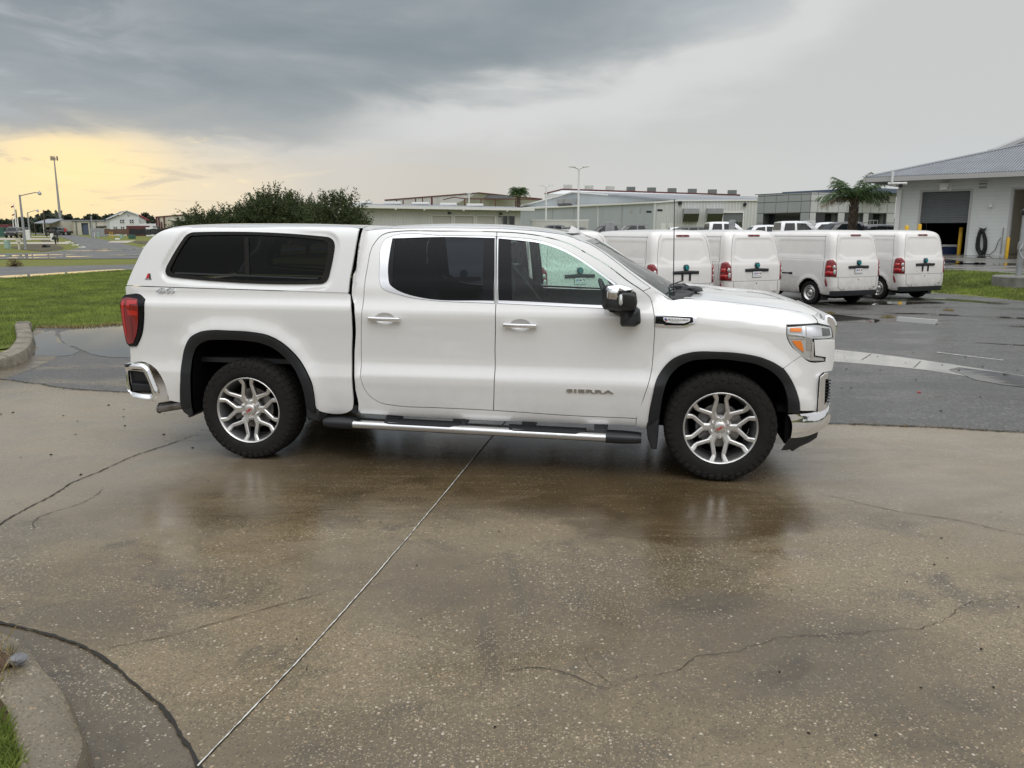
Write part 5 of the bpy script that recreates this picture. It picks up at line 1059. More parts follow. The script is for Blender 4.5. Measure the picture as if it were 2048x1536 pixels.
boxat('utility_box', 6.3, 14.3, 481, 78.7, 'pale_green', .5, 'pale green utility box standing in the grass at far left', 'utility box')
p = at(36.5, 476, 77); zb_ = gz(p.x, 77); t = thing('meter_box', (p.x, 77, zb_), 0, 'beige meter box on a post left of the street light', 'utility box'); b = MB(); b.box((-.09, -.06, 0), (.07, .06, 1.0)); b.build('post', 'wall_cream', t); b = MB(); b.box((-.2, -.12, p.z-zb_-.38), (.26, .12, p.z-zb_)); b.build('box', 'wall_cream', t)
boxat('utility_box', 239, 243.5, 469, 140, 'pale_green', .5, 'small pale green pedestal in the grass right of the side road', 'utility box'); boxat('utility_box', 256, 266, 469.5, 138, 'green_metal', 1.0, 'low dark green transformer box in front of the dark fence', 'utility box')
boxat('marker_post', 218.8, 219.8, 463, 150, 'yellow', .08, 'left yellow marker post by the brown fence', 'post'); boxat('marker_post', 223.2, 224.2, 463.5, 150, 'yellow', .08, 'right yellow marker post by the brown fence', 'post'); boxat('marker_post', 187.5, 188.6, 465, 150, 'trim_white', .08, 'white marker post by the side road', 'post'); boxat('utility_box', 193.8, 196.5, 464.5, 150, 'pale_green', .3, 'tiny pale green box near the white marker post', 'utility box')
boxat('drain_headwall', 230, 238, 476.5, 128, 'trim_white', .4, 'short white concrete headwall in the far grass', 'headwall')
boxat('dumpster', -6, 5, 455, 162, 'green_metal', 1.5, 'dark green skip at the left edge', 'skip'); boxat('trailer', -8, 16.5, 448.5, 175, 'maroon', 2.5, 'brown striped trailer body parked behind the green skip', 'trailer'); boxat('trailer_skirt', -8, 16, 458.5, 174.5, 'trim_white', .5, 'white lower body of a parked vehicle beneath the striped trailer', 'trailer')
boxat('barrier_board', 128, 131.5, 457, 178, 'red_print', .2, 'small red board under the canopy edge', 'sign', 1.85); boxat('bus', 85, 97, 445, 200, 'trim_white', 3, 'white bus front showing left of the canopy', 'bus'); boxat('bus_window', 87, 96.5, 448, 199.9, 'car_glass', .05, 'dark windscreen of the white bus by the canopy', 'window')
p = at(89, 494, 84); t = thing('culvert_pipe', (p.x, 84, gz(p.x, 84)), 0, 'white rimmed culvert mouth in the roadside ditch', 'culvert'); b = MB(); b.lathe([(0, .10), (0, .3), (.6, .3), (.6, .10)], 18, 'y'); b.build('pipe', 'black_plastic', t, 40); b = MB(); b.lathe([(.3, 0), (.3, .22)], 18, 'y'); b.build('water_glint', 'water', t)
for i, (u, v, y) in enumerate(((163, 495, 84), (150, 489.5, 93), (141, 484, 104), (135, 480.5, 112), (291, 495, 84))):
    p = at(u, v, y); o = MB().add([], []); b = MB(); b.prism([(-.3, 0), (.35, 0), (.25, .1), (-.2, .09)], -.2, .2); k = b.build('kerb_stone', 'trim_white'); k.location = (p.x, y, gz(p.x, y)); tag(k, ('nearest white kerb stone at the side road corner', 'second white kerb stone along the side road', 'third white kerb stone along the side road', 'farthest white kerb stone along the side road', 'white kerb stone on the right side of the side road')[i], 'kerb stone')

# ---------------------------------------------------------------- vegetation
def leaves_mesh(name, C, D, size, asp=.5, seed=0, jit=.35):     # C centres (n,3), D directions (n,3): one small folded quad per leaf clump
    r = np.random.RandomState(seed); n = len(C); D = D/np.maximum(1e-6, np.linalg.norm(D, axis=1))[:, None]
    A = r.normal(size=(n, 3)); S = np.cross(D, A); S /= np.maximum(1e-6, np.linalg.norm(S, axis=1))[:, None]
    s = (size*r.uniform(1-jit, 1+jit, n))[:, None] if np.isscalar(size) else (size*r.uniform(1-jit, 1+jit, n))[:, None]
    U = np.cross(D, S); w = s*asp*.5
    V = np.stack([C, C+D*s*.5+S*w+U*w*.3, C+D*s, C+D*s*.5-S*w+U*w*.3], 1).reshape(-1, 3)
    me = bpy.data.meshes.new(name); me.vertices.add(4*n); me.vertices.foreach_set('co', V.ravel().astype(np.float32))
    me.loops.add(4*n); me.loops.foreach_set('vertex_index', np.arange(4*n, dtype=np.int32)); me.polygons.add(n); me.polygons.foreach_set('loop_start', np.arange(0, 4*n, 4, dtype=np.int32)); me.update(calc_edges=True); return me
def spray_tree(x, y, z, H, Rx, n_sprig, seed, label, base=.25, lean=0):
    r = random.Random(seed); t = thing('bushy_tree', (x, y, z), 0, label, 'tree'); b = MB(); C = []; D = []
    for k in range(5):
        a = r.uniform(0, 6.28); q = r.uniform(.2, .5)*Rx; p = [(0, 0, 0), (q*.3*math.cos(a), q*.3*math.sin(a), H*.3), (q*math.cos(a), q*math.sin(a), H*.6)]; b.tube(p, [.09, .07, .04], 6)
    b.build('trunk', 'bark', t, 60)
    br = MB()
    for k in range(n_sprig):
        a = r.uniform(0, 6.28); e = r.uniform(0, 1)**.7; rad = Rx*(r.uniform(.05, 1)**.55); dome = H*(base+(1-base)*math.sqrt(max(0, 1-(rad/Rx)**2*.92))); h = dome*r.uniform(.35, 1.0)
        P0 = Vector((rad*.78*math.cos(a)+lean*h, rad*.78*math.sin(a), h*.82)); out = Vector((math.cos(a)*rad/Rx, math.sin(a)*rad/Rx, 1.15-.75*rad/Rx)).normalized(); L = r.uniform(.35, .95)*(.6+.4*H/4)
        d = (out+Vector((r.uniform(-.5, .5), r.uniform(-.5, .5), r.uniform(-.25, .45)))).normalized(); p = P0.copy(); m = 9; pts = [p.copy()]
        for i in range(m):
            d = (d+Vector((0, 0, -.055 if i > 4 else .03))+Vector((r.uniform(-.08, .08), r.uniform(-.08, .08), 0))).normalized(); p = p+d*(L/m); pts.append(p.copy())
            for j in range(3 if i < m-2 else 2):
                C.append(tuple(p+Vector((r.uniform(-.05, .05), r.uniform(-.05, .05), r.uniform(-.05, .05))))); D.append(tuple(d*.7+Vector((r.uniform(-1, 1), r.uniform(-1, 1), r.uniform(-.7, .7)))))
        if k % 4 == 0: br.tube([pts[0], pts[4], pts[-1]], [.014, .009, .005], 3, caps=False)
    br.build('twigs', 'bark', t)
    link('crown', leaves_mesh('crown', np.array(C), np.array(D), .125, .42, seed), 'leaf_bush', t); return t
for (u, v, y, H, Rx, n, s, lab) in ((405, 408, 44, 3.0, 1.8, 620, 1, 'lowest leftmost bushy tree behind the camper shell'), (470, 402, 46, 3.2, 1.9, 620, 2, 'low bushy tree between the leftmost one and the tall dense one'), (548, 368, 46, 4.35, 2.6, 1500, 3, 'tallest dense bushy tree in the middle of the clump'),
                                    (610, 388, 48, 3.8, 1.8, 560, 4, 'dark bushy tree tucked between the two tall ones'), (672, 371, 43, 4.1, 1.75, 620, 5, 'airy bushy tree at the right end of the clump beside the low warehouse')):
    p = at(u, v, y); zb_ = terr(p.x, y); spray_tree(p.x, y, zb_, p.z-zb_+.05, Rx, n, s, lab, .28)
def blob_tree(x, y, z, H, W, seed, label, n=1500, mat_='leaf_far', size=1.0, trunk_=.35, dens=1.0):
    r = random.Random(seed); t = thing('broadleaf_tree', (x, y, z), 0, label, 'tree'); b = MB(); b.lathe([(0, W*.05), (H*.5, W*.03), (H*.8, W*.012)], 7, 'z')
    for k in range(4): a = k*1.6+r.random(); b.tube([(0, 0, H*.35), (W*.2*math.cos(a), W*.2*math.sin(a), H*.6), (W*.33*math.cos(a), W*.33*math.sin(a), H*.75)], [W*.02, W*.014, W*.006], 5)
    b.build('trunk', 'bark', t, 60); C = []; D = []; L = []
    for k in range(13): a = r.uniform(0, 6.28); q = r.uniform(0, .36)*W; L.append((q*math.cos(a), q*math.sin(a), H*r.uniform(trunk_+.12, .84), W*r.uniform(.12, .22)))
    for i in range(n):
        c = r.choice(L); v = Vector((r.gauss(0, 1), r.gauss(0, 1), r.gauss(0, 1))).normalized(); q = c[3]*r.uniform(.55, 1.05); C.append((c[0]+v.x*q, c[1]+v.y*q, min(H, c[2]+v.z*q*.8))); D.append((v.x+r.uniform(-.8, .8), v.y+r.uniform(-.8, .8), v.z*.5+r.uniform(-.8, .8)))
    link('crown', leaves_mesh('crown', np.array(C), np.array(D), size, .7, seed), mat_, t)
tl = [(5, 436, 250, 20, 0), (18, 441, 255, 16, 0), (44, 433, 240, 22, 1), (52, 438, 270, 14, 0), (70, 441, 300, 16, 0), (81, 434, 235, 24, 1), (93, 427.5, 232, 24, 1), (104, 433, 245, 20, 1), (115, 434, 260, 14, 0), (134, 428.5, 260, 10, 1), (147, 434, 262, 14, 1), (160, 430, 255, 14, 1), (173, 427.5, 265, 13, 1), (188, 426.5, 270, 14, 1), (201, 431, 262, 12, 1), (216, 427, 260, 14, 1), (225, 425.5, 262, 14, 1), (290, 425, 250, 18, 1), (300, 430, 255, 14, 1), (305, 441, 230, 10, 0), (32, 440, 300, 16, 0)]
lab_ = ['at the left edge of the treeline', 'second from the left edge of the treeline', 'with a rounded crown behind the flagpoles', 'just right of the flagpoles', 'in the dip left of the tall dark tree', 'forming the left shoulder of the big dark clump', 'tallest of the dark clump left of the tower', 'right shoulder of the dark clump left of the tower', 'low beside the foot of the tower', 'thin crowned just right of the tower', 'low between two thin crowned trees', 'above the beige warehouse door post', 'above the middle of the beige warehouse', 'above the dark door of the beige warehouse', 'low right of the dark warehouse door', 'left of the white house roof', 'touching the white house roof', 'tall behind the red roofed house', 'right shoulder behind the red roofed house', 'low behind the white trailer', 'small in the gap behind the flagpoles']
for i, (u, v, y, w, k) in enumerate(tl):
    p = at(u, v, y); zb_ = 1.3; blob_tree(p.x, y, zb_, p.z-zb_, w/FP*y*1.25, 50+i, 'far dark green tree '+lab_[i], 900 if w < 18 else 1500, 'leaf_far', .85*y/250, .05)
# a low far hedge line closing the horizon
C = []; D = []; r = random.Random(5)
for i in range(16000):
    a = r.uniform(-.75, .75); y = r.uniform(380, 420); h = 5.5+2.2*math.sin(a*31)+1.6*math.sin(a*77+1); C.append((y*a, y, 1+r.uniform(0, 1)*h)); D.append((r.uniform(-1, 1), r.uniform(-1, 1), r.uniform(-1, 1)))
o = link('treeline', leaves_mesh('treeline', np.array(C), np.array(D), 3.2, .8, 3), 'leaf_far'); tag(o, 'distant continuous treeline along the flat horizon', 'treeline', kind='stuff')
C = []; D = []; r = random.Random(15)  # unseen tree belt, added to give paint and chrome a dark reflected band
for i in range(26000):
    a = r.uniform(-2.2, 2.2); q = r.uniform(84, 92); h = 4.6+1.8*math.sin(a*13)+1.3*math.sin(a*37+1)+.8*math.sin(a*71); C.append((q*math.sin(a), -q*math.cos(a), r.uniform(0, 1)*h)); D.append((r.uniform(-1, 1), r.uniform(-1, 1), r.uniform(-1, 1)))
o = link('treeline', leaves_mesh('treeline', np.array(C), np.array(D), 1.2, .8, 3), 'leaf_far'); tag(o, 'unseen belt of trees added behind the viewer to darken reflections', 'treeline', kind='stuff')
# palms
def palm(u, v, y, label, H0, tr, R_, nf, seed, dead=True, droop=1.0, lw=.30, flat=0.0):
    p = at(u, v, y); r = random.Random(seed); z = ZP; H = p.z-z; t = thing('palm_tree', (p.x, y, z), 0, label, 'palm tree'); b = MB(); n = 14
    b.lathe([(H*i/n, tr*(1+.22*math.sin(i*2.4))*(1.0+.25*(i/n > .5))) for i in range(n+1)]+[(H, 0)], 12, 'z'); tk = b.build('trunk', 'palm_bark', t, 60)
    b = MB()
    for i in range(60):           # old frond stubs round the trunk
        a = i*2.4; zz = H*(.30+.68*i/60); q = Vector((math.cos(a), math.sin(a), 0)); b.tube([q*tr*.8+Vector((0, 0, zz)), q*(tr*1.5+.05)+Vector((0, 0, zz+.22)), q*(tr*1.7+.08)+Vector((0, 0, zz+.38))], [.07, .05, .02], 4)
    o = b.build('stubs', 'palm_bark', tk)
    for k in range(nf):
        a = 2.399*k; f = k/nf; e0 = R(82)-f*R(62)-flat; L = R_*r.uniform(.85, 1.12); b = MB(); m = 16; pts = []; P = Vector((0, 0, H)); an = e0
        if flat: a = (0.05 if k % 2 else math.pi)+r.uniform(-.75, .75) if k > nf*.3 else a
        for i in range(m+1): pts.append(P.copy()); P = P+Vector((math.cos(a)*math.cos(an), math.sin(a)*math.cos(an), math.sin(an)))*(L/m); an -= droop*(.05+.10*i/m)
        side = Vector((-math.sin(a), math.cos(a), 0)); b.tube([pts[i] for i in range(0, m+1, 2)], [.022*(1-i/10) for i in range(0, m//2+1)], 4, caps=False)
        for i in range(2, m+1):
            for s in (-1, 1):
                for j in (0, .5):
                    q = pts[i-1].lerp(pts[i], j); tt = (pts[i]-pts[i-1]).normalized(); l = lw*R_*(.55+.75*math.sin(math.pi*(i/m)**.8)); tip = q+side*s*l*.72+tt*l*.45+Vector((0, 0, -l*r.uniform(.25, .85))); mid = q.lerp(tip, .5)+Vector((0, 0, l*.12)); w = tt*.022*max(1, R_/2)
                    b.add([q-w, q+w, mid+w, mid-w, tip], [(0, 1, 2, 3), (3, 2, 4)])
        b.build('frond', 'palm_dead' if (dead and k == nf-1) else 'leaf_palm', t, fix=False)
palm(1709, 397, 52, 'palm tree with wide drooping fronds beside the workshop', 0, .135, 2.35, 19, 3, flat=.30, droop=.55, lw=.27)
palm(1037, 389, 140, 'small distant palm tree with round crown above the low warehouse', 0, .26, 2.1, 40, 8, False, 1.1)
# small reddish shrub on the verge strip
p = at(30, 524, 43.35); t = thing('shrub', (-26.67, 43.35, 0), 0, 'small reddish brown shrub on the grass verge at far left', 'shrub'); r = random.Random(2); C = []; D = []
for i in range(900): v = Vector((r.gauss(0, 1), r.gauss(0, 1), abs(r.gauss(0, 1)))).normalized(); q = r.uniform(.0, 1); C.append((v.x*.45*q, v.y*.3*q, v.z*.42*q)); D.append(tuple(v))
leafmat('leaf_red', (.07, .035, .025), (.12, .06, .04), .2); link('foliage', leaves_mesh('foliage', np.array(C), np.array(D), .06, .4, 2), 'leaf_red', t)
# ---------------------------------------------------------------- grass blades
def blades(name, poly, n, h, w, m, seed, z0=.03, near=None, exclude=()):
    r = np.random.RandomState(seed); P = np.array(poly); lo, hi = P.min(0), P.max(0); out = np.zeros((0, 2))
    while len(out) < n:
        q = r.uniform(lo, hi, (n*2, 2))
        if near: q[:, 1] = lo[1]+(hi[1]-lo[1])*r.uniform(0, 1, n*2)**near
        q = q[np_inside(poly, q)]; out = np.concatenate([out, q])
    out = out[:n]; z = np.array([terr(a, c) for a, c in out.tolist()])+z0; B = np.column_stack([out, z]); a = r.uniform(0, 6.28, n); hh = h*r.uniform(.5, 1.3, n); ln = r.uniform(.1, .9, n)*hh; th = r.uniform(0, 6.28, n)
    sc = np.maximum(1, out[:, 1]/14.0) if near else np.ones(n); ww = w*sc
    S = np.column_stack([np.cos(a)*ww, np.sin(a)*ww, np.zeros(n)]); L = np.column_stack([np.cos(th)*ln, np.sin(th)*ln, hh]); V = np.stack([B-S, B+S, B+L*.6+S*.6-[0, 0, 0], B+L], 1)
    V[:, 2] = B+L*np.array([.45, .45, .62])+S*.55; V = V.reshape(-1, 3)
    me = bpy.data.meshes.new(name); me.vertices.add(4*n); me.vertices.foreach_set('co', V.ravel().astype(np.float32)); me.loops.add(4*n); me.loops.foreach_set('vertex_index', np.arange(4*n, dtype=np.int32)); me.polygons.add(n); me.polygons.foreach_set('loop_start', np.arange(0, 4*n, 4, dtype=np.int32)); me.update(calc_edges=True)
    return tag(link(name, me, m), kind='stuff')
lp = [(-9.3, 15.6), (-8.45, 15.6), (-7.87, 16.1), (-6.5, 16.4), (-5.2, 17.4), (-6.5, 24), (-9.5, 33), (-15, 40), (-18.9, 38.6), (-20.3, 31.5), (-21, 26), (-14, 11), (-8.6, 12.2), (-8.2, 13.4), (-8.8, 14.5)]
tag(blades('grass', lp, 150000, .062, .006, 'grass_blade', 1, .0, 1.6), 'thick bright green lawn left of the pickup', 'grass')
bp = [(12.95, 24.3), (13.45, 23.4), (13.9, 21.8), (15.7, 19.1), (20, 14), (23, 15), (17.6, 22), (16.25, 25.7), (15.8, 27.4), (15.1, 28.5), (14.0, 28.6), (11.9, 29), (9.8, 31), (9.0, 30), (12, 25.6)]
tag(blades('grass', bp, 60000, .07, .009, 'grass_blade', 2, -.02, 1.0), 'rough green grass bank below the workshop', 'grass')
tag(blades('grass', [(-2.5, 2.80), (-2.06, 2.74), (-1.88, 2.66), (-1.75, 2.53), (-1.63, 2.37), (-1.58, 2.2), (-1.56, 1.9), (-3, 1.9), (-3, 2.6)], 40000, .048, .0018, 'grass_blade', 3, .09), 'bright grass tuft in the near left corner', 'grass')
tag(blades('straw', [(-2.9, 3.3), (-2.2, 3.2), (-1.98, 2.95), (-1.96, 2.66), (-2.4, 2.7), (-3.2, 3.0)], 1500, .05, .0018, 'dry_blade', 4, .125), 'dry straw lying on the bare soil by the near kerb', 'straw')
jp = [(3.3, 7.63), (3.9, 7.52), (4.4, 7.40), (4.9, 7.26), (6, 7.05), (6, 7.0), (4.4, 7.34), (3.3, 7.55)]
tag(blades('weeds', jp, 500, .02, .003, 'dry_blade', 6, .0), 'dry weeds in the joint between asphalt and concrete', 'weeds')
for k, (x, y) in enumerate(((10.35, 18.95), (7.25, 18.3), (8.2, 17.4))):
    tag(blades('weeds', blobpoly(x, y, .16, .1, seed=k), 160, .05, .004, 'dry_blade', 10+k, .0), ('small dry weed tuft in the asphalt, farthest right', 'small dry weed tuft in the asphalt near the bumper', 'small dry weed tuft beside the flooded strip')[k], 'weeds')
tag(blades('dead_grass', [(-9.25, 15.5), (-8.5, 15.5), (-7.9, 16.0), (-6.5, 16.3), (-5.2, 17.2), (-5.3, 17.4), (-6.5, 16.55), (-7.95, 16.25), (-8.6, 15.75), (-9.3, 15.7)], 2600, .045, .008, 'dry_blade', 14, .0), 'ragged browned grass edge beside the flooded asphalt', 'grass')
# stones, debris
b = MB(); r = random.Random(9); bm_ = bmesh.new(); bmesh.ops.create_icosphere(bm_, subdivisions=2, radius=.035)
for v in bm_.verts: v.co *= 1+r.uniform(-.14, .14); v.co.z *= .6; v.co.x *= 1.1
me = bpy.data.meshes.new('stone'); bm_.to_mesh(me); bm_.free(); o = link('stone', me, 'stone'); o.location = (-2.00, 2.97, .145); tag(o, 'grey stone lying on the near left kerb', 'stone')
b = MB()
for k in range(130):
    x = r.uniform(3.6, 9) if k < 60 else r.uniform(-6, -2) if k < 95 else r.uniform(-1, 3.6); y = r.uniform(7.7, 12.5) if k < 60 else r.uniform(5.5, 8.6) if k < 95 else r.uniform(2.6, 5.2); s = r.uniform(.006, .018) if k < 95 else r.uniform(.003, .008)
    b.add([(x+s*math.cos(a)*r.uniform(.6, 1.3), y+s*math.sin(a), .006) for a in (0, 1.2, 2.5, 3.8, 5)]+[(x, y, .006+s*.6)], [(0, 1, 5), (1, 2, 5), (2, 3, 5), (3, 4, 5), (4, 0, 5)])
tag(b.build('debris', 'debris'), 'small dark crumbs and leaves scattered on the wet paving', 'debris', kind='stuff')
for k, (x, y, m_, l) in enumerate(((5.98, 8.25, 'white_print', 'small white paper scrap on the asphalt'), (4.75, 9.15, 'red_print', 'small red plastic scrap on the asphalt'), (7.45, 16.6, 'red_print', 'red plastic scrap by the wheel stop'))):
    b = MB(); b.prism([(-.02, 0), (.02, 0), (.015, .006), (-.015, .008)], -.012, .014); o = b.build('litter', m_); o.location = (x, y, .002); tag(o, l, 'litter')
# concrete wheel stop / kerb block in the lot
t = thing('wheel_stop', (8.35, 16.45, 0), .68, 'pale concrete wheel stop lying in the car park', 'wheel stop'); b = MB(); b.prism([(-.07, 0), (.07, 0), (.05, .09), (-.05, .09)], -.40, .40, Matrix.Rotation(0, 4, 'Z'), .01); b.build('block', 'trim_grey', t)

# ---------------------------------------------------------------- pickup truck (the subject)
TX, TY, TYAW = -1.988, 7.354, -.16441
TR = thing('pickup_truck', (TX, TY, 0), TYAW, 'large white four door pickup with camper shell in the foreground', 'pickup truck')
def normal2(F, x, z, s):
    e = .006; dx = (F(x+e, z)-F(x-e, z))/(2*e); dz = (F(x, z+e)-F(x, z-e))/(2*e)
    n = Vector((-dx, 1.0, -dz)).normalized(); return Vector((n.x, s*n.y, n.z))
def panel(name, outline, F, m, parent=None, holes=(), off=0.0, depth=.025, inset=.0035, step=.035, sm=.02, corner=38, sides=(-1, 1), raw=False, label=None):
    O = outline if raw else smooth_poly(outline, sm, corner); O = offset(O, -inset) if inset else O
    HS = [offset(h if raw else smooth_poly(h, sm, corner), inset) if inset else smooth_poly(h, sm, corner) for h in holes]
    A, T = tri_region(O, HS, step); A = A.tolist(); T = T.tolist(); nb = len(O)+sum(len(h) for h in HS)
    W = [F(x, z)+off for x, z in A]; res = []
    for s in sides:
        N = [normal2(F, x, z, s) for x, z in A]; V = [(x, s*w, z) for (x, z), w in zip(A, W)]; fs = [tuple(t) if s < 0 else tuple(reversed(t)) for t in T]
        NN = list(N)
        if depth:
            base = 0
            for loop in [O]+HS:
                k = len(loop); n0 = len(V)
                C = Vector((0, 0)); nrm = []
                for i in range(k):
                    a = Vector(loop[i-1]); c = Vector(loop[(i+1) % k]); d = (c-a); q = Vector((d.y, -d.x)); nrm.append(q.normalized() if q.length > 1e-9 else Vector((1, 0)))
                ar = sum(loop[i][0]*loop[(i+1) % k][1]-loop[(i+1) % k][0]*loop[i][1] for i in range(k)); sg = 1 if ar > 0 else -1
                if base: sg = -sg
                for i in range(k):
                    x, z = loop[i]; w = F(x, z)+off; q = nrm[i]*sg; on_ = normal2(F, x, z, s)
                    V.append((x, s*w, z)); NN.append((Vector((q.x, 0, q.y))*.8+on_*.6).normalized()); V.append((x-q.x*.002, s*(w-depth), z-q.y*.002)); NN.append(Vector((q.x, 0, q.y)).normalized())
                for i in range(k):
                    j = (i+1) % k; f = (n0+2*i, n0+2*j, n0+2*j+1, n0+2*i+1); fs.append(f)
                base += k
        me = bpy.data.meshes.new(name); me.from_pydata(V, [], fs); me.polygons.foreach_set('use_smooth', [True]*len(me.polygons)); me.update()
        try: me.normals_split_custom_set_from_vertices([tuple(n) for n in NN])
        except Exception as ex: print('normals', ex)
        o = link(name, me, m, parent or TR); res.append(o)
        if label and s < 0: o['label'] = label
    return res
ROOFZ = [(.90, 1.872), (1.1, 1.893), (1.3, 1.905), (1.6, 1.912), (1.93, 1.906), (2.15, 1.893), (2.36, 1.870), (2.53, 1.842), (2.64, 1.808), (2.72, 1.772)]
SIDEZ = [(.90, 1.845), (1.1, 1.866), (1.3, 1.872), (1.6, 1.874), (2.0, 1.869), (2.3, 1.852), (2.45, 1.836), (2.58, 1.812), (2.66, 1.782), (2.72, 1.75)]
door_out = [(1.05, 1.75), (1.108, 1.818), (1.156, 1.837), (1.214, 1.844), (1.582, 1.848), (2.023, 1.842), (2.184, 1.834), (2.344, 1.815), (2.476, 1.787), (2.608, 1.745), (2.713, 1.69), (2.871, 1.602), (3.051, 1.475), (3.150, 1.412), (3.201, 1.368), (3.224, 1.304), (3.239, 1.212), (3.24, 1.008), (3.226, .806), (3.183, .641), (3.129, .457), (2.588, .461), (2.03, .48), (1.604, .485), (1.23, .492), (1.12, .509), (1.014, .589), (.978, .673), (.968, .83), (.974, 1.007), (.993, 1.233), (1.013, 1.555)]
cab_rear = [(.944, .41), (.925, .441), (.932, .493), (.918, .612), (.909, .761), (.919, .964), (.934, 1.098), (.923, 1.283), (.902, 1.362), (.905, 1.416), (.922, 1.583), (.927, 1.789), (.935, 1.835)]
glass_side = [(2.66, 1.782), (2.737, 1.755), (2.893, 1.66), (3.045, 1.55), (3.16, 1.468), (3.205, 1.437)]
DO = smooth_poly(door_out, .02, 38)
i0 = min(range(len(DO)), key=lambda i: (DO[i][0]-3.150)**2+(DO[i][1]-1.412)**2); i1 = min(range(len(DO)), key=lambda i: (DO[i][0]-3.129)**2+(DO[i][1]-.457)**2)
inner = []; i = i0                        # from A pillar foot backwards over the top to the door's bottom front corner
while True:
    inner.append(DO[i]); 
    if i == i1: break
    i = (i-1) % len(DO)
top = [(x, tab(SIDEZ, x)) for x in np.linspace(.96, 2.62, 36)]
outer = smooth_poly(cab_rear, .03, 38, closed=False)+[(float(a), float(c)) for a, c in top]+smooth_poly(glass_side, .03, 38, closed=False)
cab = outer+inner+[(3.127, .399), (2.2, .387), (1.5, .394)]
panel('cab_side', cab, WS, 'paint', raw=True, step=.03)
def roof_fn(F, ZR, SZ, x, t):            # t -1..1 across
    zs = tab(SZ, x); ws = F(x, zs); zc = tab(ZR, x); a = abs(t); g = .22*a**2+.33*a**5+.45*a**12
    return (x, t*ws, zc-(zc-zs)*g)
b = MB(); b.grid(lambda u, v: roof_fn(WS, ROOFZ, SIDEZ, .945+u*(2.70-.945)+0*(.0), -math.cos(math.pi*v)), 60, 40); b.build('roof', 'paint', TR, 180)
def wsx(z, w):                           # windshield surface
    side = tab([(1.30, 3.415), (1.345, 3.352), (1.447, 3.199), (1.55, 3.045), (1.66, 2.893), (1.755, 2.737), (1.80, 2.66)], z); bow = .15*(1-sst(1.36, 1.76, z)*.9); return side+bow*(1-(w/.80)**2)
def wsw(z): return tab([(1.30, .80), (1.45, .775), (1.6, .745), (1.78, .695), (1.80, .69)], z)
b = MB(); b.grid(lambda u, v: (wsx(1.335+.445*u, (2*v-1)*wsw(1.335+.445*u)), (2*v-1)*wsw(1.335+.445*u), 1.335+.445*u), 24, 30); b.build('windshield', 'glass_wind', TR, 180)
for s in (-1, 1):                        # front faces of the A pillars
    b = MB(); GP = smooth_poly(glass_side+[(3.352, 1.347), (3.41, 1.31)], .03, 60, closed=False)
    b.grid(lambda u, v: (lambda x, z: (x+(wsx(z, wsw(z))-x)*v+.012*math.sin(math.pi*v), s*(WS(x, z)*(1-v)+(wsw(z)-.004)*v), z))(*GP[int(round(u*(len(GP)-1)))]), len(GP)-1, 6); b.build('a_pillar', 'paint', TR, 180)
b = MB(); b.grid(lambda u, v: (2.70+.035*u+.03*u*(1-(2*v-1)**2), (2*v-1)*.70, tab(ROOFZ, 2.70)-.028*u-(.0 if True else 0)-.02*abs(2*v-1)**4), 2, 16); b.build('windshield_header', 'gloss_black', TR, 180)
# doors
door_f = [p for p in door_out]; split = [(2.023, 1.842), (2.033, 1.706), (2.043, 1.483), (2.049, 1.309), (2.05, 1.147), (2.043, .953), (2.044, .782), (2.038, .606), (2.03, .48)]
SP = smooth_poly(split, .03, 60, closed=False)
def cut_doors():
    a = min(range(len(DO)), key=lambda i: (DO[i][0]-2.023)**2+(DO[i][1]-1.842)**2); c = min(range(len(DO)), key=lambda i: (DO[i][0]-2.03)**2+(DO[i][1]-.48)**2)
    front = []; i = a
    while True:
        front.append(DO[i])
        if i == c: break
        i = (i+1) % len(DO)
    rear = []; i = c
    while True:
        rear.append(DO[i])
        if i == a: break
        i = (i+1) % len(DO)
    return front+SP[::-1][1:-1], rear+SP[1:-1]
FD, RD = cut_doors()
rtrim = [(1.181, 1.803), (1.144, 1.787), (1.119, 1.745), (1.116, 1.588), (1.124, 1.467), (1.145, 1.417), (1.183, 1.395), (1.272, 1.369), (1.396, 1.341), (1.533, 1.327), (2.036, 1.310), (2.030, 1.60), (2.018, 1.806), (1.6, 1.812)]
rglass = [(1.196, 1.793), (1.188, 1.70), (1.19, 1.50), (1.204, 1.445), (1.251, 1.407), (1.352, 1.367), (1.453, 1.345), (2.034, 1.327), (2.027, 1.6), (2.014, 1.797), (1.6, 1.804)]
ftrim = [(2.033, 1.804), (2.188, 1.796), (2.347, 1.778), (2.453, 1.751), (2.559, 1.712), (2.664, 1.655), (2.822, 1.553), (2.98, 1.44), (3.045, 1.384), (3.05, 1.283), (2.852, 1.287), (2.064, 1.310), (2.047, 1.6)]
fglass = [(2.041, 1.794), (2.141, 1.785), (2.248, 1.774), (2.348, 1.761), (2.454, 1.734), (2.56, 1.694), (2.665, 1.638), (2.823, 1.535), (2.965, 1.432), (3.028, 1.379), (3.034, 1.304), (2.851, 1.307), (2.174, 1.329), (2.068, 1.331), (2.052, 1.6)]
def cupring(xm, z): return [(xm+.078*math.cos(a), z+.044*math.sin(a)) for a in np.linspace(0, 2*math.pi, 28, endpoint=False)]
fd = panel('front_door', smooth_poly(FD, 1, 200), WS, 'paint', raw=True, holes=[smooth_poly(ftrim, .02, 38), cupring(2.242, 1.150)], step=.028)
rd = panel('rear_door', smooth_poly(RD, 1, 200), WS, 'paint', raw=True, holes=[smooth_poly(rtrim, .02, 38), cupring(1.178, 1.181)], step=.028)
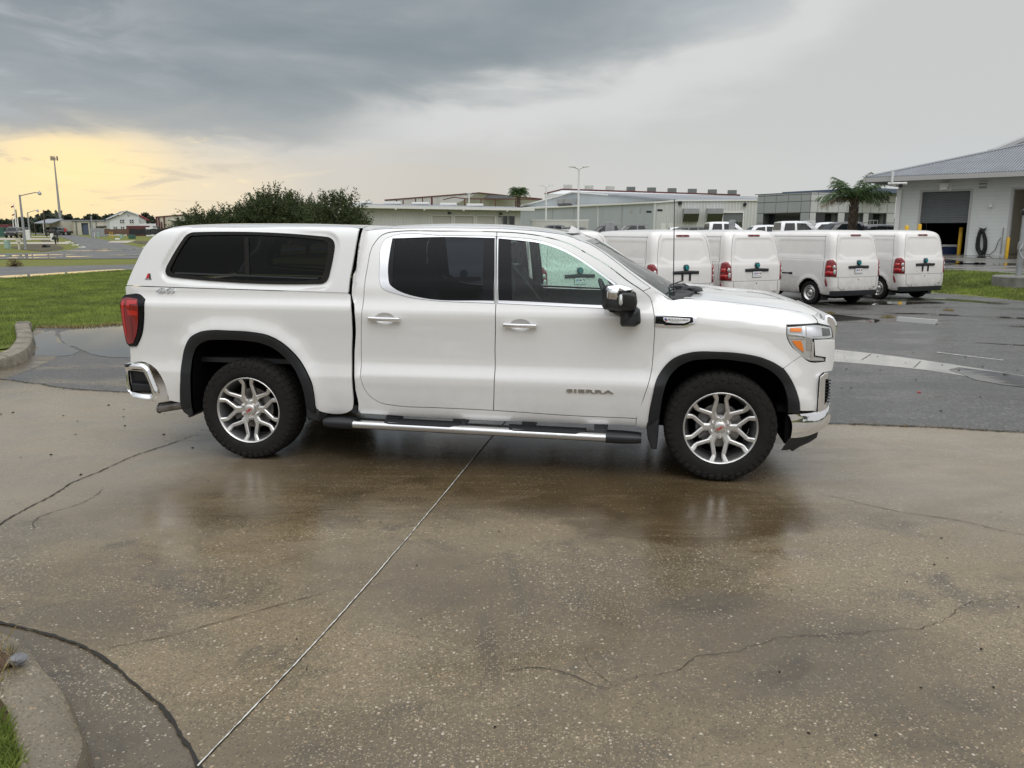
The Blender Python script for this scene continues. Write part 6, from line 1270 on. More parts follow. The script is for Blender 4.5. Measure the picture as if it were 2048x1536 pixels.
for k in (0, 1):
    s = (-1, 1)[k]
    panel('window_trim', rtrim, WS, 'chrome', rd[k], holes=[rglass], off=.003, inset=0, depth=.03, sides=(s,)); panel('window_trim', ftrim, WS, 'chrome', fd[k], holes=[fglass], off=.003, inset=0, depth=.03, sides=(s,))
    panel('window_glass', rglass, WS, 'glass_dark', rd[k], off=-.006, inset=0, depth=0, sides=(s,), step=.06); panel('window_glass', fglass, WS, 'glass_front', fd[k], off=-.006, inset=0, depth=0, sides=(s,), step=.06)
    panel('pillar_cover', [(1.925, 1.795), (2.012, 1.795), (2.024, 1.6), (2.032, 1.329), (1.945, 1.331), (1.935, 1.6)], WS, 'gloss_black', rd[k], off=-.002, inset=0, depth=.01, sides=(s,), step=.06)
    panel('pillar_cover', [(2.043, 1.792), (2.14, 1.784), (2.158, 1.56), (2.172, 1.331), (2.068, 1.333), (2.054, 1.6)], WS, 'gloss_black', fd[k], off=-.002, inset=0, depth=.01, sides=(s,), step=.06)
    panel('quarter_strip', [(1.196, 1.792), (1.222, 1.795), (1.226, 1.42), (1.205, 1.443), (1.19, 1.5), (1.188, 1.7)], WS, 'gloss_black', rd[k], off=-.001, inset=0, depth=.01, sides=(s,), step=.06)
    panel('mirror_sail', [(2.88, 1.50), (3.028, 1.381), (3.034, 1.304), (2.965, 1.305), (2.93, 1.40)], WS, 'black_plastic', fd[k], off=-.001, inset=0, depth=.01, sides=(s,), step=.06)
    for (x0, x1, z, door) in ((1.049, 1.307, 1.181, rd[k]), (2.112, 2.372, 1.150, fd[k])):
        xm = (x0+x1)/2
        cup = smooth_poly([(xm+.072*math.cos(a)*1.05, z+.042*math.sin(a)) for a in np.linspace(0, 2*math.pi, 20, endpoint=False)], .03, 60)
        b = MB(); b.grid(lambda u, v: (xm+.083*u*math.cos(2*math.pi*v), s*(WS(xm, z+.049*u*math.sin(2*math.pi*v))-.0005-.030*(1-u**3)), z+.049*u*math.sin(2*math.pi*v)), 8, 32); b.build('handle_cup', 'paint', door, 180)
        b = MB(); y = WS(xm, z); P = fillet([(x0, z-.014), (x1, z-.019), (x1, z+.011), (x0, z+.015)], .008, 4); yy = sorted((s*(y+.012), s*(y+.042))); b.prism(P, yy[0], yy[1], bev=.005); b.build('door_handle', 'chrome_soft' if False else 'chrome', door, 50)
        b = MB(); yy = sorted((s*(y-.01), s*(y+.015))); b.box((x0+.01, yy[0], z-.01), (x0+.035, yy[1], z+.01)); b.box((x1-.035, yy[0], z-.01), (x1-.01, yy[1], z+.01)); b.build('handle_mount', 'black_plastic', door)
# fender, nose
fender = [(3.213, .377), (3.127, .399), (3.129, .457), (3.183, .641), (3.226, .806), (3.24, 1.008), (3.239, 1.212), (3.224, 1.304), (3.201, 1.368), (3.150, 1.412), (3.205, 1.437), (3.28, 1.39), (3.352, 1.347), (3.42, 1.352), (3.52, 1.351), (3.75, 1.334), (4.04, 1.303), (4.29, 1.263), (4.385, 1.238), (4.41, 1.21), (4.413, 1.19), (4.175, 1.186), (4.18, 1.096), (4.209, 1.042), (4.294, .962), (4.163, .874)]
AF = [p for p in ARCHF if .377 < p[1]]; arc = [(3.213, .379), (3.244, .662), (3.267, .77), (3.311, .851), (3.374, .921), (3.437, .957), (3.515, .979), (3.696, .987), (3.89, .975), (4.017, .949), (4.124, .9)]
fn_ = panel('front_fender', fender+[(4.124, .9)]+arc[::-1][1:], WS, 'paint', step=.028, inset=.001)
hoodS = [(3.352, 1.345), (3.52, 1.351), (3.75, 1.334), (4.04, 1.303), (4.29, 1.263), (4.385, 1.238)]
def hood(u, v):
    t = 2*v-1; xr = 3.45+.10*(1-t*t); xf = 4.40+.15*(1-abs(t)**2.2); x = xr+(xf-xr)*u; zf = 1.352-(1.395-hoodtop(x)); w = .797
    for _ in range(3): w = w
    ws = .809-(0 if x < 3.95 else .32*(x-3.95)**2)
    a = abs(t); cz = .013-.017*sst(3.9, 4.25, x); z = hoodtop(x)-cz-(.043-cz)*(.25*a**2+.75*a**6); z += .006*math.exp(-((a-.62)/.10)**2)*(1-sst(4.2, 4.5, x))
    return (x, t*ws, z)
b = MB(); b.grid(hood, 44, 60); b.build('hood', 'paint', TR, 180)
panel('nose_corner', [(4.392, 1.236), (4.47, 1.205), (4.545, 1.17), (4.548, 1.150), (4.418, 1.187), (4.416, 1.21)], WS, 'paint', inset=.002, step=.02, depth=.1)
b = MB()
for s in (-1, 1): b.grid(lambda u, v: (lambda q: (q[0], q[1]*(.98+.05*v), q[2]-.003-.006*v))(hood(u, 0 if s < 0 else 1)), 40, 2)
b.build('hood_rail', 'paint', TR, 180)
b = MB(); b.grid(lambda u, v: (hood(1, v)[0]+.012*u+.02*u*u, hood(1, v)[1], hood(1, v)[2]-.055*u), 3, 40); b.build('hood_lip', 'paint', TR, 180)
fascia = [(4.294, .962), (4.350, .921), (4.477, .911), (4.479, .941), (4.392, .96), (4.375, 1.081), (4.50, 1.074), (4.56, 1.06), (4.562, .90), (4.553, .83), (4.47, .828), (4.441, .804), (4.436, .548), (4.303, .560), (4.295, .62), (4.265, .712), (4.206, .82), (4.163, .874)]
panel('front_bumper_cover', fascia, WS, 'paint', step=.028)
head = [(4.175, 1.179), (4.18, 1.096), (4.209, 1.042), (4.35, .921), (4.477, .911), (4.479, .941), (4.392, .96), (4.375, 1.081), (4.50, 1.074), (4.545, 1.075), (4.55, 1.146), (4.44, 1.18)]
hl = panel('headlight', head, WS, 'clear_lens', off=-.012, inset=.001, step=.03)
for k, s in enumerate((-1, 1)):
    P = lambda name, pl, m, off: panel(name, pl, WS, m, hl[k], off=off, inset=0, depth=.01, step=.03, sides=(s,))
    P('bezel', head, 'gloss_black', -.016) if False else None
    panel('lens_surround', head, WS, 'gloss_black', hl[k], holes=[offset(smooth_poly(head, .02, 38), -.0055)], off=-.004, inset=0, depth=.012, step=.03, sides=(s,))
    P('turn_lens', [(4.205, 1.163), (4.283, 1.162), (4.283, 1.135), (4.206, 1.137)], 'amber', -.005)
    P('light_strip', [(4.195, 1.120), (4.292, 1.118), (4.292, 1.106), (4.196, 1.108)], 'chrome', -.004); P('light_strip', [(4.195, 1.098), (4.292, 1.094), (4.290, 1.172), (4.31, 1.172), (4.312, 1.082), (4.197, 1.086)], 'chrome', -.006)
    P('turn_lens', [(4.218, 1.072), (4.285, 1.070), (4.297, 1.04), (4.312, .985), (4.262, 1.022)], 'amber', -.005)
    P('reflector', [(4.32, 1.165), (4.43, 1.163), (4.44, 1.10), (4.36, 1.10), (4.365, 1.0), (4.33, 1.0)], 'chrome_soft', -.008)
    P('light_pipe', [(4.365, 1.06), (4.378, 1.06), (4.385, .95), (4.365, .94)], 'chrome', -.003); P('light_pipe', [(4.35, .938), (4.47, .928), (4.47, .917), (4.352, .926)], 'chrome', -.003)
    P('lamp_cell', [(4.445, 1.155), (4.52, 1.140), (4.52, 1.095), (4.45, 1.10)], 'alloy_dark', -.006)
# fender vent badge
vent = [(3.242, 1.250), (3.38, 1.249), (3.51, 1.246), (3.538, 1.240), (3.54, 1.215), (3.531, 1.190), (3.459, 1.160), (3.37, 1.157), (3.244, 1.162)]
fv = panel('vent_trim', vent, WS, 'chrome', off=.008, inset=0, depth=.01, step=.03, corner=12)
for k, s in enumerate((-1, 1)):
    panel('vent_insert', [(3.243, 1.236), (3.38, 1.237), (3.512, 1.233), (3.517, 1.196), (3.445, 1.171), (3.32, 1.170), (3.300, 1.179), (3.244, 1.181)], WS, 'gloss_black', fv[k], off=.011, inset=0, depth=.006, step=.03, sides=(s,), corner=12)
    panel('name_plate', [(3.300, 1.230), (3.40, 1.228), (3.494, 1.223), (3.490, 1.203), (3.450, 1.188), (3.37, 1.188), (3.325, 1.194), (3.303, 1.208)], WS, 'white_print', fv[k], off=.015, inset=0, depth=.005, step=.03, sides=(s,), corner=12)
    panel('name_plate_face', [(3.338, 1.221), (3.40, 1.220), (3.484, 1.216), (3.482, 1.207), (3.40, 1.206), (3.335, 1.208)], WS, 'grey_print', fv[k], off=.0158, inset=0, depth=.002, step=.03, sides=(s,))
    panel('state_mark', [(3.312, 1.222), (3.32, 1.226), (3.326, 1.217), (3.334, 1.214), (3.324, 1.200), (3.316, 1.208), (3.308, 1.214)], WS, 'blue_print', fv[k], off=.0165, inset=0, depth=.001, step=.01, sides=(s,))
    panel('state_mark', [(3.321, 1.211), (3.333, 1.213), (3.324, 1.200), (3.318, 1.206)], WS, 'red_print', fv[k], off=.0172, inset=0, depth=.001, step=.01, sides=(s,))
def decal(s_, size, x, z, m, parent, off=.004, F=WS, ext=.001, bold=0, sx=1.0, side=-1, rotz=0, spacing=1.0, shear=0):
    me = text_mesh(s_, size, ext, bold, 'LEFT', shear, spacing); w = F(x, z)+off; o = link('lettering', me, m, parent)
    n = normal2(F, x+.05, z, side); zax = n; xax = Vector((1, 0, 0)) if side < 0 else Vector((-1, 0, 0)); xax = (xax-zax*xax.dot(zax)).normalized(); yax = zax.cross(xax)
    mx = Matrix((xax*sx, yax, zax)).transposed().to_4x4(); mx.translation = Vector((x, side*w, z)); o.matrix_local = mx @ Matrix.Rotation(rotz, 4, 'Z'); return o
decal('TEXAS', .0135, 3.350, 1.2085, 'white_print', fv[0], .0185, sx=2.1, spacing=1.15, bold=.0005); decal('EDITION', .008, 3.352, 1.1965, 'grey_print', fv[0], .0175, sx=1.5, spacing=1.5)
decal('SIERRA', .036, 2.600, .650, 'badge_metal', fd[0], .004, sx=2.85, ext=.004, bold=.0014, spacing=1.12)
# bed side
bed = [(-1.049, 1.409), (-.377, 1.396), (.309, 1.384), (.872, 1.372), (.890, 1.358), (.903, 1.284), (.907, 1.098), (.892, .896), (.892, .654), (.892, .5), (.885, .449), (.866, .433), (.614, .423), (.590, .436), (.583, .467), (.564, .663), (.507, .782), (.428, .889), (.32, .982), (.209, 1.034), (.068, 1.056), (-.12, 1.063), (-.268, 1.063), (-.374, 1.046), (-.452, 1.005), (-.514, .907), (-.545, .795), (-.56, .657), (-.581, .54), (-.593, .451), (-.664, .453), (-.717, .463), (-.746, .63), (-.808, .729), (-.893, .775), (-1.067, .768), (-1.064, .897), (-.978, .909), (-.918, 1.0), (-.868, 1.175), (-.858, 1.30), (-.90, 1.331), (-1.058, 1.337)]
bs = panel('bed_side', bed, WS, 'paint', step=.028)
tail = [(-1.094, 1.305), (-1.075, 1.328), (-1.059, 1.332), (-.903, 1.327), (-.870, 1.310), (-.862, 1.29), (-.872, 1.175), (-.922, 1.005), (-.978, .916), (-1.055, .906), (-1.085, .93), (-1.102, 1.0), (-1.106, 1.123)]
tlh = panel('tail_light', tail, WS, 'gloss_black', off=.012, inset=0, depth=.06, step=.03)
for k, s in enumerate((-1, 1)):
    Q = lambda n, pl, m, off: panel(n, pl, WS, m, tlh[k], off=off, inset=0, depth=.008, step=.03, sides=(s,))
    Q('red_lens', [(-1.090, 1.30), (-1.04, 1.312), (-.920, 1.305), (-.908, 1.24), (-.915, 1.16), (-.955, 1.02), (-1.0, .94), (-1.055, .925), (-1.085, .95), (-1.10, 1.05), (-1.100, 1.20)], 'red_lens', .018)
    Q('light_bar', [(-1.025, 1.295), (-.925, 1.292), (-.920, 1.265), (-.990, 1.262), (-.992, 1.235), (-1.02, 1.235)], 'red_bright', .021); Q('light_bar', [(-1.02, 1.215), (-.918, 1.205), (-.920, 1.168), (-1.02, 1.172)], 'red_bright', .021)
    Q('dark_strip', [(-1.005, 1.150), (-.985, 1.150), (-.992, 1.0), (-1.0, .95), (-1.018, .96), (-1.01, 1.0)], 'red_dark', .020); Q('light_bar', [(-1.092, 1.27), (-1.075, 1.29), (-1.05, 1.28), (-1.06, 1.22), (-1.066, 1.0), (-1.085, 1.0)], 'red_bright', .0205)
decal('4X4', .055, -.765, 1.357, 'chrome', bs[0], .006, sx=1.75, ext=.006, bold=.002, shear=.25, spacing=.95)
# wheel arch flares, liners, mud flaps
fro = [(.566, .342), (.583, .467), (.564, .663), (.507, .782), (.428, .889), (.32, .982), (.209, 1.034), (.068, 1.056), (-.12, 1.063), (-.268, 1.063), (-.374, 1.046), (-.452, 1.005), (-.514, .907), (-.545, .795), (-.56, .657), (-.581, .54), (-.594, .43), (-.585, .375), (-.528, .33)]
fri = [(.490, .345), (.502, .478), (.494, .604), (.445, .74), (.361, .843), (.266, .922), (.155, .968), (.01, .987), (-.19, .99), (-.325, .978), (-.405, .932), (-.450, .852), (-.474, .713), (-.490, .542), (-.498, .441), (-.500, .36)]
ffo = [(3.216, .379), (3.244, .662), (3.267, .77), (3.311, .851), (3.374, .921), (3.437, .957), (3.515, .979), (3.696, .987), (3.89, .975), (4.017, .949), (4.124, .9), (4.206, .82), (4.265, .712), (4.292, .62), (4.300, .545)]
ffi = [(3.292, .40), (3.301, .531), (3.317, .661), (3.353, .784), (3.416, .862), (3.493, .910), (3.621, .932), (3.829, .927), (3.99, .898), (4.09, .848), (4.170, .762), (4.208, .659), (4.222, .545)]
for name, o_, i_ in (('rear_flare', fro, fri), ('front_flare', ffo, ffi)):
    pl = smooth_poly(o_, .02, 50, closed=False)+smooth_poly(i_, .02, 50, closed=False)[::-1]
    panel(name, pl, WS, 'flare_plastic', raw=True, off=.016, inset=-.001, depth=.06, step=.025)
    for s in (-1, 1):
        I = smooth_poly(i_, .04, 60, closed=False); b = MB(); b.add([(x, s*(WS(x, z)-.02), z) for x, z in I]+[(x, s*.42, z+.02) for x, z in I], [(i, i+1, len(I)+i+1, len(I)+i) for i in range(len(I)-1)]); b.add([(x, s*.42, z+.02) for x, z in I], [tuple(range(len(I)))]); b.build('wheel_liner', 'void', TR, 180)
for s in (-1, 1):
    b = MB(); yy = sorted((s*.80, s*1.0)); b.prism([(3.205, .40), (3.214, .325), (3.245, .235), (3.286, .230), (3.294, .327), (3.298, .46), (3.22, .5)], yy[0], yy[1], bev=.008); b.build('mud_flap', 'black_plastic', TR, 40)
    b = MB(); b.prism([(.50, .37), (.566, .345), (.60, .345), (.605, .44), (.55, .50), (.50, .5)], yy[0], yy[1], bev=.008); b.prism([(-.595, .43), (-.53, .33), (-.50, .35), (-.505, .5), (-.58, .52)], yy[0], yy[1], bev=.008); b.build('mud_flap', 'black_plastic', TR, 40)
# camper shell
CZ = [(-1.10, 1.42), (-1.042, 1.44), (-.98, 1.58), (-.90, 1.73), (-.83, 1.82), (-.77, 1.868), (-.717, 1.89), (-.6, 1.905), (-.3, 1.914), (0, 1.916), (.4, 1.912), (.7, 1.904), (.98, 1.895)]
CS = [(-1.10, 1.40), (-1.042, 1.417), (-.98, 1.55), (-.89, 1.715), (-.818, 1.796), (-.759, 1.838), (-.70, 1.862), (-.6, 1.876), (-.3, 1.882), (.4, 1.880), (.98, 1.872)]
capout = [(-1.046, 1.411), (-1.012, 1.49), (-.951, 1.609), (-.89, 1.715), (-.818, 1.796), (-.759, 1.838), (-.70, 1.862), (-.6, 1.876), (-.3, 1.882), (.4, 1.880), (.90, 1.873), (.942, 1.869), (.935, 1.80), (.922, 1.711), (.903, 1.582), (.884, 1.466), (.877, 1.374), (.309, 1.386), (-.377, 1.398)]
capwin = fillet([(-.735, 1.483), (.700, 1.438), (.768, 1.802), (-.505, 1.842)], [.075, .085, .095, .11], 8)
def WCB(x, z):                                # shell side with a pressed-in rim round the window
    w = WCAP(x, z); d = CWD(x, z); return w-.016*(1-sst(.012, .055, d))
CWs = smooth_poly(capwin, .05, 60); CWa = np.array(CWs)
def CWD(x, z):
    a = CWa; q = np.roll(a, -1, 0); d = q-a; p = np.array([x, z]); t = np.clip(((p-a)*d).sum(1)/np.maximum(1e-12, (d*d).sum(1)), 0, 1); e = p-a-t[:, None]*d; m = math.sqrt((e*e).sum(1).min())
    return m if not np_inside(CWs, np.array([[x, z]]))[0] else 0.0
shell = thing('camper_shell', (0, 0, 0), 0, None, None); shell.parent = TR
panel('shell_side', capout, WCB, 'cap_paint', shell, holes=[capwin], step=.019, depth=.03, inset=.0012)
b = MB(); b.grid(lambda u, v: roof_fn(WCAP, CZ, CS, -1.05+u*(.97+1.05), -math.cos(math.pi*v)), 70, 36); b.build('shell_roof', 'cap_paint', shell, 180)
b = MB(); b.grid(lambda u, v: (.97-.02*u*u-.03*u, -(2*v-1)*WCAP(.95, 1.385+.49*(1-u)), 1.872+.022*(1-abs(2*v-1)**6)*(1-u)-.49*u), 10, 20); b.build('shell_front', 'cap_paint', shell, 180)
b = MB(); b.add([(.895, -.93, 1.38), (.895, .93, 1.38), (.90, .80, 1.86), (.90, -.80, 1.86)], [(0, 1, 2, 3)]); b.build('shell_front_seal', 'void', shell)
wf = fillet([(-.672, 1.512), (.658, 1.468), (.714, 1.776), (-.488, 1.812)], [.04, .055, .06, .05], 6)
for s in (-1, 1):
    f = panel('side_window', capwin, WCAP, 'rubber', shell, holes=[wf], off=-.006, inset=0, depth=.03, sides=(s,), step=.03)[0]
    sub = lambda n, pl, m, off, **k: panel(n, pl, WCAP, m, shell, off=off, inset=0, depth=.012, sides=(s,), step=.05, **k)
    panel('window_pane', wf, WCAP, 'glass_cap', shell, off=-.018, inset=0, depth=0, sides=(s,), step=.06)
    sub('window_mullion', [(-.012, 1.80), (.024, 1.80), (.048, 1.49), (.008, 1.492)], 'rubber', -.010); sub('window_track', [(-.60, 1.522), (.63, 1.488), (.62, 1.476), (-.60, 1.508)], 'black_plastic', -.008)
sg = panel('shell_emblem', [(-.861, 1.470), (-.816, 1.471), (-.822, 1.509), (-.844, 1.509)], WCAP, 'red_print', shell, off=.003, inset=0, depth=.003, step=.03, sides=(-1,))[0]
panel('shell_emblem', [(-.829, 1.471), (-.814, 1.471), (-.820, 1.510), (-.829, 1.510)], WCAP, 'black_plastic', shell, off=.0035, inset=0, depth=.003, step=.03, sides=(-1,)); panel('shell_emblem', [(-.870, 1.459), (-.809, 1.460), (-.812, 1.470), (-.865, 1.470)], WCAP, 'black_plastic', shell, off=.003, inset=0, depth=.003, step=.03, sides=(-1,))
decal('LEER', .0115, -.864, 1.4605, 'white_print', shell, .0045, F=WCAP, sx=1.5, spacing=1.1)
# rear wall of shell, tailgate
b = MB(); b.grid(lambda u, v: (-1.05+.33*u**1.0*1.0+.02*math.sin(math.pi*u), (2*v-1)*(WCAP(-1.0+.3*u, 1.42+.46*u)-.01), 1.42+.46*u), 8, 16); b.build('shell_hatch', 'glass_cap' if False else 'gloss_black', shell, 180)
b = MB(); b.box((-1.075, -.79, .80), (-1.02, .79, 1.40)); b.build('tailgate', 'paint', TR); b = MB(); b.box((-1.05, -.93, .78), (-.98, .93, 1.40)); b.build('bed_rear_frame', 'paint', TR)
b = MB(); b.box((-1.0, -.86, .78), (.86, .86, .82)); b.box((.84, -.86, .5), (.88, .86, 1.38)); b.build('bed_floor', 'black_plastic', TR)
# gap seal between bed and cab
b = MB(); b.box((.885, -.90, .45), (.905, .90, 1.40)); b.build('cab_back_panel', 'void', TR); b = MB(); b.add([(.955, -.93, .45), (.955, .93, .45), (.955, .92, 1.35), (.955, -.92, 1.35)], [(0, 1, 2, 3)]); b.build('cab_back', 'interior', TR)
for s in (-1, 1): yy = sorted((s*.93, s*.965)); b = MB(); b.box((.875, yy[0], .415), (.915, yy[1], .475)); b.build('seal_block', 'black_plastic', TR)
b = MB(); b.grid(lambda u, v: (.948, (2*v-1)*(WS(.96, 1.36+.49*u)-.006), 1.36+(.49+.02*(1-(2*v-1)**4))*u), 10, 16); b.build('rear_cab_frame', 'void', TR, 180)
# rear step bumper
bo = [(-1.14, .752), (-1.10, .762), (-.925, .768), (-.86, .766), (-.79, .73), (-.75, .65), (-.735, .56), (-.745, .475), (-.80, .452), (-1.015, .467), (-1.10, .485), (-1.148, .52), (-1.152, .60), (-1.15, .69)]
bho = fillet([(-1.140, .692), (-.955, .692), (-.885, .502), (-1.125, .510)], .02)
FB = lambda x, z: .955-.75*max(0, -.86-x)**2
def FBR(x, z):                          # raised bevel running round the step opening
    d = pdist(bho+bho[:1], x, z); return FB(x, z)-.022+.030*sst(0, .035, d)-.018*sst(.045, .075, d)
panel('rear_bumper', bo, FBR, 'chrome', holes=[bho], inset=0, depth=.03, step=.012)
b = MB(); b.prism([(-1.138, .748), (-1.08, .757), (-.935, .756), (-.905, .745), (-.92, .725), (-1.13, .725)], -.925, .925, bev=.008); b.build('bumper_top_pad', 'black_plastic', TR, 40)
b = MB(); b.prism([(-1.15, .705), (-.93, .705), (-.86, .60), (-.85, .485), (-1.14, .49)], -.84, .84, bev=.008); b.build('bumper_step', 'black_plastic', TR, 40)
b = MB(); b.prism([(-1.125, .585), (-.93, .575), (-.915, .515), (-1.11, .50)], -.885, .885, bev=.012)
for i in range(7): x = -1.11+i*.026; b.box((x, -.88, .583), (x+.012, .88, .592))
b.build('step_tread', 'flare_plastic', TR, 40)
b = MB(); b.box((-1.135, -.6, .53), (-1.09, .6, .72)); b.build('bumper_center', 'chrome', TR)
b = MB(); b.tube([(-.35, -.60, .43), (-.62, -.74, .40), (-.72, -.78, .392), (-.90, -.83, .365)], .043, 18); b.build('exhaust_tip', 'steel', TR, 60); b = MB(); b.lathe([(0, .043), (.004, .047), (.015, .047), (.015, .036), (0, .036)], 18, 'x', Matrix.Translation((-.905, -.831, .3645)) @ Matrix.Rotation(.16, 4, 'Y')); b.build('exhaust_rim', 'steel', TR, 60)
# front bumper (chrome), grille, bezels
pc = [(4.255, .958), (4.33, .950), (4.42, .925), (4.50, .88), (4.548, .81), (4.575, .70), (4.592, .5), (4.60, .25), (4.602, 0)]
PCs = smooth_poly(pc, .03, 60, closed=False); PCs = PCs+[(x, -y) for x, y in PCs[::-1][1:]]; nP = len(PCs)-1
def bump(u, v, k=1):
    x, y = PCs[int(round(u*nP))]; s = (x-4.255)/.347; zt = .526+.025*s+.085*sst(.58, .94, s); zb = .352+.13*s*s; d = .012*math.sin(math.pi*min(1, v*1.25)); n = Vector((1.0 if abs(y) < .6 else .5, y, 0)).normalized()
    return (x+n.x*d-(.03*v**6), y+n.y*d*.4, zb+(zt-zb)*v)
b = MB(); b.grid(bump, nP, 14); b.build('front_bumper', 'chrome', TR, 180)
b = MB(); b.grid(lambda u, v: (bump(u, 1)[0]-.10*v*(.3+.7*sst(4.25, 4.5, bump(u, 1)[0]))-.004, bump(u, 1)[1]*(1-.06*v), bump(u, 1)[2]+.004*math.sin(v*3)), nP, 3); b.build('bumper_shelf', 'chrome', TR, 180)
def dam(u, v):
    x, y, z = bump(u, 0); s = (x-4.255)/.347; h = .07*(1-sst(.1, 1.0, s))+.035; return (x-.01-.05*v, y*(1-.03*v), z-h*v)
b = MB(); b.grid(dam, nP, 4); b.build('air_dam', 'black_plastic', TR, 180)
for s in (-1, 1):
    yy = sorted((s*.76, s*.90)); b = MB(); b.prism([(4.262, .37), (4.260, .25), (4.285, .232), (4.335, .270), (4.40, .305), (4.452, .345), (4.46, .395), (4.36, .37)], yy[0], yy[1], bev=.01); b.build('air_deflector', 'black_plastic', TR, 40)
FZ = lambda x, z: .935-2.6*max(0, x-4.36)**2-1.2*max(0, x-4.5)
bez = [(4.441, .804), (4.472, .828), (4.511, .826), (4.528, .80), (4.553, .732), (4.568, .66), (4.560, .62), (4.522, .572), (4.453, .545), (4.440, .55)]; bh = [(4.479, .788), (4.500, .788), (4.519, .735), (4.520, .68), (4.512, .635), (4.486, .595)]
bz = panel('fog_bezel', bez, FZ, 'chrome', holes=[bh], off=.004, inset=0, depth=.03, step=.02)
for k, s in enumerate((-1, 1)):
    panel('fog_mesh', offset(bh, .004), FZ, 'void', bz[k], off=-.025, inset=0, depth=0, step=.03, sides=(s,))
    b = MB()
    for i in range(8): z = .61+i*.023; b.box((4.47, s*(FZ(4.5, z)-.02)-.01, z), (4.525, s*(FZ(4.5, z)-.02)+.01, z+.008))
    b.build('fog_slats', 'black_plastic', bz[k])
g = [(4.50, 1.225), (4.528, 1.234), (4.560, 1.215), (4.583, 1.180), (4.590, 1.143), (4.589, .976), (4.578, .865), (4.569, .81), (4.52, .80)]
b = MB(); b.prism(g, -.66, .66, bev=.012); b.build('grille_surround', 'chrome', TR, 40)
gm = bpy.data.objects.get('grille_surround')
b = MB(); b.box((4.588, -.56, .86), (4.594, .56, 1.15)); b.build('grille_mesh', 'void', gm)
b = MB()
for i in range(6): z = .88+i*.05; b.box((4.594, -.56, z), (4.602, .56, z+.02))
b.build('grille_bar', 'black_plastic', gm)
me = text_mesh('GMC', .16, .006, .004, 'CENTER'); o = link('lettering', me, 'red_print', gm); o.matrix_local = Matrix.Translation((4.61, 0, .95)) @ Matrix.Rotation(math.pi/2, 4, 'Z') @ Matrix.Rotation(math.pi/2, 4, 'X')
b = MB(); b.grid(lambda u, v: (4.50+.02*u-.01, (2*v-1)*.76, .60+.54*u), 2, 8); b.build('nose_backing', 'paint', TR); b = MB(); b.box((4.215, -.93, .30), (4.25, .93, .56)); b.box((4.15, -.93, .54), (4.26, -.60, .58)); b.box((4.15, .60, .54), (4.26, .93, .58)); b.build('bumper_backing', 'void', TR)
# cowl, wiper, antenna, washer
b = MB(); b.grid(lambda u, v: (wsx(1.345, (2*v-1)*.80)+.0+.13*u, (2*v-1)*.80, 1.352-.012*u+.008*math.sin(v*40)), 4, 40); b.build('cowl', 'black_plastic', TR, 60)
b = MB(); r = random.Random(4)
cw = [(3.352, -.80, 1.352), (3.40, -.80, 1.346), (3.455, -.79, 1.352), (3.50, -.765, 1.366), (3.52, -.73, 1.378), (3.47, -.70, 1.385), (3.40, -.72, 1.376)]
b.add(cw+[(x, y+.01, z+.018) for x, y, z in cw], [tuple(range(7)), tuple(range(7, 14))[::-1]]+[(i, (i+1) % 7, 7+(i+1) % 7, 7+i) for i in range(7)]); b.build('cowl_corner', 'black_plastic', TR)
def lump(name, c, r3, m, seed, par=TR):
    bm_ = bmesh.new(); bmesh.ops.create_icosphere(bm_, subdivisions=2, radius=1); rr = random.Random(seed)
    for v in bm_.verts: k = 1+rr.uniform(-.22, .22); v.co = Vector((v.co.x*r3[0]*k, v.co.y*r3[1]*k, v.co.z*r3[2]*k))
    me = bpy.data.meshes.new(name); bm_.to_mesh(me); bm_.free(); o = link(name, me, m, par); o.location = c; return o
lump('wiper_pivot', (3.44, -.66, 1.385), (.085, .07, .022), 'black_plastic', 1); lump('wiper_pivot', (3.52, -.55, 1.405), (.085, .09, .024), 'black_plastic', 2); lump('wiper_pivot', (3.43, -.50, 1.418), (.05, .06, .02), 'black_plastic', 6)
b = MB(); b.tube([(3.50, -.62, 1.41), (3.40, -.66, 1.40), (3.36, -.40, 1.425), (3.47, .1, 1.43)], [.012, .010, .008, .006], 6); b.tube([(3.36, -.62, 1.42), (3.42, -.2, 1.42), (3.44, .25, 1.41)], .006, 5); b.build('wiper_arm', 'black_plastic', TR, 60)
b = MB(); b.tube([(3.375, -.775, 1.345), (3.374, -.775, 1.40)], .011, 8); b.tube([(3.374, -.775, 1.39), (3.356, -.775, 2.08)], [.0042, .0030], 6); b.build('antenna', 'black_plastic', TR, 60)
b = MB(); b.add([(2.50, 0, 1.84), (2.66, -.03, 1.80), (2.66, .03, 1.80), (2.53, -.012, 1.894), (2.53, .012, 1.894), (2.57, 0, 1.875)], [(0, 1, 3), (0, 3, 4), (0, 4, 2), (1, 5, 3), (3, 5, 4), (4, 5, 2), (1, 2, 5)]); b.build('roof_fin', 'paint', TR, 60)
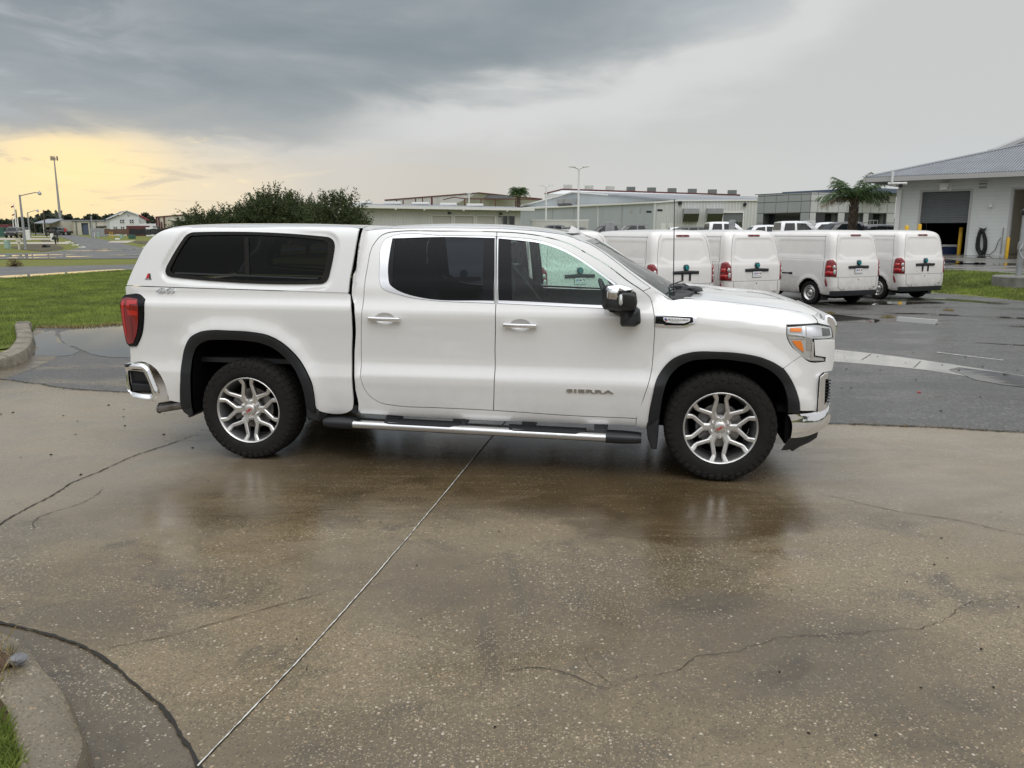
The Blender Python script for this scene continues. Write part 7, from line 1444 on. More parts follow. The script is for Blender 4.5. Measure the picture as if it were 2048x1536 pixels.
# mirrors
for k, s in enumerate((-1, 1)):
    def pz(name, pl, w0, w1, m, bv=.012, par=TR): yy = sorted((s*w0, s*w1)); b = MB(); b.prism(fillet(pl, .014, 4), yy[0], yy[1], bev=bv); return b.build(name, m, par, 45)
    hs = pz('mirror_housing', [(2.862, 1.321), (2.866, 1.445), (2.880, 1.466), (2.99, 1.470), (3.05, 1.452), (3.10, 1.41), (3.112, 1.346), (3.103, 1.307), (3.06, 1.288), (2.991, 1.283), (2.877, 1.297)], 1.03, 1.20, 'black_plastic', .03)
    pz('mirror_cap', [(2.890, 1.366), (2.886, 1.44), (2.900, 1.463), (2.985, 1.474), (3.05, 1.458), (3.095, 1.425), (3.06, 1.42), (2.988, 1.416), (2.986, 1.357)], 1.06, 1.212, 'chrome', .02, hs)
    pz('mirror_visor', [(2.985, 1.325), (2.985, 1.417), (3.07, 1.424), (3.10, 1.40), (3.110, 1.345), (3.095, 1.305), (3.06, 1.298), (3.01, 1.318)], 1.12, 1.235, 'black_plastic', .012, hs)
    pz('marker_lamp', [(2.983, 1.345), (2.982, 1.395), (2.990, 1.410), (3.004, 1.410), (3.010, 1.395), (3.010, 1.343), (2.998, 1.330)], 1.20, 1.241, 'clear_lens', .006, hs)
    pz('mirror_arm', [(2.883, 1.292), (2.96, 1.255), (2.992, 1.240), (2.992, 1.186), (3.005, 1.168), (3.098, 1.168), (3.14, 1.196), (3.132, 1.285), (3.10, 1.31), (3.0, 1.30)], .955, 1.12, 'black_plastic', .02)
# running board
for s in (-1, 1):
    P = [(1.00, .372), (1.045, .372), (1.066, .362), (1.072, .346), (1.066, .322), (1.05, .312), (.92, .33), (.905, .350), (.92, .368)]
    b = MB(); zt = lambda x: -.0125*(x-.93)
    b.add([(x, s*y, z+zt(x)) for x in (.91, 2.91) for y, z in P], [(i, (i+1) % 9, 9+(i+1) % 9, 9+i) for i in range(9)]+[tuple(range(9)), tuple(range(9, 18))[::-1]]); rb = b.build('running_board', 'chrome_soft', TR, 50)
    for x0, x1 in ((.66, .912), (2.905, 3.17)):
        b = MB(); sc = lambda x: .78+.22*min(1, min(abs(x-.66), abs(3.17-x))/.06) if (x < .7 or x > 3.13) else 1; xs_ = [x0, x0+.03, (x0+x1)/2, x1-.03, x1]; n9 = 9
        b.add([(x, s*(.98+(y-.98)*1.03*sc(x)), .34+(z-.34)*1.25*sc(x)+zt(x)) for x in xs_ for y, z in P], [(r_*9+i, r_*9+(i+1) % 9, (r_+1)*9+(i+1) % 9, (r_+1)*9+i) for r_ in range(4) for i in range(9)]+[tuple(range(9)), tuple(range(36, 45))[::-1]]); b.build('end_cap', 'black_plastic', rb, 50)
    for x0, x1 in ((1.15, 1.77), (2.145, 2.75)):
        b = MB(); q = [(x0, .925), (x0+.02, 1.05), (x0+.06, 1.064), (x1-.07, 1.064), (x1-.01, 1.02), (x1, .925)]; b.add([(x, s*y, z+zt(x)-(.012 if y > 1.06 else 0)) for z in (.366, .381) for x, y in q], [tuple(range(6)), tuple(range(6, 12))[::-1]]+[(i, (i+1) % 6, 6+(i+1) % 6, 6+i) for i in range(6)]); b.build('step_pad', 'flare_plastic', rb)
    for x in (1.2, 1.75, 2.3, 2.86): b = MB(); yy = sorted((s*.80, s*.95)); b.box((x-.05, yy[0], .345), (x+.05, yy[1], .395)); b.build('bracket', 'black_plastic', rb)
# chassis
b = MB()
for s in (-1, 1): b.box((-.95, s*.52-.05, .40), (4.2, s*.52+.05, .55))
b.box((.95, -.90, .43), (3.15, .90, .50)); b.box((3.1, -.75, .36), (4.3, .75, .42)); b.tube([(0, -.7, .41), (0, .7, .41)], .05, 10); b.lathe([(-.15, .0), (-.14, .12), (0, .17), (.14, .12), (.15, 0)], 14, 'y', Matrix.Translation((0, 0, .41))); b.tube([(3.745, -.7, .41), (3.745, .7, .41)], .04, 8); b.box((-.95, -.5, .42), (-.6, .5, .5)); b.box((1.2, .1, .33), (2.4, .45, .45)); b.build('chassis', 'void', TR)
b = MB(); b.box((.96, -.90, .5), (3.3, -.875, 1.29)); b.box((.96, .875, .5), (3.3, .90, 1.29)); b.build('door_inner', 'interior', TR)
b = MB(); b.box((3.25, -.88, .55), (3.3, .88, 1.30)); b.box((.96, -.88, .5), (3.3, .88, .55)); b.build('firewall', 'interior', TR)
b = MB(); b.grid(lambda u, v: (3.05+.38*u, (2*v-1)*.86, 1.30+.03*math.sin(math.pi*u)*(1+.6*(v > .55))), 4, 20); b.prism([(2.85, 1.05), (2.88, 1.27), (3.0, 1.315), (3.2, 1.30), (3.2, 1.05)], -.86, .86, bev=.02); b.build('dashboard', 'interior', TR, 50)
def seatf(x, y, w, name='seat'):
    b = MB(); b.prism(smooth_poly([(x-.02, .85), (x+.52, .9), (x+.54, 1.0), (x+.1, .97), (x-.10, 1.25), (x-.17, 1.52), (x-.25, 1.54), (x-.29, 1.50), (x-.20, 1.2), (x-.1, .9)], .05, 60), y-w/2, y+w/2, bev=.05); o = b.build(name, 'seat', TR, 50)
    b = MB(); b.prism(smooth_poly([(x-.22, 1.56), (x-.20, 1.72), (x-.25, 1.75), (x-.30, 1.72), (x-.30, 1.57)], .03, 60), y-.13, y+.13, bev=.04); b.build('headrest', 'seat', o, 50)
seatf(2.22, -.40, .52); seatf(2.22, .40, .52); seatf(1.32, 0, 1.5, 'rear_seat')
b = MB(); mxs = Matrix.Translation((2.83, .40, 1.245)) @ Matrix.Rotation(R(-24), 4, 'Y'); b.lathe([(-.015, .19), (0, .205), (.015, .19), (0, .175), (-.015, .19)], 36, 'x', mxs); b.lathe([(-.03, 0), (-.03, .07), (.02, .07), (.02, 0)], 18, 'x', mxs)
for a in (0, 2.1, 4.2): b.tube([mxs @ Vector((0, .05*math.cos(a), .05*math.sin(a))), mxs @ Vector((0, .19*math.cos(a), .19*math.sin(a)))], .014, 6)
b.tube([mxs @ Vector((.02, 0, 0)), mxs @ Vector((.3, 0, -.02))], .04, 10); b.build('steering_wheel', 'interior', TR, 60)
b = MB(); b.grid(lambda u, v: (1.0+1.6*u, (2*v-1)*.66, 1.83+.03*math.sin(math.pi*u)), 8, 6); b.build('headliner', 'headliner', TR, 180)
for s in (-1, 1): b = MB(); b.tube([(2.10, s*.73, 1.74), (2.12, s*.83, 1.4), (2.16, s*.84, 1.0)], .04, 8); b.build('b_pillar', 'interior', TR, 60)
b = MB(); b.tube([(2.14, -.76, 1.60), (2.28, -.70, 1.42), (2.36, -.60, 1.28), (2.40, -.5, 1.2)], .010, 6); b.build('seat_belt', 'seat', TR, 60)
b = MB(); b.prism([(2.62, 1.66), (2.64, 1.73), (2.65, 1.73), (2.64, 1.66)], -.13, .13); b.build('inside_mirror', 'black_plastic', TR)
# wheels
def wheel_parts():
    out = {}
    b = MB(); prof = [(.118, .262), (.142, .28), (.150, .315), (.150, .352), (.143, .380), (.128, .398), (.105, .4045), (0, .407), (-.105, .4045), (-.128, .398), (-.143, .380), (-.150, .352), (-.150, .315), (-.142, .28), (-.118, .262)]
    b.lathe(prof, 96, 'y'); out['tyre'] = b.mesh('tyre', 180)
    b = MB(); n = 46
    for i in range(n):
        a = 2*math.pi*i/n; m = Matrix.Rotation(-a, 4, 'Y'); da = 2*math.pi/n; w = (.41 if i % 3 else .34)*da
        def blk(y0, y1, r0, r1, s0, s1, sk=0.0, lift0=None):
            vs = []
            for r_, sh in ((r0, 0), (r1, 0)):
                for y, s_ in ((y0, s0), (y1, s1)):
                    for q in (s_-w*(.9 if r_ > .405 else 1), s_+w*(.9 if r_ > .405 else 1)): rr = r_ if y > -.12 and y < .12 else r_-.016; vs.append((rr*math.sin(q+sk*y), y, rr*math.cos(q+sk*y)))
            b.add(vs, [(0, 1, 3, 2), (4, 6, 7, 5), (0, 4, 5, 1), (2, 3, 7, 6), (0, 2, 6, 4), (1, 5, 7, 3)], m)
        k = .12 if i % 2 else 0; e = .006 if i % 2 else 0
        for s in (-1, 1):
            lo, hi = sorted((s*.085, s*.128)); blk(lo, hi, .400, .4135, 0, 0)
            # shoulder lug wrapping onto the sidewall
            y0 = s*.130; y1 = s*(.1485+e*.4); vs = []
            for (y, r_) in ((y0, .4005), (s*.148, .388), (s*.1535, .366-e*2.6)):
                for q in (-w*.85, w*.85): vs.append((r_*math.sin(q), y, r_*math.cos(q)))
            for (y, r_) in ((s*.126, .392), (s*.138, .376), (s*.146, .352-e*2.2)):
                for q in (-w*.85, w*.85): vs.append((r_*math.sin(q), y, r_*math.cos(q)))
            b.add(vs, [(0, 1, 3, 2), (2, 3, 5, 4), (0, 2, 8, 6), (2, 4, 10, 8), (1, 7, 9, 3), (3, 9, 11, 5), (4, 5, 11, 10)], m)
            lo, hi = sorted((s*.035, s*.075)); blk(lo, hi, .400, .4135, da*.45, da*.45, 1.2*s)
        blk(-.022, .022, .400, .4135, da*.2, da*.2, 2.0)
    out['tread'] = b.mesh('tread_blocks')
    b = MB(); b.lathe([(-.120, .258), (-.132, .262), (-.137, .269), (-.134, .274), (-.127, .274)], 72, 'y'); out['rim_lip'] = b.mesh('rim_lip', 40)
    b = MB(); b.lathe([(-.120, .2585), (-.110, .252), (-.06, .238), (.02, .225), (.12, .245)], 72, 'y'); out['rim_barrel'] = b.mesh('rim_barrel', 50); b = MB(); b.lathe([(.06, .0), (.06, .23)], 48, 'y'); out['back_plate'] = b.mesh('back_plate')
    # one Y shaped spoke pair with a raised ridge
    def arm(b, P, W, Y, top=.35, depth=.035):
        n = len(P)
        for i in range(n-1):
            p, q = Vector(P[i]), Vector(P[i+1]); d = (q-p).normalized(); nn = Vector((-d.y, d.x)); w0, w1 = W[i], W[i+1]; y0, y1 = Y[i], Y[i+1]
            def pt(c, o, y): return (c.x+nn_[0]*o, y, c.y+nn_[1]*o)
            vs = []
            for c, w, y, idx in ((p, w0, y0, i), (q, w1, y1, i+1)):
                a = Vector(P[max(0, idx-1)]); e = Vector(P[min(n-1, idx+1)]); t = (e-a).normalized(); nn_ = (-t.y, t.x)
                vs += [pt(c, -w, y+depth), pt(c, -w, y+.006), pt(c, -w*top, y), pt(c, w*top, y), pt(c, w, y+.006), pt(c, w, y+depth)]
            b.add(vs, [(k, k+1, 7+k, 6+k) for k in range(5)])
    def pol(r_, a): return (r_*math.cos(R(a)), r_*math.sin(R(a)))
    b = MB()
    arm(b, [pol(.045, 0), pol(.085, 0), pol(.122, 0)], [.040, .026, .030], [-.092, -.097, -.103], .5)
    for s in (-1, 1): arm(b, [pol(.108, -2*s), pol(.206, 20.3*s), pol(.223, 20.9*s), pol(.262, 18.6*s)], [.0158, .0148, .0160, .019], [-.100, -.112, -.117, -.131], .55)
    out['spoke'] = b.mesh('spoke')
    b = MB(); b.lathe([(-.05, .09), (-.080, .088), (-.088, .080), (-.090, .045), (-.090, 0)], 36, 'y'); out['hub'] = b.mesh('hub', 40)
    b = MB(); b.lathe([(-.088, .0455), (-.108, .0455), (-.113, .040), (-.116, .02), (-.1165, 0)], 36, 'y'); out['center_cap'] = b.mesh('center_cap', 40)
    b = MB(); b.lathe([(-.085, .020), (-.0925, .020), (-.0925, .016), (-.085, .015)], 18, 'y'); b.lathe([(-.08, .0125), (-.112, .0125), (-.117, .009), (-.119, 0)], 12, 'y'); out['lug_nut'] = b.mesh('lug_nut', 40)
    b = MB(); b.lathe([(.0, .06), (-.02, .06), (-.02, .165), (-.02, .166), (.005, .166), (.005, .06)], 40, 'y'); b.lathe([(-.03, 0), (-.035, .07), (0, .075)], 24, 'y'); out['brake_disc'] = b.mesh('brake_disc', 40)
    b = MB(); b.lathe([(-.05, .10), (-.055, .175), (.03, .178), (.03, .10), (-.05, .10)], 8, 'y', None, R(140), R(215)); b.lathe([(-.05, .10), (-.05, .175)], 8, 'y', None, R(140), R(215)); out['caliper'] = b.mesh('caliper', 40)
    out['logo'] = text_mesh('GMC', .027, .0008, .0006, 'CENTER'); return out
WP = wheel_parts()
def wheel(x, y, sgn, a0, lab=None):
    w = bpy.data.objects.new('wheel', None); col.objects.link(w); w.parent = TR; w.location = (x, y, .412); w.rotation_euler = (0, 0, 0 if sgn < 0 else math.pi)
    def p(k, m, name=None, rot=0, tr=None, mx=None):
        o = link(name or k, WP[k], m, w); M_ = Matrix.Rotation(-R(rot), 4, 'Y')
        if mx is not None: M_ = M_ @ mx
        o.matrix_local = M_; return o
    p('tyre', 'rubber'); o = p('tread', 'tread_rubber', 'tread_blocks'); o['kind'] = 'stuff'; p('rim_lip', 'alloy_face'); p('rim_barrel', 'alloy_dark'); p('back_plate', 'void'); p('hub', 'alloy'); p('center_cap', 'alloy_face')
    for k in range(6): p('spoke', 'alloy_face', rot=60*k+a0); p('lug_nut', 'chrome', rot=30+60*k+a0, mx=Matrix.Translation((.068, 0, 0)))
    p('brake_disc', 'steel'); p('caliper', 'alloy_dark'); o = link('logo', WP['logo'], 'red_print', w); o.matrix_local = Matrix.Rotation(-R(a0+32), 4, 'Y') @ Matrix.Translation((0, -.1172, -.010)) @ Matrix.Rotation(math.pi/2, 4, 'X'); return w
wheel(0, -.868, -1, 2); wheel(3.745, -.868, -1, 0); wheel(0, .868, 1, 10); wheel(3.745, .868, 1, 5)

# ---------------------------------------------------------------- delivery vans
VHW = [(.28, .77), (.34, .80), (.5, .825), (.8, .835), (1.12, .832), (1.17, .815), (1.22, .808), (1.6, .765), (1.74, .725), (1.81, .67), (1.855, .58), (1.88, .42), (1.89, .0)]
VXR = [(.28, .05), (.34, .02), (.5, -.01), (.75, .0), (1.08, .02), (1.15, .045), (1.2, .055), (1.66, .145), (1.76, .185), (1.83, .27), (1.87, .42), (1.89, .8)]
VXF = [(.28, 4.25), (.6, 4.38), (.9, 4.3), (1.05, 4.05), (1.25, 3.75), (1.7, 3.05), (1.84, 2.7), (1.89, 1.6)]
ZL = sorted(set([round(float(z), 4) for z in list(np.arange(.28, 1.70, .028))+list(np.arange(1.70, 1.87, .014))+[1.872, 1.88, 1.886, 1.89]]))
def rtrap(y, z):                      # inside measure of the rear window pressing (>0 inside)
    a = abs(y); d = [z-1.175, 1.70-z, (.66-.10*(z-1.17)/.5)-a]
    d.append((z-1.175-(a-.40)*.45)*.9)                    # lower corners sweep up
    m = min(d); 
    if d[1] < .1 and d[2] < .1: m = .1-math.hypot(.1-d[1], .1-d[2])
    return m
def van_pt(s, z):                     # s: -1..1 round the body, 0 = centre of rear, +-1 = centre of nose
    hw = tab(VHW, z); xr = tab(VXR, z); xf = tab(VXF, z); r = min(.15, hw*.9); rf = min(.35, hw*.9); sg = 1 if s >= 0 else -1; a = abs(s)
    # fractions of the perimeter
    if a < .16: y = (hw-r)*a/.16; p = (xr+.035*(y/.8)**2, y)
    elif a < .24: q = (a-.16)/.08*math.pi/2; p = (xr+.035*((hw-r)/.8)**2+r*(1-math.cos(q)), hw-r+r*math.sin(q))
    elif a < .82: t = (a-.24)/.58; x0 = xr+r+.03; p = (x0+(xf-rf-x0)*t, hw)
    elif a < .92: q = (a-.82)/.10*math.pi/2; p = (xf-rf+rf*math.sin(q), hw-rf+rf*math.cos(q))
    else: p = (xf, (hw-rf)*(1-(a-.92)/.08))
    x, y = p
    if a < .20: x += .016*sst(0, .035, rtrap(y, z))
    elif .24 <= a < .8:
        for (x0, x1, z0, z1) in ((.42, 2.02, 1.225, 1.64), (2.30, 2.62, 1.225, 1.64)):
            m = min(x-x0, x1-x, z-z0, z1-z); y -= .014*sst(0, .03, m)
        y -= .012*sst(.03, .0, abs(z-.745)) if False else 0
        d = math.hypot(x-.80, z-.30); y += .022*math.exp(-((d-.40)/.05)**2)*(1 if z > .3 else 0)
    return (x, sg*y, z)
SL = [i/24*.16 for i in range(24)]+[.16+i/8*.08 for i in range(8)]+[.24+i/110*.58 for i in range(110)]+[.82+i/10*.10 for i in range(10)]+[.92, .96, 1.0]
SS = [-s for s in SL[::-1][:-1]]+SL
b = MB(); b.v = [van_pt(s, z) for s in SS for z in ZL]; nz = len(ZL); fs = []
for i in range(len(SS)-1):
    for j in range(nz-1):
        q = (i*nz+j, (i+1)*nz+j, (i+1)*nz+j+1, i*nz+j+1); c = sum((Vector(b.v[k]) for k in q), Vector())/4
        if abs(c.y) > .6 and (math.hypot(c.x-.80, c.z-.31) < .365 or math.hypot(c.x-3.6, c.z-.31) < .365): continue
        fs.append(q)
b.f = fs; van_me = b.mesh('body', 60)
VAN = thing('delivery_van', (0, 0, 0), 0, 'x', 'van', 'white delivery vans parked in a row'); VAN.name = 'delivery_van'
vb = link('body', van_me, 'van_paint', VAN)
def rear_x(y, z):
    hw = tab(VHW, z); xr = tab(VXR, z); r = .15; a = abs(y)
    if a < hw-r: x = xr+.035*(a/.8)**2
    else: q = min(1, (a-hw+r)/r); x = xr+.035*((hw-r)/.8)**2+r*(1-math.sqrt(max(0, 1-q*q)))
    return x+.016*sst(0, .035, rtrap(y, z))
def vseam(name, pts, m='joint_dark', r=.006, par=None, rear=True, side=1):
    P = smooth_poly(pts, .05, 50, closed=False); b = MB(); b.tube([(rear_x(p[0], p[1])-.000, p[0], p[1]) if rear else (p[0], side*(tab(VHW, p[1])+.0), p[1]) for p in P], r, 5); return b.build(name, m, par or VAN, 60)
vseam('tailgate_seam', [(-.70, .73), (-.72, .74), (-.725, .80), (-.71, 1.15), (-.65, 1.55), (-.60, 1.72), (-.52, 1.79)], r=.0035); vseam('tailgate_seam', [(.70, .73), (.72, .74), (.725, .80), (.71, 1.15), (.65, 1.55), (.60, 1.72), (.52, 1.79)], r=.0035)
vseam('tailgate_seam', [(-.78, .725), (-.3, .722), (.3, .722), (.78, .725)], r=.004); vseam('tailgate_seam', [(-.66, .715), (-.655, .48), (-.60, .445), (.60, .445), (.655, .48), (.66, .715)], r=.005)
for s in (-1, 1):
    vseam('door_seam', [(.36, .74), (.36, 1.2), (.40, 1.5), (.46, 1.78)], r=.0045, rear=False, side=s); vseam('door_seam', [(2.14, .36), (2.14, .9), (2.16, 1.3), (2.24, 1.74)], r=.006, rear=False, side=s); vseam('roof_seam', [(.42, 1.725), (2.9, 1.725)], r=.006, rear=False, side=s)
    vseam('body_crease', [(.40, 1.165), (3.6, 1.165)], 'van_paint', .010, rear=False, side=s); vseam('body_crease', [(1.2, .70), (3.2, .70)], 'van_paint', .008, rear=False, side=s)
    b = MB(); yy = sorted((s*.80, s*.848)); b.prism([(1.42, .755), (2.14, .755), (2.14, .788), (1.42, .788)], yy[0], yy[1], bev=.004); b.prism([(1.40, .745), (1.50, .745), (1.50, .80), (1.40, .80)], yy[0], s*.852 if s > 0 else yy[1], bev=.004); b.build('slide_rail', 'black_plastic', VAN)
    b = MB()
    W_ = [(y, z) for y, z in [(.60, .745), (.835, .735), (.84, .95), (.80, 1.10), (.765, 1.155), (.70, 1.165), (.65, 1.10), (.635, .95)]]
    def lens(name, pl, m, off, par=None):
        Pl = smooth_poly(pl, .03, 50); A, T = tri_region(Pl, [], .04); V = []; n = len(Pl)
        for y, z in A.tolist():
            hw = tab(VHW, z)
            if y > hw+.0: x = rear_x(hw, z)+(y-hw)*1.0; yy_ = hw+off
            else: x = rear_x(y, z)-off*.8; yy_ = y+off*.6*sst(.6, .8, y)
            V.append((x, s*yy_, z))
        me = bpy.data.meshes.new(name); me.from_pydata(V, [], T.tolist()); me.polygons.foreach_set('use_smooth', [True]*len(me.polygons)); bm_ = bmesh.new(); bm_.from_mesh(me); r_ = bmesh.ops.extrude_face_region(bm_, geom=bm_.faces[:])
        for e in [g_ for g_ in r_['geom'] if isinstance(g_, bmesh.types.BMVert)]: e.co += Vector((.03, -s*.012, 0))
        bmesh.ops.recalc_face_normals(bm_, faces=bm_.faces); bm_.to_mesh(me); bm_.free(); return link(name, me, m, par or VAN)
    tlv = lens('tail_light', [(.715, .742), (.93, .735), (.925, .86), (.905, 1.0), (.87, 1.10), (.81, 1.16), (.77, 1.155), (.735, 1.07), (.718, .92)], 'red_lens', .018)
    lens('tail_light_cell', [(.735, .80), (.775, .79), (.79, .86), (.765, .92), (.735, .90)], 'clear_lens', .023, tlv); lens('tail_light_cell', [(.745, .945), (.785, .925), (.80, .98), (.775, 1.03), (.75, 1.01)], 'clear_lens', .023, tlv)
    lens('tail_light_cell', [(.80, .80), (.92, .78), (.91, .86), (.80, .87)], 'red_bright', .023, tlv); lens('tail_light_cell', [(.82, .93), (.90, .91), (.88, 1.0), (.82, 1.01)], 'red_bright', .023, tlv)
    lens('reflector', [(.85, .50), (.90, .50), (.93, .66), (.915, .70), (.86, .58)], 'red_lens', .010)
b = MB(); b.prism(smooth_poly([(-.34, .935), (.34, .935), (.34, 1.0), (.0, 1.012), (-.34, 1.0)], .05, 50), -.05, .02, Matrix.Rotation(math.pi/2, 4, 'Z'), .012); b.build('tailgate_handle', 'black_plastic', VAN, 50)
b = MB(); b.add([(rear_x(y, z)-.004, y, z) for y, z in rrect(-.31, .765, .31, .945, .07)]+[(rear_x(y, z)+.01, y, z) for y, z in rrect(-.31, .765, .31, .945, .07)], [tuple(range(24))]+[(i, (i+1) % 24, 24+(i+1) % 24, 24+i) for i in range(24)]); b.build('plate_recess', 'van_paint', VAN)
b = MB(); b.lathe([(-.03, 0), (-.032, .055), (-.02, .068), (.03, .068)], 28, 'x', Matrix.Translation((.005, 0, 1.075))); b.build('round_badge', 'teal_dark', VAN, 40); b = MB(); P = [(-.032, 1.105), (-.038, 1.06), (0, 1.025), (.038, 1.06), (.032, 1.105), (0, 1.12)]; b.add([(-.0345, y, z) for y, z in P]+[(-.028, y, z) for y, z in P], [tuple(range(6)), tuple(range(6, 12))]+[(i, (i+1) % 6, 6+(i+1) % 6, 6+i) for i in range(6)]); b.build('badge_shield', 'teal', VAN)
b = MB(); P = [(-.016, 1.05), (-.016, 1.075), (0, 1.09), (.016, 1.075), (.016, 1.05), (0, 1.068)]; b.add([(-.036, y, z) for y, z in P], [tuple(range(6))]); b.build('badge_arrow', 'teal_dark', VAN)
b = MB(); P = rrect(-.17, 1.735, .17, 1.775, .018); b.add([(rear_x(y, z)-.02, y, z) for y, z in P]+[(rear_x(y, z)+.03, y, z) for y, z in P], [tuple(range(24))]+[(i, (i+1) % 24, 24+(i+1) % 24, 24+i) for i in range(24)]); b.build('brake_lamp', 'red_dark', VAN, 40); b = MB(); b.box((rear_x(0, 1.755)-.0215, -.12, 1.742), (rear_x(0, 1.755)+.02, -.03, 1.768)); b.box((rear_x(0, 1.755)-.0215, .03, 1.742), (rear_x(0, 1.755)+.02, .12, 1.768)); b.build('brake_lamp_cell', 'red_lens', VAN)
b = MB(); b.grid(lambda u, v: (rear_x((2*v-1)*.80, .36)-.022+.02*u**2, (2*v-1)*.80, .385-.13*u), 4, 40); b.add([], []); b.build('bumper_strip', 'black_plastic', VAN, 180)
b = MB(); b.grid(lambda u, v: (rear_x((2*v-1)*.80, .36)-.022+.10*u, (2*v-1)*.80, .385+.004*u), 1, 40); b.grid(lambda u, v: (rear_x((2*v-1)*.80, .36)-.0+.5*u, (2*v-1)*.78, .255), 1, 40); b.build('bumper_lower', 'black_plastic', VAN, 180)
for y, z in ((0, .665), (-.45, .42), (.45, .42)): b = MB(); b.lathe([(-.006, 0), (-.006, .014), (.02, .014)], 10, 'x', Matrix.Translation((rear_x(y, z), y, z))); b.build('tailgate_lock' if y == 0 else 'parking_sensor', 'black_plastic', VAN)
b = MB(); b.box((rear_x(.4, .47)-.005, -.60, .47), (rear_x(.4, .47)+.01, -.50, .48)); b.build('nameplate', 'grey_print', VAN)
b = MB(); b.box((.1, -.70, .26), (4.2, .70, .34)); b.box((.25, -.5, .18), (.5, .5, .27)); b.tube([(.8, -.6, .30), (.8, .6, .30)], .05, 8); b.build('underbody', 'void', VAN)
for s in (-1, 1):
    for ax in (.80, 3.6): b = MB(); b.lathe([(s*.62, 0), (s*.62, .37), (s*.80, .37)], 26, 'y', Matrix.Translation((ax, 0, .31)), 0, math.pi); b.build('wheel_liner', 'void', VAN)
    b = MB(); yy = sorted((s*.55, s*.79)); b.box((.40, yy[0], .13), (.42, yy[1], .34)); b.build('mud_flap', 'black_plastic', VAN)
    b = MB(); P = [(2.72, 1.17), (3.55, 1.20), (3.0, 1.63), (2.76, 1.66)]; b.add([(x, s*(tab(VHW, z)+.004), z) for x, z in P], [(0, 1, 2, 3)]); b.build('door_glass', 'car_glass', VAN)
    b = MB(); b.box((3.3, s*.95-.1, 1.15), (3.38, s*.95+.1, 1.38)); b.build('door_mirror', 'black_plastic', VAN)
b = MB(); b.grid(lambda u, v: (tab(VXF, 1.14+.52*u)+.006, (2*v-1)*(tab(VHW, 1.14+.52*u)-.30), 1.14+.52*u), 6, 6); b.build('windscreen', 'car_glass', VAN)
b = MB(); b.lathe([(-.07, .19), (-.085, .22), (-.09, .26), (-.075, .295), (.0, .302), (.075, .295), (.09, .25), (.08, .19)], 40, 'y'); vt = b.mesh('tyre', 60); b = MB(); b.lathe([(-.078, .192), (-.082, .185), (-.06, .165), (-.045, .15), (-.06, .125), (-.062, .10), (-.045, .075), (-.055, .06), (-.07, .045), (-.072, 0)], 40, 'y'); vr = b.mesh('rim', 50)
b = MB()
for k in range(12): a = 2*math.pi*k/12; b.lathe([(-.0635, 0), (-.0635, .016), (-.05, .016)], 8, 'y', Matrix.Translation((.118*math.cos(a), 0, .118*math.sin(a))))
vh = b.mesh('rim_holes')
for ax in (.80, 3.6):
    for s in (-1, 1):
        w = link('wheel', vt, 'rubber', VAN); w.location = (ax, s*.72, .302); w.rotation_euler = (0, 0, 0 if s < 0 else math.pi); link('rim', vr, 'alloy', w); link('rim_holes', vh, 'void', w)['kind'] = 'stuff'
plate_b = MB(); plate_b.add([], []); 
def plate(par):
    b = MB(); b.prism(rrect(-.135, .80, .135, .945, .012), -.012, .0, Matrix.Translation((.003, 0, 0)) @ Matrix.Rotation(math.pi/2, 4, 'Z') @ Matrix.Scale(-1, 4, (0, 1, 0)), 0); fr = b.build('plate', 'grey_print', par)
    b = MB(); b.box((-.014, -.125, .812), (-.011, .125, .935)); b.build('plate_face', 'white_print', fr)
    me = text_mesh('US', .052, .0006, .0018, 'LEFT'); o = link('lettering', me, 'blue_print', fr); o.matrix_local = Matrix.Translation((-.0155, .105, .872)) @ Matrix.Rotation(-math.pi/2, 4, 'Z') @ Matrix.Rotation(math.pi/2, 4, 'X')
    me = text_mesh('F', .052, .0006, .0018, 'LEFT'); o = link('lettering', me, 'blue_print', fr); o.matrix_local = Matrix.Translation((-.0155, .030, .872)) @ Matrix.Rotation(-math.pi/2, 4, 'Z') @ Matrix.Rotation(math.pi/2, 4, 'X')
    b = MB(); b.add([(-.0155, -.005, .905), (-.0155, -.03, .905), (-.0155, -.03, .88), (-.0155, .005, .868)], [(0, 1, 2, 3)]); b.build('plate_mark', 'red_print', fr); b = MB(); b.add([(-.0155, -.05, .908), (-.0155, -.10, .908), (-.0155, -.10, .866), (-.0155, -.08, .88)], [(0, 1, 2, 3)]); b.build('plate_mark', 'maroon', fr)
    b = MB(); b.box((-.0155, -.10, .835), (-.0145, .10, .842)); b.build('plate_small_print', 'grey_print', fr)
def brackets(par):
    for y in (-.10, .10): b = MB(); b.box((-.016, y-.022, .79), (.0, y+.022, .935)); b.build('plate_bracket', 'black_plastic', par)
PSI = R(25); scv = .966
VP = [((-.90, 15.1), 0, 'white delivery van seen only through the dark rear window of the pickup'), ((1.36, 16.1), 1, 'white delivery van seen through the front side window of the pickup'), ((3.78, 17.5), 2, 'white delivery van with two black plate strips behind the pickup windscreen'),
      ((5.68, 18.7), 1, 'white delivery van with a plate, partly behind the pickup bonnet'), ((8.72, 20.3), 1, 'white delivery van with a plate and its full left side and sliding door visible'), ((11.18, 21.85), 2, 'rightmost white delivery van with two black plate strips')]
vans = []
for i, ((x, y), pl, lab) in enumerate(VP):
    o = VAN if i == len(VP)-1 else copy_tree(VAN); vans.append((o, x, y, pl, lab))
for o, x, y, pl, lab in vans:
    o.location = (x, y, 0); o.rotation_euler = (0, 0, math.pi/2+PSI+(R(-2) if pl == 2 and x > 9 else 0)); o['label'] = lab
    if pl == 1: plate(o)
    elif pl == 2: brackets(o)
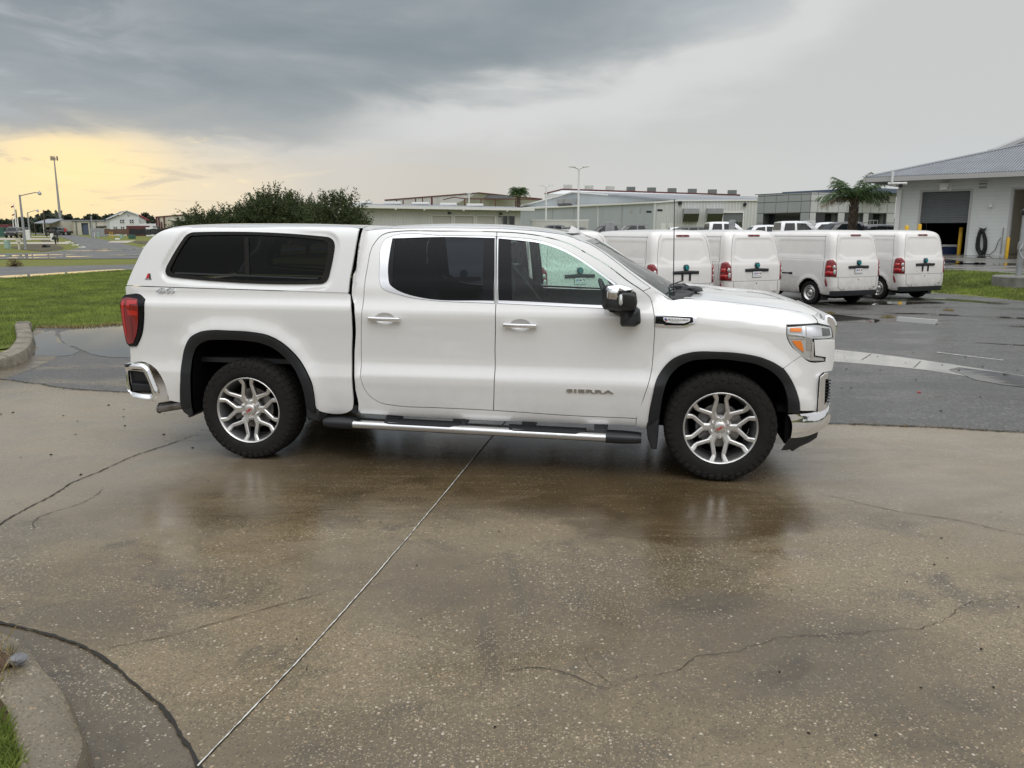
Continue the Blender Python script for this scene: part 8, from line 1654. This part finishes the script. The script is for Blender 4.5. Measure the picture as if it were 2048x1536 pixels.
# ---------------------------------------------------------------- vehicles parked on the upper lot (only their upper halves show)
def car_proto(name, cat, m, prof, roof, belt, wins, L, hw=.97, tw=.70, cat_group=None):
    t = thing(name, (0, 0, 0), 0, 'x', cat); b = MB(); b.prism(smooth_poly(prof, .12, 35), -hw, hw, bev=.07); b.build('body', m, t, 50)
    # greenhouse lofted between belt and roof
    b = MB(); zb = belt; rows = [(0, hw-.06), (.5, hw-.06+(tw+.09-hw)*.5/.9), (.9, tw+.03), (1.0, tw-.06)]; zr = max(p[1] for p in roof); n = len(roof); base = [(p[2], p[0]) for p in roof]
    V = []; 
    for t_, w in rows:
        for k, (xt, zt, xb) in enumerate(roof): V.append((xb+(xt-xb)*t_, w, zb+(zt-zb)*t_))
    F_ = []
    for s in (-1, 1):
        n0 = len(b.v)
        for v in V: b.v.append((v[0], s*v[1], v[2]))
        for r_ in range(len(rows)-1):
            for k in range(n-1): b.f.append((n0+r_*n+k, n0+r_*n+k+1, n0+(r_+1)*n+k+1, n0+(r_+1)*n+k))
    m_ = len(V)
    for r_ in range(len(rows)-1):
        for k in (0, n-1): b.f.append((r_*n+k, (r_+1)*n+k, m_+(r_+1)*n+k, m_+r_*n+k))
    for k in range(n-1): a = (len(rows)-1)*n+k; b.f.append((a, a+1, m_+a+1, m_+a))
    b.build('cab', m, t, 50)
    def side_y(z): q = (z-zb)/(zr-zb); return hw-.06+(tw+.03-(hw-.06))*q/.9 if q < .9 else tw
    for (pts) in wins:
        for s in (-1, 1): b = MB(); b.add([(x, s*(side_y(z)+.012), z) for x, z in pts], [tuple(range(len(pts)))]); b.build('side_window', 'car_glass', t)
    x0t, z0t, x0b = roof[0]; x1t, z1t, x1b = roof[-1]
    for (xt, zt, xb, sg, nm) in ((x0t, z0t, x0b, -1, 'rear_window'), (x1t, z1t, x1b, 1, 'windscreen')):
        b = MB(); f = lambda q, s, e: (xb+(xt-xb)*q+sg*.02, s*(hw-.16+(tw-.14-(hw-.16))*q), zb+(zt-zb)*q+.02); b.add([f(.12, -1, 0), f(.12, 1, 0), f(.88, 1, 0), f(.88, -1, 0)], [(0, 1, 2, 3)]); b.build(nm, 'car_glass', t)
    for ax in (L*.19, L*.81):
        for s in (-1, 1): b = MB(); b.lathe([(-.12, .2), (-.13, .38), (.13, .38), (.13, .2)], 20, 'y', Matrix.Translation((ax, s*(hw-.12), .38))); b.build('tyre', 'rubber', t); b = MB(); b.lathe([(s*.13, 0), (s*.13, .24), (s*.1, .25)], 16, 'y', Matrix.Translation((ax, s*(hw-.12), .38))); b.build('rim', 'alloy', t)
    for s in (-1, 1):
        b = MB(); b.box((L*.66, s*(hw+.12)-.1, belt+.02), (L*.66+.12, s*(hw+.12)+.1, belt+.20)); b.build('door_mirror', m, t); b = MB(); b.box((-.02, s*(hw-.12)-.08, .9), (.04, s*(hw-.12)+.08, 1.2)); b.build('tail_light', 'red_lens', t); b = MB(); b.box((L-.06, s*(hw-.2)-.15, .85), (L+.02, s*(hw-.2)+.15, 1.0)); b.build('headlight', 'clear_lens', t)
    return t
pk = [(0, .45), (5.75, .42), (5.82, .95), (5.72, 1.10), (4.55, 1.26), (4.2, 1.30), (1.9, 1.30), (1.88, 1.28), (0, 1.28)]
pkroof = [(1.98, 1.90, 1.90), (2.2, 1.955, 2.15), (3.0, 1.97, 3.0), (3.55, 1.94, 3.6), (3.75, 1.88, 4.45)]
pkwin = [[(2.10, 1.36), (2.82, 1.36), (2.82, 1.83), (2.22, 1.83)], [(2.96, 1.36), (3.98, 1.36), (3.52, 1.81), (2.96, 1.83)]]
pickW = car_proto('parked_pickup', 'pickup truck', 'car_white', pk, pkroof, 1.30, pkwin, 5.8)
suvp = [(0, .42), (4.6, .4), (4.68, .9), (4.55, 1.0), (3.6, 1.12), (.1, 1.15)]
suvr = [(.35, 1.70, .05), (.6, 1.78, .5), (1.8, 1.82, 1.8), (2.6, 1.79, 2.6), (2.85, 1.72, 3.5)]
suvw = [[(.35, 1.22), (1.0, 1.22), (1.0, 1.65), (.55, 1.62)], [(1.12, 1.22), (1.95, 1.22), (1.95, 1.68), (1.12, 1.68)], [(2.07, 1.22), (3.1, 1.22), (2.65, 1.62), (2.07, 1.67)]]
suvW = car_proto('parked_suv', 'suv', 'car_white', suvp, suvr, 1.14, suvw, 4.6, .90, .62)
def recolor(root, m):
    for o in root.children:
        if o.data and o.data.materials and o.data.materials[0] == M['car_white']: o.data = o.data.copy(); o.data.materials[0] = M[m]
pickB = copy_tree(pickW); recolor(pickB, 'car_black'); suvB = copy_tree(suvW); recolor(suvB, 'car_black')
used = set()
def put(src, uc, y, yaw, label, hz=None, L=5.8, group='vehicles parked on the upper lot'):
    o = src if src.name not in used else copy_tree(src)
    if src.name not in used: used.add(src.name)
    p = at(uc, 463, y); c, s = math.cos(R(yaw)), math.sin(R(yaw)); z = terr(p.x, y)
    h = 1.97 if L > 5 else 1.82
    o.location = (p.x-c*L/2, y-s*L/2, z); o.rotation_euler = (0, 0, R(yaw)); o['label'] = label; o['group'] = group; return o
put(pickW, 1583, 53.5, 0, 'large white crew cab pickup in profile, nearest of the upper lot', L=5.8)
put(pickW, 1440, 57.5, 0, 'white crew cab pickup in profile behind the sign panels', L=5.8); put(pickW, 1655, 60, 172, 'white pickup cab with dark cargo behind the cabinets', L=5.8)
put(suvW, 1519, 66, 180, 'white three window suv facing left beside the large white pickup', L=4.6); put(suvW, 1733, 72, 0, 'small white suv just right of the palm trunk', L=4.6)
put(suvW, 1350, 95, 180, 'pale low car roof showing above the first visible van', L=4.6); put(pickB, 1272, 78, 180, 'black crew cab pickup facing left beneath the warehouse corner', L=5.8)
put(pickB, 1218, 80, 180, 'black pickup half hidden by the grey sign back', L=5.8); put(pickB, 1110, 84, 172, 'black pickup roof beneath the tallest lamp', L=5.8); put(suvB, 1158, 88, 0, 'dark suv between the tallest lamp and the roof fin', L=4.6)
put(suvB, 1369, 84, 180, 'dark suv roof left of the white crew cab', L=4.6); put(suvB, 1402, 86, 180, 'dark suv roof touching the white crew cab bed', L=4.6); put(pickB, 1690, 57, 182, 'black pickup with a bright windscreen left of the palm trunk', L=5.8); put(suvB, 1640, 66, 0, 'dark suv behind the cabinets', L=4.6)
put(suvB, 1712, 62, 0, 'dark car low behind the palm trunk', L=4.6); put(suvB, 1765, 60, 20, 'dark vehicle at the corner of the workshop', L=4.6)
# dark pickup facing us at far left, plus neighbours
def put_left(src, uc, y, yaw, label, L, group='vehicles parked at far left'):
    o = copy_tree(src); p = at(uc, 463, y); c, s = math.cos(R(yaw)), math.sin(R(yaw)); o.location = (p.x-c*L/2, y-s*L/2, terr(p.x, y)); o.rotation_euler = (0, 0, R(yaw)); o['label'] = label; o['group'] = group
put_left(pickB, 27, 150, -70, 'dark green pickup facing the viewer below the flagpoles', 5.8)
put_left(suvB, 44, 165, -80, 'brown dark car just right of the dark green pickup', 4.6)
put_left(suvB, 112, 190, 10, 'dark parked car under the canopy', 4.6); put_left(suvB, 122, 189, 5, 'second dark parked car under the canopy', 4.6)
